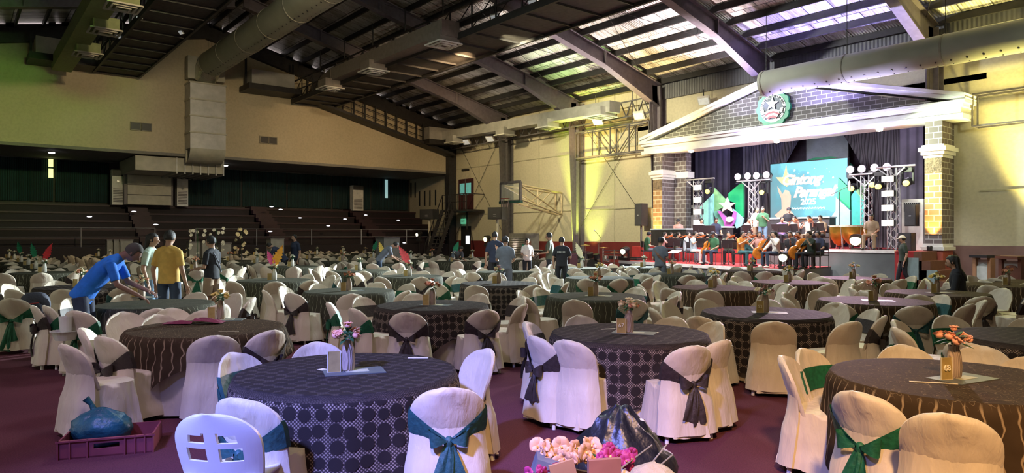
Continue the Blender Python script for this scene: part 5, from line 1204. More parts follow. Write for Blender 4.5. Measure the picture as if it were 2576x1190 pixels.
cel(1893, 648, 21.9, .55, fr_, 'red-brown cello at the centre of the orchestra, left of the pair', 1.0, mat('cello_red', (.50, .09, .02), .3, var=.3))
cel(1912, 650, 20.9, .6, fr_, 'orange cello held by the player in white', .98)
cel(2001, 650, 20.9, .72, fr_, 'large orange cello at the right of the orchestra', 1.1)
cel(1783, 642, 21.2, .35, fr_, 'orange cello partly hidden behind the bowed green-shirted player', .75)
for px, py, Z, lab in ((1749, 608, 22.4, 'left of the pale-jeans player'), (1720, 611, 22.2, 'between the two left violinists'), (1768, 610, 22.0, 'right of the upright violin'), (1834, 614, 21.6, 'in front of the olive player'), (1672, 611, 22.5, 'near the grey-shirted man'), (1695, 609, 23.0, 'in the back row left'),
                       (1758, 575, 25.2, 'below the left blinders'), (1784, 577, 25.0, 'beside the navy T-shirt'), (1884, 576, 24.6, 'left of the conductor'), (1958, 574, 24.6, 'right of the conductor, first'), (1990, 574, 24.6, 'right of the conductor, second'), (2056, 572, 24.4, 'before the beige-clad musician'), (1940, 630, 22.5, 'behind the white-topped cellist'), (2006, 618, 22.5, 'between the right cellists')):
    mstand(px, py, Z, 'black music stand ' + lab)
p = row(1697, 21, 0); o = thing('music_stand', 'low stand with a large white sheet beside the grey-shirted man', 'music stand', (p.x, p.y, ph)); MB().box((0, 0, .46), (.5, .34, .015), M=Matrix.Rotation(.3, 3, 'X')).build('sheet', M_white, o); MB().tube([(0, 0, 0), (0, 0, .45)], .012, 6).build('pole', M_stand, o)
# ================================================================ covered chairs
def coverfab(name, c):
    m, nt, b = newmat(name); L = nt.links.new
    co = coords(nt); n1 = N(nt, 'ShaderNodeTexNoise', Scale=2.5, Detail=3.0); L(co, n1.inputs['Vector'])
    L(ramp(nt, n1.outputs['Fac'], [(.3, tuple(x * .9 for x in c)), (.7, c)]), b.inputs['Base Color'])
    n2 = N(nt, 'ShaderNodeTexNoise', Scale=1.0, Detail=5.0, Roughness=.5, Distortion=.35); L(coords(nt, (15, 15, 4)), n2.inputs['Vector'])
    bp = N(nt, 'ShaderNodeBump', Strength=.5, Distance=.025); L(n2.outputs['Fac'], bp.inputs['Height']); L(bp.outputs[0], b.inputs['Normal'])
    b.inputs['Roughness'].default_value = .55; b.inputs['Sheen Weight'].default_value = .25
    return m
M_cover = coverfab('chair_cover_cream', (.66, .57, .44)); M_plast = mat('monobloc_white', (.72, .70, .66), .4, var=.03)
def sashfab(name, c, a=1.0, sp=.3):
    m, nt, b = newmat(name); L = nt.links.new; co = coords(nt, (30, 30, 30)); n = N(nt, 'ShaderNodeTexNoise', Scale=1.0, Detail=4.0); L(co, n.inputs['Vector'])
    L(ramp(nt, n.outputs['Fac'], [(.3, tuple(x * .6 for x in c)), (.7, c)]), b.inputs['Base Color']); bp = N(nt, 'ShaderNodeBump', Strength=.6, Distance=.01); L(n.outputs['Fac'], bp.inputs['Height']); L(bp.outputs[0], b.inputs['Normal'])
    b.inputs['Roughness'].default_value = .6; b.inputs['Alpha'].default_value = a; return m
M_sg = sashfab('sash_green', (.008, .13, .055)); M_sb = sashfab('sash_lace_black', (.045, .032, .028)); M_st = sashfab('sash_teal', (.02, .10, .10))
def halfw(t):  # half width of the back against height fraction
    w = .215 + .02 * sin(pi * min(t, 1))
    return w * (1 if t < .5 else sqrt(max(0, 1 - ((t - .5) / .5) ** 2.4)) )
def backpt(u, t, side, seed=0, off=0.0):
    """u -1..1 across, t 0..1 from seat to top, side +1 rear / -1 front"""
    z = .43 + .39 * t; w = halfw(t) + off; x = w * u
    y = -.20 - .13 * t + .07 * abs(u) ** 2.2 * (w / .22)
    th = .028 * (1 - .6 * abs(u) ** 3) * (1 if t < .96 else .4)
    y += -side * (th + off)
    y += .007 * noise.noise(Vector((x * 14 + seed, z * 9, seed * 3.1))) + .005 * noise.noise(Vector((x * 34 + z * 22, z * 12 - x * 10, seed * 1.7)))
    return Vector((x, y, z))
def cover_mesh(seed):
    m = MB(); R = random.Random(seed); ph_ = [R.uniform(0, 6.28) for _ in range(4)]
    nu, nv = 18, 16
    for side in (1, -1): m.grid(lambda a, b2: backpt(2 * a - 1, b2 * .995, side, seed), nu, nv)
    for s in (-1, 1): m.grid(lambda a, b2: backpt(s, b2 * .995, 1 - 2 * a, seed), 2, nv)
    m.grid(lambda a, b2: backpt(2 * a - 1, .995, 1 - 2 * b2, seed), nu, 2)
    # skirt
    def sk(u, v):
        a = 2 * pi * u; z = .455 - v * (.40 + .012 * sin(3 * a + ph_[0]))
        e = .27; cx, sx = cos(a), sin(a); hx, hy0, hy1 = .215 + .055 * v, .225 + .06 * v, .235 + .065 * v
        x = math.copysign(abs(cx) ** (e * 2 if v < .1 else e * 2), cx) * hx; yy = math.copysign(abs(sx) ** (e * 2), sx); y = yy * (hy0 if yy > 0 else hy1) - .0
        f = (.004 + .026 * v) * (sin(9 * a + ph_[1] + 1.5 * v) * .6 + sin(17 * a + ph_[2] - v) * .4) + .012 * v * noise.noise(Vector((cos(a) * 3, sin(a) * 3, v * 4 + seed))); d = Vector((x, y, 0)).normalized()
        return Vector((x, y, z)) + d * f + Vector((0, -.02, 0))
    m.grid(sk, 72, 10, closed=True)
    m.grid(lambda u, v: (sk(u, 0) * Vector((1, 1, 1)) if v > .99 else Vector((sk(u, 0).x * (.02 + v), sk(u, 0).y * (.02 + v), .462 + .004 * noise.noise(Vector((u * 20, v * 5, seed)))))), 56, 3, closed=True)
    # cloth drop from back bottom blending to the skirt at the rear
    def bk(a, b2):
        p = backpt((2 * a - 1), .34 * (1 - b2), 1, seed); q = Vector(((2 * a - 1) * (.232 + .062 * b2), -.275 - .06 * b2 + .13 * abs(2 * a - 1) ** 5, .57 - .5 * b2))
        g = min(1, b2 * 2); r = p.lerp(q, g * .98 if b2 > 0 else 0); r.y -= .010 * b2 * sin(14 * a + ph_[3]); r.z = .59 - .52 * b2; return r
    m.grid(bk, 18, 8)
    return m.mesh('chair_cover', M_cover, True)
COVERS = [cover_mesh(s) for s in (1, 2, 3, 4)]
def leg_mesh(sx, sy):
    return MB().tube([(sx * .20, sy * .20 - .02, .16), (sx * .215, sy * .215 - .02, 0)], [.022, .018], 8).mesh('leg', M_plast, True)
LEGS = [leg_mesh(a, b2) for a in (-1, 1) for b2 in (-1, 1)]
def sash_mesh(fr, seed):
    """sheet wrapped round the back: front band, sides, rear wings running to a knot"""
    m = MB()
    m.grid(lambda a, b2: backpt(2 * a - 1, .22 + .42 * b2, -1, seed, .008), 12, 4)
    for s in (-1, 1):
        m.grid(lambda a, b2: backpt(s, .22 + .42 * b2, -1 + 2 * a, seed, .008), 3, 4)
        def wing(a, b2, s=s):
            hi = .64 - (.64 - .16) * a; lo = .22 - (.22 - .10) * a; t = lo + (hi - lo) * b2
            p = backpt(s * (1 - a) * 1.0, t, 1, seed, .010 + .02 * a); p.z += .006 * sin(b2 * 14 + seed) * (1 - .3 * a); p.y -= .012 * a + .006 * sin(b2 * 18) * a; return p
        m.grid(wing, 8, 5)
    return m.mesh('sash', None, True)
def bow_mesh(seed, big=1.0):
    m = MB(); R = random.Random(seed); k = backpt(0, .13, 1) + Vector((0, -.045, 0))
    m.ball(k, (.032, .026, .038), 10, 8)
    for s in (-1, 1):
        def loop(a, b2, s=s):
            t = 2 * pi * a; l = .13 * big; w = (.018 + .05 * (sin(t / 2))) * (1 if b2 < .5 else -1) ; v = b2 * 2 - 1
            return k + Vector((s * l * sin(t / 2) * (1 + .05 * v), -.018 - .035 * sin(t) * 1.0, .02 * sin(t / 2) + v * .055 * sin(t / 2) + .012))
        m.grid(loop, 12, 4)
        L_ = R.uniform(.26, .36) * big; sp_ = R.uniform(.03, .07)
        def tail(a, b2, s=s, L_=L_, sp_=sp_):
            w = .018 + .05 * b2 ** .6; return k + Vector((s * sp_ * b2 + (2 * a - 1) * w, -.012 - .03 * sin(b2 * 2) + .010 * sin(a * 9 + b2 * 4), -L_ * b2 + .03 * a * b2 * s))
        m.grid(tail, 6, 8)
    return m.mesh('bow', None, True)
SASH = [sash_mesh(0, s) for s in (1, 2, 3, 4)]; BOWS = [bow_mesh(s, b_) for s, b_ in ((1, 1), (2, 1.15), (3, .9))]
for me in SASH + BOWS: me.materials.append(M_sg)
NCH = [0]
SASHW = {'g': ('green', M_sg), 'b': ('black lace', M_sb), 't': ('teal', M_st)}
def chair(x, y, rz, sash, label, group, detail=True, lean=0):
    o = thing('banquet_chair', label, 'chair', (x, y, 0), rz, group); k_ = rnd.randrange(4); NCH[0] += 1
    inst('chair_cover', COVERS[k_], o)
    if detail:
        for l in LEGS: inst('leg', l, o)
    if sash:
        s = inst('sash', SASH[k_], o, mats=[SASHW[sash][1]]); inst('bow', rnd.choice(BOWS), s, mats=[SASHW[sash][1]])
    return o
# ================================================================ table cloths
def polar(nt):
    L = nt.links.new; uv = nt.nodes.new('ShaderNodeUVMap'); uv.uv_map = 'UVMap'; sp = nt.nodes.new('ShaderNodeSeparateXYZ'); L(uv.outputs[0], sp.inputs[0])
    ln = nt.nodes.new('ShaderNodeVectorMath'); ln.operation = 'LENGTH'; L(uv.outputs[0], ln.inputs[0])
    at_ = nt.nodes.new('ShaderNodeMath'); at_.operation = 'ARCTAN2'; L(sp.outputs[1], at_.inputs[0]); L(sp.outputs[0], at_.inputs[1])
    ml = nt.nodes.new('ShaderNodeMath'); ml.operation = 'MULTIPLY'; L(at_.outputs[0], ml.inputs[0]); ml.inputs[1].default_value = .8
    cb = nt.nodes.new('ShaderNodeCombineXYZ'); L(ml.outputs[0], cb.inputs[0]); L(ln.outputs['Value'], cb.inputs[1])
    side = ramp(nt, ln.outputs['Value'], [(.765, 0), (.80, 1)]); return uv.outputs[0], cb.outputs[0], side
def lacemat(name, c, dot):
    m, nt, b = newmat(name); L = nt.links.new; uv, pc, side = polar(nt)
    mxv = nt.nodes.new('ShaderNodeMix'); mxv.data_type = 'VECTOR'; L(side, mxv.inputs[0]); L(uv, mxv.inputs[4]); L(pc, mxv.inputs[5]); vec = mxv.outputs[1]
    v1 = N(nt, 'ShaderNodeTexVoronoi', Scale=10.5, Randomness=.25); L(vec, v1.inputs['Vector'])
    v2 = N(nt, 'ShaderNodeTexVoronoi', Scale=62.0, Randomness=.0); mp = nt.nodes.new('ShaderNodeMapping'); mp.inputs['Rotation'].default_value = (0, 0, .78); L(vec, mp.inputs[0]); L(mp.outputs[0], v2.inputs['Vector'])
    cell = ramp(nt, v1.outputs['Distance'], [(.43, 0), (.50, 1)]); dt = ramp(nt, v2.outputs['Distance'], [(.26, 1), (.38, 0)])
    mu = nt.nodes.new('ShaderNodeMath'); mu.operation = 'MULTIPLY'; L(cell, mu.inputs[0]); L(dt, mu.inputs[1])
    sd = nt.nodes.new('ShaderNodeMath'); sd.operation = 'MULTIPLY_ADD'; L(side, sd.inputs[0]); sd.inputs[1].default_value = .72; sd.inputs[2].default_value = .07
    m2 = nt.nodes.new('ShaderNodeMath'); m2.operation = 'MULTIPLY'; L(mu.outputs[0], m2.inputs[0]); L(sd.outputs[0], m2.inputs[1])
    n = N(nt, 'ShaderNodeTexNoise', Scale=3.0, Detail=3.0); L(uv, n.inputs['Vector'])
    base = nt.nodes.new('ShaderNodeMixRGB'); L(cell, base.inputs[0]); base.inputs[1].default_value = (*[q * .62 for q in c], 1); base.inputs[2].default_value = (*c, 1)
    mx = nt.nodes.new('ShaderNodeMixRGB'); L(m2.outputs[0], mx.inputs[0]); L(base.outputs[0], mx.inputs[1]); mx.inputs[2].default_value = (*dot, 1)
    L(mx.outputs[0], b.inputs['Base Color']); b.inputs['Roughness'].default_value = .8; b.inputs['Specular IOR Level'].default_value = .05
    bp = N(nt, 'ShaderNodeBump', Strength=.5, Distance=.008); L(cell, bp.inputs['Height']); L(bp.outputs[0], b.inputs['Normal']); return m
def wavemat(name, c, ln, sc=3.665, dist=3.2):
    m, nt, b = newmat(name); L = nt.links.new; uv, pc, side = polar(nt)
    n0 = N(nt, 'ShaderNodeTexNoise', Scale=6.0, Detail=2.0); L(uv, n0.inputs['Vector'])
    w = N(nt, 'ShaderNodeTexWave', Scale=sc, Distortion=dist, Detail=1.0); w.inputs['Detail Scale'].default_value = 2.2; L(pc, w.inputs['Vector'])
    ns = N(nt, 'ShaderNodeTexNoise', Scale=17.0, Detail=0.0); mp = nt.nodes.new('ShaderNodeMapping'); mp.inputs['Scale'].default_value = (1, 1.8, 1); L(uv, mp.inputs[0]); L(mp.outputs[0], ns.inputs['Vector'])
    v = N(nt, 'ShaderNodeTexVoronoi', Scale=2.2, Randomness=.5); L(pc, v.inputs['Vector']); n3 = N(nt, 'ShaderNodeTexNoise', Scale=22.0, Detail=1.0); L(pc, n3.inputs['Vector'])
    line = ramp(nt, w.outputs['Fac'], [(.93, 0), (.985, 1)]); top = ramp(nt, ns.outputs['Fac'], [(.48, 0), (.5, .8), (.52, 0)])
    fl_ = ramp(nt, v.outputs['Distance'], [(.12, 1), (.2, 0)]); fm = nt.nodes.new('ShaderNodeMath'); fm.operation = 'MULTIPLY'; L(fl_, fm.inputs[0]); L(ramp(nt, n3.outputs['Fac'], [(.48, 0), (.52, 1)]), fm.inputs[1])
    mxm = nt.nodes.new('ShaderNodeMath'); mxm.operation = 'MAXIMUM'; L(line, mxm.inputs[0]); L(fm.outputs[0], mxm.inputs[1])
    ch = nt.nodes.new('ShaderNodeMixRGB'); L(side, ch.inputs[0]); L(top, ch.inputs[1]); L(mxm.outputs[0], ch.inputs[2])
    sc_ = nt.nodes.new('ShaderNodeMath'); sc_.operation = 'MULTIPLY'; L(ch.outputs[0], sc_.inputs[0]); sc_.inputs[1].default_value = .62
    mx = nt.nodes.new('ShaderNodeMixRGB'); L(sc_.outputs[0], mx.inputs[0]); L(ramp(nt, n0.outputs['Fac'], [(.3, tuple(q * .7 for q in c)), (.7, c)]), mx.inputs[1]); mx.inputs[2].default_value = (*ln, 1)
    L(mx.outputs[0], b.inputs['Base Color']); b.inputs['Roughness'].default_value = .8; b.inputs['Specular IOR Level'].default_value = .05
    bp = N(nt, 'ShaderNodeBump', Strength=.5, Distance=.006); L(ch.outputs[0], bp.inputs['Height']); L(bp.outputs[0], b.inputs['Normal']); return m
M_lace = lacemat('overlay_lace', (.042, .033, .030), (.36, .28, .22)); M_wave = wavemat('overlay_wave', (.055, .036, .022), (.42, .31, .20)); M_wave2 = wavemat('overlay_wave_olive', (.06, .058, .042), (.26, .26, .19), 3.665, 5)
M_under = coverfab('undercloth_cream', (.60, .53, .44))
TR, TH = .765, .755
def cloth_mesh(nm, mt, half, drop0, seed, r0=TR, z0=TH, rot=0, mx_=.70, amp=.045, corners=True):
    m = MB(); R = random.Random(seed); p1, p2 = R.uniform(0, 6), R.uniform(0, 6); nth = 120
    def drop(a): 
        return min(mx_, (half / max(abs(cos(a + rot)), abs(sin(a + rot))) - r0)) if corners else drop0
    prof = [0, .3, .6, .85, .97, 1.0]; uvs = []
    def fn(u, v):
        a = 2 * pi * u; i = v * 17
        if i <= 5: r = r0 * prof[int(round(i))]; z = z0 + .002 * noise.noise(Vector((r * cos(a) * 3, r * sin(a) * 3, seed))); arc_ = r
        else:
            t = (i - 5) / 12; d = drop(a) * t; arc_ = r0 + d
            f = amp * min(1, t * 1.3) * (sin(13 * a + p1 + .6 * sin(3 * a)) * .6 + sin(7 * a + p2) * .4)
            r = r0 + (.022 + .06 * t if corners else .008 + .012 * t) + f * (.4 + .6 * t); z = z0 - .012 * min(1, t * 12) - d * .985
        uvs.append((arc_ * cos(a), arc_ * sin(a)))
        return (r * cos(a), r * sin(a), z)
    m.grid(fn, nth, 17, closed=True)
    me = bpy.data.meshes.new(nm); me.from_pydata(m.v, [], m.f); me.materials.append(mt)
    ul = me.uv_layers.new(name='UVMap')
    for lp in me.loops: ul.data[lp.index].uv = uvs[lp.vertex_index]
    for p in me.polygons: p.use_smooth = True
    return me
OV = {'lace': [cloth_mesh('tablecloth', M_lace, 1.30, 0, s, rot=r_, mx_=.62) for s, r_ in ((1, .3), (2, 1.0))], 'wave': [cloth_mesh('tablecloth', M_wave, 1.24, 0, s, rot=r_, mx_=.60) for s, r_ in ((3, .5), (4, 1.2))],
      'olive': [cloth_mesh('tablecloth', M_wave2, 1.2, 0, s, rot=r_, mx_=.58) for s, r_ in ((5, .2), (6, .9))]}
UN = [cloth_mesh('under_cloth', M_under, 0, .72, s, r0=TR - .012, z0=TH - .008, corners=False, amp=.016) for s in (7, 8)]
SHORT = [cloth_mesh('tablecloth', M_wave, 1.02, 0, 11, rot=0, mx_=.55), cloth_mesh('tablecloth', M_lace, 1.10, 0, 12, rot=0, mx_=.60)]
TOP = MB().lathe([(.72, .715), (.745, .72), (.745, .742), (.001, .743)], 32).mesh('tabletop', mat('plywood', (.35, .24, .14), .6)); TLEG = [MB().beam((a * .4, b2 * .4, .715), (a * .45, b2 * .45, 0), .03).mesh('leg', M_steel) for a in (-1, 1) for b2 in (-1, 1)]
# ================================================================ centrepieces
M_vase = linemat('vase_ribbed_cream', (.56, .42, .32), 26, 0, .6, .4, .85); M_vasew = mat('vase_white', (.78, .76, .68), .4); M_leaf = mat('leaf_green', (.02, .09, .03), .6, var=.3); M_card = mat('card_gold', (.42, .30, .10), .45, .2, var=.15, scale=20); M_cardw = mat('card_ivory', (.70, .62, .45), .6)
PET = {'peach': mat('petal_peach', (.85, .40, .26), .7, var=.15), 'cream': mat('petal_cream', (.80, .68, .42), .7, var=.12), 'rust': mat('petal_rust', (.45, .17, .08), .7, var=.2), 'white': mat('petal_white', (.78, .76, .66), .7), 'dusty': mat('petal_dusty', (.45, .22, .20), .7, var=.2), 'yellow': mat('petal_yellow', (.75, .55, .15), .7)}
def rose_mesh():
    m = MB()
    for ring, (n, r, h, tilt) in enumerate(((3, .012, .020, .2), (4, .020, .022, .5), (5, .028, .022, .9), (5, .034, .018, 1.25))):
        for i in range(n):
            a0 = 2 * pi * i / n + ring * .7; w_ = 2.4 / n
            def fn(u, v, a0=a0, r=r, h=h, tilt=tilt, w_=w_):
                a = a0 + (u - .5) * w_ * 1.9; rr = r * (.35 + .65 * v ** .7) * (1 + .12 * tilt * v); return Vector((rr * cos(a), rr * sin(a), .005 + h * sin(v * (pi - tilt)) + .006 * (1 - abs(2 * u - 1)) * v))
            m.grid(fn, 4, 4)
    m.ball((0, 0, .004), (.026, .026, .018), 8, 6)
    me = m.mesh('rose', None, True); me.materials.append(None); return me
ROSE = rose_mesh()
lf = MB()
for i in range(12):
    a = i * 2.4; R = random.Random(i); d = Vector((cos(a), sin(a), R.uniform(-.3, .7))).normalized(); sd = d.cross(Vector((0, 0, 1))).normalized(); p = d * .03; l = R.uniform(.05, .1)
    lf.grid(lambda u, v: p + d * (l * v) + sd * ((2 * u - 1) * .016 * sin(pi * min(.98, v + .04))) + Vector((0, 0, -.02 * v * v)), 2, 4)
    lf.tube([d * .01, p], .003, 4)
LEAF = lf.mesh('leaves', M_leaf, True)
VASE = MB().lathe([(.036, 0), (.046, .02), (.05, .08), (.045, .15), (.032, .205), (.034, .225), (.03, .225), (.028, .2)], 20).mesh('vase_body', M_vase, True)
VASE2 = MB().lathe([(.04, 0), (.05, .01), (.05, .15), (.036, .2), (.036, .24), (.032, .24)], 18).mesh('vase_body', M_vasew, True)
def feather_mesh():
    m = MB()
    def fn(u, v):
        w = .068 * sin(pi * min(.985, .04 + v ** .8 * .96)) * (1 + .18 * sin(v * 46)); x = (2 * u - 1) * w
        return Vector((x, .05 * v * v - .012 * abs(2 * u - 1), .38 * v))
    m.grid(fn, 4, 40); m.tube([(0, -.004, -.1), (0, 0, 0), (0, .012, .19), (0, .05, .37)], [.004, .004, .003, .001], 5)
    me = m.mesh('feather', None, True); me.materials.append(None); return me
FEA = feather_mesh()
FC = {'orange': mat('feather_orange', (.95, .42, .04), .7, var=.2), 'yellow': mat('feather_yellow', (.92, .62, .12), .7, var=.2), 'coral': mat('feather_coral', (.85, .10, .12), .7, var=.2), 'red': mat('feather_red', (.60, .02, .03), .7, var=.2), 'green': mat('feather_green', (.01, .22, .10), .7, var=.2), 'peach': mat('feather_peach', (.85, .45, .28), .7, var=.2), 'cream': mat('feather_cream', (.85, .78, .50), .7, var=.1), 'pink': mat('feather_pink', (.85, .12, .35), .7), 'brown': mat('feather_brown', (.35, .14, .08), .7)}
def bouquet(o, cols, n, seed, z=.225, sp=.085):
    R = random.Random(seed)
    l_ = inst('leaves', LEAF, o, loc=(0, 0, z + .02), rz=R.uniform(0, 6)); inst('leaves', LEAF, o, loc=(0, 0, z + .05), rz=R.uniform(0, 6))
    for i in range(n):
        a = 2 * pi * i / max(1, n - 1) + R.uniform(-.3, .3); rr = 0 if i == 0 else sp * R.uniform(.75, 1.15); q = Vector((rr * cos(a), rr * sin(a), z + .10 - rr * .7 + R.uniform(-.01, .02)))
        r_ = inst('rose', ROSE, o, loc=q, rz=(-(sin(a)) * rr * 7, cos(a) * rr * 7, R.uniform(0, 6)), mats=[PET[cols[i % len(cols)]]], scale=R.uniform(.8, 1.15))
def centre(x, y, td, kind, num, seed, face_):
    """vase with flowers or feathers, gold number card, folder"""
    white = kind[0] == 'w'; fe = kind[1:] if white else []
    fl_ = {'p': ['peach'], 'c': ['cream', 'peach'], 'r': ['rust', 'peach'], 'd': ['dusty', 'cream'], 'y': ['yellow', 'cream'], 'w': ['white', 'cream']}[kind[0]]
    o = thing('flower_vase', ('white vase with %s feather on ' % ' and '.join(fe) if fe else '%s vase of %s flowers on ' % ('white' if white else 'tan ribbed', {'p': 'peach', 'c': 'cream and peach', 'r': 'rust', 'd': 'dusty pink', 'y': 'yellow', 'w': 'white'}[kind[0]])) + td, 'vase', (x, y, TH + .003), rnd.uniform(0, 6))
    inst('vase_body', VASE2 if white else VASE, o); bouquet(o, fl_, 5 if white else 7, seed, .235 if white else .225, .06 if white else .085)
    for i, f in enumerate(fe):
        q = inst('feather', FEA, o, loc=(0, 0, .3), mats=[FC[f]], scale=1.3 if i == 0 else 1.0)
        q.rotation_euler = ((Matrix.Rotation(-o.rotation_euler.z, 3, 'Z') @ Matrix.Rotation(YAW, 3, 'Z') @ Matrix.Rotation((.35 if i == 0 else -.45) * (1 if seed % 2 else -1) * (1.0 if f not in ('coral', 'peach') else 1.6), 3, 'Y')).to_euler())
    dx, dy = -sin(face_) * -1, 0
    c = thing('table_number_card', 'gold number card beside the vase on ' + td, 'card', (x + .085 * -RX - .055 * FX, y + .085 * -RY - .055 * FY, TH + .003), YAW + (.25 if seed % 2 else -.1))
    MB().box((0, .0, .075), (.085, .006, .15), M=Matrix.Rotation(-.08, 3, 'X')).build('card_face', M_card, c); MB().bb((-.047, -.012, 0), (.047, .012, .006)).bb((-.047, -.006, 0), (-.042, .002, .152)).bb((.042, -.006, 0), (.047, .002, .152)).build('card_frame', M_cardw, c)
    if num: text(num, .055, mat('number_ivory', (.9, .82, .6), .4), c, (0, -.006, .08), (pi/2 - .08, 0, 0), name='number')
    return o
def folders(x, y, td, seed):
    R = random.Random(seed); r_ = YAW + R.uniform(-.5, .5)
    o = thing('menu_folder', 'dark menu folder by the vase on ' + td, 'menu', (x, y, TH + .001), r_); o.location.x += .1 * RX - .02; o.location.y += .1 * RY - .05
    MB().box((0, 0, .004), (.42, .24, .006)).build('cover', mat('folder_grey', (.10, .12, .12), .4), o); MB().box((.02, 0, .008), (.16, .09, .003)).build('label_panel', mat('folder_label', (.45, .45, .30), .6), o)
def slip(x, y, lab, rz, w_=.16, h_=.03):
    o = MB().box((0, 0, .003), (w_, h_, .005)).build('paper_slip', M_cardw, loc=(x, y, TH + .002), rz=rz); tag(o, lab, 'paper slip')
TABLES = [ # px, py, overlay, centrepiece, number, description
 (875, 935, 'lace', 'p', '', 'the nearest lace table'), (1582, 838, 'lace', 'c', '67', 'the lace table behind the rubbish bag'), (2400, 953, 'wave', 'p', '68', 'the scrolled table at front right'), (1925, 787, 'lace', 'd', '53', 'the pink-lit lace table'),
 (2200, 757, 'wave', 'r', '', 'the table beyond the pink-lit one'), (2357, 737, 'wave', 'y', '', 'the table before the woman in black'), (2640, 850, 'lace', 'p', '', 'the table cut off at the right edge'), (1797, 724, 'wave', 'y', '', 'the table left beyond the pink-lit one'),
 (1498, 745, 'olive', 'r', '', 'the olive table at the centre'), (1507, 699, 'olive', 'y', '', 'the table below the drum kit'), (1690, 690, 'olive', 'c', '', 'the table before the platform corner'), (1985, 710, 'wave', 'y', '', 'the table before the platform lamp'),
 (2147, 700, 'wave', 'c', '', 'the table before the stage skirt'), (2535, 717, 'wave', 'r', '', 'the table before the lecterns'), (2610, 709, 'wave', 'c', '', 'the farthest table at the right edge'), (1890, 682, 'wave', 'y', '', 'the table touching the platform front'),
 (1620, 672, 'olive', 'w', '', 'the table behind the grey-shirted man'), (1463, 674, 'olive', ['w', 'cream'], '', 'the cream feather table'), (1325, 655, 'olive', ['w', 'brown', 'green'], '', 'the brown feather table'), (1270, 684, 'olive', ['w', 'peach'], '', 'the peach feather table'),
 (1255, 713, 'lace', 'd', '', 'the table right of the coral feather'), (1088, 768, 'lace', 'r', '', 'the dark lace table behind the nearest'), (878, 732, 'olive', 'r', '', 'the table below the orange feather'), (1030, 695, 'olive', ['w', 'coral'], '', 'the coral feather table'),
 (690, 705, 'olive', ['w', 'orange', 'pink'], '', 'the orange feather table'), (965, 663, 'olive', ['w', 'yellow'], '', 'the yellow feather table'), (1142, 658, 'olive', ['w', 'green'], '', 'the green feather table'), (520, 825, 'wave', 'y', '', 'the left table with the plum cloth'),
 (390, 765, 'olive', 'c', '', "the blue-shirted man's table"), (205, 722, 'lace', 'c', '', 'the table behind the blue-shirted man'), (112, 686, 'olive', ['w', 'red'], '', 'the red feather table')]
for i, t in enumerate(TABLES):
    if isinstance(t[3], list): TABLES[i] = (*t[:3], t[3], *t[4:])
T3 = []
CLOCK = ['twelve', 'one', 'two', 'three', 'four', 'five', 'six', 'seven', 'eight', 'nine', 'ten', 'eleven']
def clock(dx, dy):
    r = dx * RX + dy * RY; f = dx * FX + dy * FY; return (math.degrees(atan2(r, f)) % 360) / 15
SWORD = {'g': 'green sashed chair', 'b': 'black-lace sashed chair', 't': 'teal sashed chair', None: 'plain white-covered chair'}
def seat(tx, ty, ang, rad, sash, td, used, detail=True, jit=.12, R=rnd):
    x, y = tx + rad * cos(ang), ty + rad * sin(ang); rz = ang + pi / 2 + R.uniform(-jit, jit); cf = clock(cos(ang), sin(ang)); c = min((q for q in range(24) if q not in used), key=lambda q: min(abs(q - cf), 24 - abs(q - cf)))
    used.add(c)
    return chair(x, y, rz, sash, '%s at %s of %s' % (SWORD[sash], (CLOCK[c // 2] + " o'clock") if c % 2 == 0 else 'half past ' + CLOCK[c // 2], td), 'chairs of ' + td, detail)
EXPL = {0: [(797, 866, None), (1232, 880, None), (1172, 968, 't', .1), (585, 1005, 't'), (612, 892, 't')],
        1: [(1452, 851, None), (1340, 847, 'b'), (1345, 812, 'b'), (1746, 872, 'b'), (1826, 857, None), (1768, 813, None), (1470, 798, None), (1690, 799, 't')],
        2: [(2020, 903, None), (2040, 882, 'g'), (2160, 990, 'g'), (2385, 1045, None), (2300, 884, None), (2470, 872, None), (2560, 907, None)],
        27: [(545, 846, None), (665, 830, 'b'), (250, 848, 'b'), (200, 828, None), (302, 786, None), (395, 792, None), (428, 776, None), (512, 781, None)]}
near_n = 0
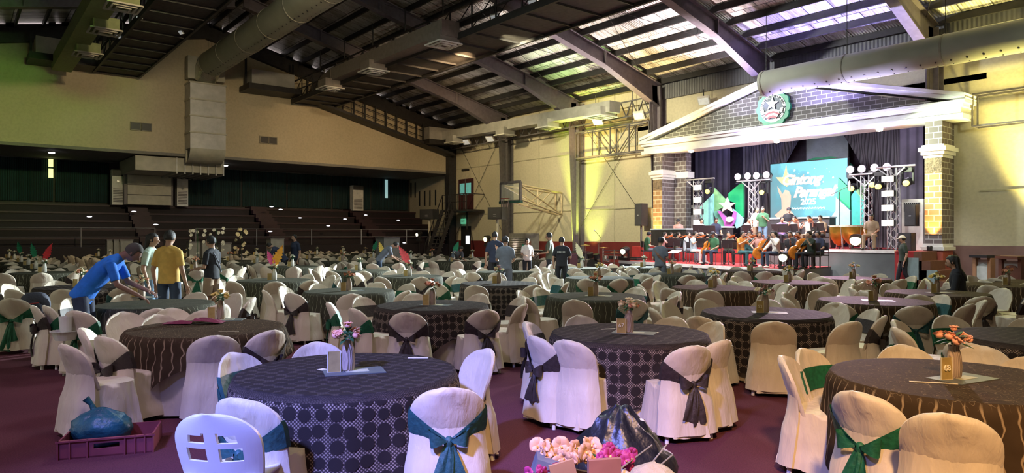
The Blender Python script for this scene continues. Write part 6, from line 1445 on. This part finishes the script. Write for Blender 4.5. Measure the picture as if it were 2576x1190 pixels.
for i, (px, py, ov, cp, num, td) in enumerate(TABLES):
    p = W(px, py, TH); Zc = p.x * FX + p.y * FY; T3.append((p.x, p.y, td))
    near = Zc < 13
    t = thing('round_table', 'round table under the cloths of ' + td, 'table', (p.x, p.y, 0), 0); inst('tabletop', TOP, t); 
    for l in TLEG: inst('leg', l, t)
    u = tag(inst('under_cloth', UN[i % 2], loc=(p.x, p.y, 0), rz=i * .7), 'cream floor-length cloth under the overlay of ' + td, 'tablecloth', 'cream under-cloths')
    o = tag(inst('tablecloth', OV[ov][i % 2], loc=(p.x, p.y, .004), rz=(i * 1.3) if i not in (0, 1) else .4), {'lace': 'dark lace overlay cloth on ', 'wave': 'dark brown scrolled overlay cloth on ', 'olive': 'olive grey patterned overlay cloth on '}[ov] + td, 'tablecloth', 'overlay cloths')
    if i in (27, 21, 4):
        o.data = SHORT[1 if ov == 'lace' else 0]; o.rotation_euler.z = atan2(-p.y, -p.x) + {27: 0, 21: .55, 4: .6}[i]
    kd = cp if isinstance(cp, list) else [cp]
    cx, cy = p.x, p.y
    if i == 27: q = W(556, 805, TH); cx, cy = q.x, q.y
    if i == 28: q = W(357, 748, TH); cx, cy = q.x, q.y
    if i == 6: q = W(2393, 935, TH); cx, cy = p.x, p.y
    centre(cx, cy, td, kd, num, i + 1, 0)
    if Zc < 12.5: folders(cx, cy, td, i)
    used = set(); R = random.Random(100 + i)
    if i in EXPL:
        for (qx, qy, s, *ex) in EXPL[i]:
            q = W(qx, qy, .81); d = Vector((p.x - q.x, p.y - q.y)); a = atan2(-d.y, -d.x); rad = max(.78, d.length - .33); cc = seat(p.x, p.y, a, rad, s, td, used, True, .06, R)
            if ex: cc.rotation_euler.z = face(ex[0] - .25, 1); cc.location.x += .12 * RX; cc.location.y += .12 * RY
    else:
        n = R.choice([9, 10]); a0 = R.uniform(0, 6.28)
        for k2 in range(n):
            s = R.choice([None, None, None, 'g', 'b', 't', 'b'] if Zc > 9 else [None, None, 'g', 'b', None]); seat(p.x, p.y, a0 + 2 * pi * k2 / n + R.uniform(-.1, .1), R.uniform(.98, 1.12), s, td, used, Zc < 16, .2, R)
# slips and cards
for px, py, lab, rz, w_, h_ in ((812, 932, 'small ivory card on the nearest table, left of the vase', .3, .06, .05), (1052, 902, 'long ivory slip on the nearest table, right of the vase', .9, .16, .035), (1650, 838, 'small ivory card right of the vase on the lace table behind the rubbish bag', .5, .05, .05), (1530, 829, 'ivory slip left of the vase on the lace table behind the rubbish bag', 1.2, .16, .03), (2352, 965, 'ivory slip before the folder on the scrolled table at front right', .6, .3, .015), (575, 835, 'thin ivory slip on the plum cloth table', .9, .2, .012)):
    q = W(px, py, TH); slip(q.x, q.y, lab, rz, w_, h_)
# far tables: lattice beyond the aisle
far = []; n_ind = 300 - NCH[0]
for X in (-21.1, -24.3, -27.5, -30.7, -33.9, -37.0):
    for Y in (1.9, 5.3, 8.4, 11.4, 14.5, 17.4):
        if any((X - a) ** 2 + (Y - b2) ** 2 < 3 for a, b2, _ in T3): continue
        far.append((X + rnd.uniform(-.15, .15), Y + rnd.uniform(-.15, .15)))
far.append(tuple(W(905, 681, TH)[:2])); far = [f for f in far if not any((f[0] - a) ** 2 + (f[1] - b2) ** 2 < 3.5 for a, b2, _ in T3)]
far.sort(key=lambda f: f[0] * FX + f[1] * FY)
COLW = {-21: 'nearest', -24: 'second', -28: 'third', -27: 'third', -31: 'fourth', -30: 'fourth', -34: 'fifth', -37: 'farthest', -36: 'farthest'}
def lowchair():
    m = MB()
    for side in (1, -1): m.grid(lambda a, b2: backpt(2 * a - 1, b2 * .99, side), 6, 5)
    m.grid(lambda u, v: ((.22 + .05 * v) * max(-1, min(1, 1.5 * cos(2 * pi * u))), (.23 + .05 * v) * max(-1, min(1, 1.5 * sin(2 * pi * u))), .455 - .4 * v), 12, 2, closed=True); m.add([(-.2, -.2, .458), (.2, -.2, .458), (.2, .2, .458), (-.2, .2, .458)], [(0, 1, 2, 3)])
    return m
LC = lowchair(); ST = MB(); stuffn = 0
for i, (x, y) in enumerate(far):
    Zc = x * FX + y * FY; side = ['left', 'centre-left', 'centre', 'centre-right', 'right', 'far right'][min(5, int(max(0, y) / 3))]; td = 'the far table, %s column, %s row' % (COLW.get(int(round(x)), 'middle'), ['first', 'second', 'third', 'fourth', 'fifth', 'sixth'][min(5, int(round((y - 1.9) / 3.1)))])
    t = thing('round_table', 'round table under the cloths of ' + td, 'table', (x, y, 0)); inst('tabletop', TOP, t)
    for l in TLEG: inst('leg', l, t)
    tag(inst('under_cloth', UN[i % 2], loc=(x, y, 0), rz=i), 'cream floor-length cloth under the overlay of ' + td, 'tablecloth', 'cream under-cloths')
    tag(inst('tablecloth', OV['olive'][i % 2], loc=(x, y, .004), rz=i * 1.1), 'olive grey patterned overlay cloth on ' + td, 'tablecloth', 'overlay cloths')
    R = random.Random(500 + i); kd = R.choice([['w'], ['w'], ['c'], ['y'], ['w', 'green'], ['r'], ['w']]); 
    centre(x, y, td, kd, '', i + 40, 0)
    n = 10; a0 = R.uniform(0, 6)
    used = set(); od = sorted(range(n), key=lambda k2: cos(a0 + 2 * pi * k2 / n) * FX + sin(a0 + 2 * pi * k2 / n) * FY)
    for k2 in od:
        a = a0 + 2 * pi * k2 / n; rad = R.uniform(.98, 1.12)
        if NCH[0] < 300: seat(x, y, a, rad, R.choice([None, None, 'g', 'b', 't', None]), td, used, False, .2, R)
        else:
            M3 = Matrix.Translation((x + rad * cos(a), y + rad * sin(a), 0)) @ Matrix.Rotation(a + pi / 2 + R.uniform(-.2, .2), 4, 'Z'); ST.add([M3 @ Vector(v) for v in LC.v], LC.f); stuffn += 1
o = tag(ST.build('banquet_chair', M_cover, smooth=True), 'white covered chairs around the farthest tables before the bleachers', 'chair', kind='stuff')
print('chairs', NCH[0], 'stuff', stuffn)
# ================================================================ foreground and loose things
# bare monobloc chair at bottom left
q = W(482, 1050, .80); tx_, ty_ = T3[0][0], T3[0][1]; d = Vector((tx_ - q.x, ty_ - q.y)).normalized(); org = Vector((q.x, q.y)) + d * .33
o = thing('plastic_chair', 'bare white plastic chair with slotted back at the bottom left, nearest the camera', 'chair', (org.x, org.y, 0), atan2(-d.x, d.y) + .25)
m_ = MB()
cells = []
def hole(u, v): return (abs(u) > .12 and abs(u) < .62 and .30 < v < .50) or (abs(u) > .15 and abs(u) < .55 and .56 < v < .74 - abs(u) * .12)
nu, nv = 28, 26
def flatpt(u, t, sd):
    z = .43 + .39 * t; w = halfw(t); return Vector((w * u, -.20 - .13 * t + .07 * abs(u) ** 2.2 * (w / .22) - sd * .011, z))
for i in range(nv):
    for j in range(nu):
        u = (2 * (j + .5) / nu - 1); v = (i + .5) / nv
        if hole(u, v): continue
        c = [flatpt(2 * jj / nu - 1, ii / nv * .995, sd) for sd in (1, -1) for ii, jj in ((i, j), (i, j + 1), (i + 1, j + 1), (i + 1, j))]
        m_.add(c, [(0, 1, 2, 3), (7, 6, 5, 4), (0, 4, 5, 1), (1, 5, 6, 2), (2, 6, 7, 3), (3, 7, 4, 0)])
m_.build('backrest', M_plast, o)
MB().grid(lambda a, b2: (.215 * (2 * a - 1), .22 * (2 * b2 - 1), .44 - .015 * (1 - (2 * a - 1) ** 2)), 10, 10).build('seat', M_plast, o, smooth=True).modifiers.new('s', 'SOLIDIFY').thickness = .02
for a in (-1, 1):
    for b2 in (-1, 1): MB().tube([(a * .2, b2 * .2, .44), (a * .235, b2 * .25 - (.02 if b2 < 0 else 0), 0)], [(.03, .014), (.024, .012)], 8, side=(1, 0, 0)).build('leg', M_plast, o)
# red crate with teal bag
p = W(283, 1128); o = thing('crate', 'low maroon plastic crate on the carpet at lower left', 'crate', p, YAW + .32); L_, Wd, H = .66, .42, .145
M_cr = mat('crate_maroon', (.22, .045, .06), .5, var=.15)
for nm, a, b2 in (('end_panel', (-L_ / 2, -Wd / 2, 0), (-L_ / 2 + .012, Wd / 2, H)), ('end_panel', (L_ / 2 - .012, -Wd / 2, 0), (L_ / 2, Wd / 2, H)), ('floor_panel', (-L_ / 2, -Wd / 2, 0), (L_ / 2, Wd / 2, .012)), ('side_panel', (-L_ / 2, Wd / 2 - .012, 0), (L_ / 2, Wd / 2, H))): MB().bb(a, b2).build(nm, M_cr, o)
fp = MB().bb((-L_ / 2, -Wd / 2, 0), (-.09, -Wd / 2 + .012, H)).bb((.09, -Wd / 2, 0), (L_ / 2, -Wd / 2 + .012, H)).bb((-.09, -Wd / 2, 0), (.09, -Wd / 2 + .012, .065)).bb((-.09, -Wd / 2, .105), (.09, -Wd / 2 + .012, H)); fp.build('side_panel', M_cr, o)
rb_ = MB()
for x_ in (-.33, -.25, -.13, .13, .2, .27, .33): rb_.bb((x_ - .005, -Wd / 2 - .012, 0), (x_ + .005, -Wd / 2, H))
rb_.bb((-L_ / 2 - .015, -Wd / 2 - .015, H - .012), (L_ / 2 + .015, -Wd / 2, H)); rb_.build('ribs', M_cr, o)
bg = MB().ball((0, 0, 0), (.24, .17, .15), 32, 20, fn=lambda u, v: v * (1 + .10 * noise.noise(u * 3.1) + .05 * noise.noise(u * 9)) if u.z < .75 else Vector((v.x * .55 * (1 + .3 * sin(9 * atan2(u.y, u.x))), v.y * .55, v.z + .02)))
bg.tube([(-.05, 0, .12), (-.09, .01, .19), (-.13, 0, .24)], [.03, .018, .03], 8)
M_bag = mat('bag_teal', (.008, .085, .12), .42, var=.3, scale=9, bump=.6, bscale=18)
q = W(255, 1122) + Vector((0, 0, .15)); tag(bg.build('plastic_bag', M_bag, smooth=True, loc=q, rz=YAW), 'teal knotted plastic bag sitting in the maroon crate', 'bag')
# black rubbish bag
M_gb = mat('rubbish_bag_black', (.010, .011, .015), .40, var=.3, bump=.9, bscale=11, spec=.5)
def bagfn(u, v):
    k2 = 1 + .16 * noise.noise(u * 2.3) + .07 * noise.noise(u * 6)
    if u.z > .45: t = (u.z - .45) / .55; s = 1 - .25 * t; ln_ = 1 + .12 * sin(9 * atan2(u.y, u.x) + 5 * t) * t; return Vector((v.x * s * k2 * ln_, v.y * s * k2 * ln_, v.z + .07 * t * t + .05 * t * noise.noise(u * 5)))
    return Vector((v.x * k2, v.y * k2, max(v.z, -.30)))
p = WZ(1562, 4.0); tag(MB().ball((0, 0, 0), (.32, .26, .36), 40, 28, fn=bagfn).build('rubbish_bag', M_gb, smooth=True, loc=(p.x, p.y, .31), rz=YAW), 'large glossy black rubbish bag on the carpet at bottom centre', 'bag')
# box of artificial orchids at the bottom edge
M_cb = mat('cardboard', (.38, .22, .14), .8, var=.15); M_cbd = mat('cardboard_inner', (.26, .15, .10), .8)
bc = WZ(1430, 2.35); o = thing('cardboard_box', 'open cardboard box of artificial orchids at the bottom edge of the photo', 'box', (bc.x, bc.y, 0), YAW + .15)
bw, bd, bh = .34, .3, .62
for a, b2 in (((-bw, -bd, 0), (-bw + .01, bd, bh)), ((bw - .01, -bd, 0), (bw, bd, bh)), ((-bw, bd - .01, 0), (bw, bd, bh)), ((-bw, -bd, 0), (bw, -bd + .01, bh - .03)), ((-bw, -bd, 0), (bw, bd, .01))): MB().bb(a, b2).build('wall_panel', M_cb, o)
for c, r_ in (((.03, .31, bh + .10), .25), ((.19, .05, bh + .10), -.2)):
    MB().box(c, (.24, .01, .26), M=Matrix.Rotation(r_, 3, 'X') @ Matrix.Rotation(.25, 3, 'Y')).build('flap', M_cbd, o)
pq = WZ(1435, 2.42); pq.z = .80; lc = Matrix.Rotation(-(YAW + .15), 3, 'Z') @ (pq - o.location); MB().box(lc, (.09, .012, .28), M=Matrix.Rotation(-.25, 3, 'Y')).build('flap', M_cb, o)
M_orp = mat('orchid_peach', (.60, .36, .24), .6, var=.15); M_orm = mat('orchid_magenta', (.36, .03, .17), .6, var=.25); M_ory = mat('orchid_throat', (.8, .45, .12), .6)
def orchid_mesh():
    m = MB()
    for i, (a0, l, w_) in enumerate([(pi / 2, .05, .028), (pi / 2 + 1.15, .052, .044), (pi / 2 - 1.15, .052, .044), (pi / 2 + 2.4, .045, .027), (pi / 2 - 2.4, .045, .027)]):
        d = Vector((cos(a0), 0, sin(a0))); s = Vector((-sin(a0), 0, cos(a0)))
        m.grid(lambda u, v: d * (l * v) + s * ((2 * u - 1) * w_ * sin(pi * min(.97, .06 + v * .94)) ** .7) + Vector((0, -.006 - .012 * sin(v * 2.2) + .010 * (2 * u - 1) ** 2, 0)), 6, 6)
    me = m.mesh('petals', None, True); me.materials.append(None); return me
ORM = orchid_mesh(); LIP = MB().ball((0, -.018, -.008), (.006, .009, .010), 8, 6).mesh('lip', M_ory, True)
def spray(lab, px, py, Z, h, n, spr, mt, seed):
    R = random.Random(seed); p = WZ(px, Z); z = EYE + (YH - py) / FL * Z; o = thing('orchid_spray', lab, 'artificial flowers', (p.x, p.y, z))
    stem = [(0, .02, -.16), (-.3 * spr, .01, -.02), (.2 * spr, 0, .02), (spr, 0, -.01)]; MB().tube(stem, .005, 6).build('stem', M_leaf, o).rotation_euler = (0, 0, YAW)
    for i in range(n):
        t = (i + .5) / n; x = (2 * t - 1) * spr + R.uniform(-.015, .015); zz = R.uniform(-.4, .6) * h
        f = inst('flower', ORM, o, loc=Matrix.Rotation(YAW, 3, 'Z') @ Vector((x, R.uniform(-.05, .03), zz)), rz=(R.uniform(-.7, .5), R.uniform(-1, 1), YAW + R.uniform(-.9, .9)), mats=[mt], scale=R.uniform(.45, .7)); inst('lip', LIP, f)
spray('spray of peach artificial orchids lying over the cardboard box', 1428, 1140, 2.6, .055, 34, .105, M_orp, 1)
spray('spray of magenta artificial orchids right of the peach spray', 1552, 1160, 2.6, .06, 20, .055, M_orm, 2)
spray('magenta orchids at the lower left of the cardboard box', 1362, 1186, 2.5, .02, 5, .045, M_orm, 3)
p = WZ(1372, 2.55); tag(MB().box((0, 0, 0), (.085, .12, .07), M=Matrix.Rotation(.3, 3, 'Y')).build('grey_pouch', mat('pouch_slate', (.12, .14, .20), .6, var=.2), loc=(p.x, p.y, EYE - .855), rz=YAW), 'slate grey pouch under the peach orchids', 'pouch')
p = WZ(1545, 2.5); b_ = MB().tube([(-.05, 0, .0), (.0, 0, .005), (.05, 0, -.02), (.09, 0, -.07), (.11, 0, -.16)], [.012, .017, .019, .02, .02], 12); tag(b_.build('rolled_cloth', mat('cloth_roll_beige', (.5, .42, .34), .9, bump=.8, bscale=30), smooth=True, loc=(p.x, p.y, EYE - .855), rz=YAW), 'rolled beige lace cloth draped over the box edge', 'cloth')
p = WZ(1520, 2.3); o = thing('wooden_board', 'reddish wooden board standing in the box behind the rolled cloth', 'board', (p.x, p.y, 0), YAW + .2); MB().bb((-.056, -.01, .3), (.056, .01, .985)).build('board_panel', mat('board_red_wood', (.30, .13, .11), .7, var=.2), o)
for i, (x0_, y0_, x1_, y1_) in enumerate(((1640, 1165, 1678, 1118), (1652, 1178, 1692, 1145), (1600, 1150, 1640, 1120))):
    a = WZ(x0_, 2.6); a.z = EYE + (YH - y0_) / FL * 2.6; c = WZ(x1_, 2.75); c.z = EYE + (YH - y1_) / FL * 2.75; c2 = a + (a - c) * 2.0
    tag(MB().tube([c2 - c2, a - c2, c - c2], .003, 5).build('dry_stem', mat('stem_grey', (.25, .24, .22), .7), loc=c2), 'thin dry stem sticking out before the rubbish bag, %s' % ['longest', 'rightmost', 'leftmost'][i], 'stem')
p = WZ(1640, 2.45); tag(MB().ball((0, 0, 0), (.09, .08, .07), 20, 12, fn=lambda u, v: v * (1 + .1 * noise.noise(u * 4))).build('foam_bundle', mat('bundle_beige', (.42, .37, .28), .8, bump=.5), smooth=True, loc=(p.x, p.y, EYE - .88), rz=YAW), 'beige rounded bundle at the bottom edge right of the box', 'bundle')
for nm, px, Z in (('stack_of_boxes', 1500, 2.4),):
    p = WZ(px, Z); tag(MB().bb((-.32, -.25, 0), (.32, .25, .74)).bb((-.3, -.26, .2), (.3, -.25, .22)).build(nm, M_cbd, loc=(p.x + .35 * RX, p.y + .35 * RY, 0), rz=YAW), 'brown carton under the rolled cloth and bundle', 'box')
# plum cloth on the left table
p = W(490, 815, TH); 
def plum(u, v):
    x = (u - .5) * .62; y = (v - .5) * .22; return Vector((x, y, .012 + .045 * max(0, noise.noise(Vector((u * 5, v * 3, 2))) + .35) * sin(pi * u) ** .5 * sin(pi * v) ** .5 + .03 * sin(pi * u) * (u > .5)))
o = tag(MB().grid(plum, 40, 16).build('folded_cloth', mat('cloth_plum', (.16, .012, .05), .8, bump=.5, bscale=30), smooth=True, loc=(p.x, p.y, TH + .003), rz=YAW + .1), 'crumpled plum red cloth on the left table', 'cloth')
# chairs at the far left with sashes, backpack, basin
for px, py, s, fx, lab in ((110, 770, 'g', (.7, .7), 'white covered chair with long green sash holding the dark backpack'), (25, 752, 'g', (-.3, .9), 'white covered chair at the left edge with pale green sash'), (155, 868, None, (.6, .8), 'pale covered chair between the backpack chair and the blue-shirted man'), ):
    q = W(px, py, .81); d = Vector((RX * fx[0] + FX * fx[1], RY * fx[0] + FY * fx[1])).normalized(); c = chair(q.x + d.x * .33, q.y + d.y * .33, atan2(-d.x, d.y), s, lab, 'chairs near the left edge')
q = W(88, 760, .72); o = thing('backpack', 'dark slate backpack with a red zip on a chair at far left', 'backpack', (q.x, q.y, .5), YAW + .3)
MB().ball((0, 0, .17), (.20, .12, .20), 20, 14, fn=lambda u, v: Vector((math.copysign(abs(u.x) ** .6, u.x) * .2, math.copysign(abs(u.y) ** .7, u.y) * .12, v.z))).build('main_bag', mat('backpack_slate', (.045, .05, .08), .7, bump=.4), o, smooth=True)
MB().ball((0, -.11, .12), (.15, .05, .12), 16, 10).build('front_pocket', mat('backpack_slate', (.045, .05, .08), .7, bump=.4), o, smooth=True); MB().tube([(-.1, -.155, .2), (.1, -.155, .22)], .006, 5).build('red_zip', mat('zip_red', (.5, .03, .03), .5), o)
for s in (-1, 1): MB().tube([(s * .08, .1, .32), (s * .09, .17, .2), (s * .08, .12, .02)], [(.02, .006)] * 3, 6).build('shoulder_strap', M_black, o)
p = W(165, 838, .55); o = thing('white_basin', 'white plastic basin stack on a chair left of the blue-shirted man', 'basin', (p.x, p.y, .47)); MB().lathe([(.11, 0), (.15, .1), (.16, .1), (.165, .11), (.15, .11), (.105, .01)], 24).build('basin_bowl', M_white, o)
MB().lathe([(.06, 0.1), (.075, .28), (.07, .28), (.055, .11)], 16).build('tumbler', M_white, o)
# draped white tall cloth seen on chairs in middle: flower sprays at left, stools, boxes near bleachers
for i, (px, py, w_, h_) in enumerate(((283, 616, .5, .5), (300, 616, .5, .5), (316, 616, .5, .5), (486, 620, .45, .45), (519, 620, .45, .45), (565, 622, .45, .42), (692, 612, .6, .5), (1355 - 380, 612, .8, .55))):
    p = WZ(px, 31.5); z = EYE + (YH - py) / FL * 31.5; o = thing('storage_box', 'pale box in the shadow by the bleachers, %s from the left' % ['first', 'second', 'third', 'fourth', 'fifth', 'sixth', 'seventh', 'last'][i], 'box', (p.x, p.y, 0))
    MB().bb((-w_ / 2, -w_ / 2, 0), (w_ / 2, w_ / 2, z + h_ / 2)).build('box_body', mat('storage_grey', (.24, .24, .23), .7), o); MB().bb((-w_ / 2 - .02, -w_ / 2 - .02, z + h_ / 2 - .06), (w_ / 2 + .02, w_ / 2 + .02, z + h_ / 2)).build('lid', M_steel, o)
for i, (px, py, Z, cols) in enumerate(((497, 600, 27, 'white'), (545, 598, 27, 'white'), (608, 600, 27, 'cream'))):
    p = WZ(px, Z); o = thing('flower_spray', 'tall spray of pale flowers near the bleachers, %s' % ['with white blooms at left', 'behind the black-shirted person', 'right of the black-shirted person'][i], 'flowers', (p.x, p.y, 0)); R = random.Random(i)
    MB().tube([(0, 0, 0), (0, 0, 1.0)], .03, 6).build('stand', M_steel, o)
    for k2 in range(14):
        a = R.uniform(0, 6); h = R.uniform(.9, 2.0); inst('bloom', ROSE, o, loc=(.25 * cos(a) * (1.2 - abs(h - 1.4)), .25 * sin(a), h), rz=(1.3, 0, YAW + R.uniform(-1, 1)), mats=[PET[cols]], scale=1.8)
    MB().tube([(0, 0, 1.0), (.03, 0, 1.5), (0, 0, 2.0)], .01, 5).build('stems', M_leaf, o)
# small spot lamps glinting in the bleachers
for i, (px, py) in enumerate(((225, 545), (337, 532), (392, 565), (680, 582), (683, 520), (706, 527), (755, 548), (826, 568), (868, 551), (920, 541), (1002, 554), (1017, 611))):
    p = U(px, py, LX - 3.0 if py < 560 else LX - .9); o = thing('tier_lamp', 'small lit lamp among the dark bleacher tiers, %s' % ['far left low', 'under the left cabinet', 'above the mint-shirted woman', 'left of the rail middle', 'top row left', 'top row beside it', 'centre upper', 'bright centre', 'centre right', 'below the third cabinet', 'right end', 'on the case by the rail'][i], 'lamp', p)
    MB().ball((0, 0, 0), (.05, .13, .035), 10, 6).build('lens', mat('tier_glow', (.9, .9, 1), .4, emit=2.0), o); MB().bb((-.16, -.12, -.03), (-.05, .12, .03)).build('body', M_black, o)
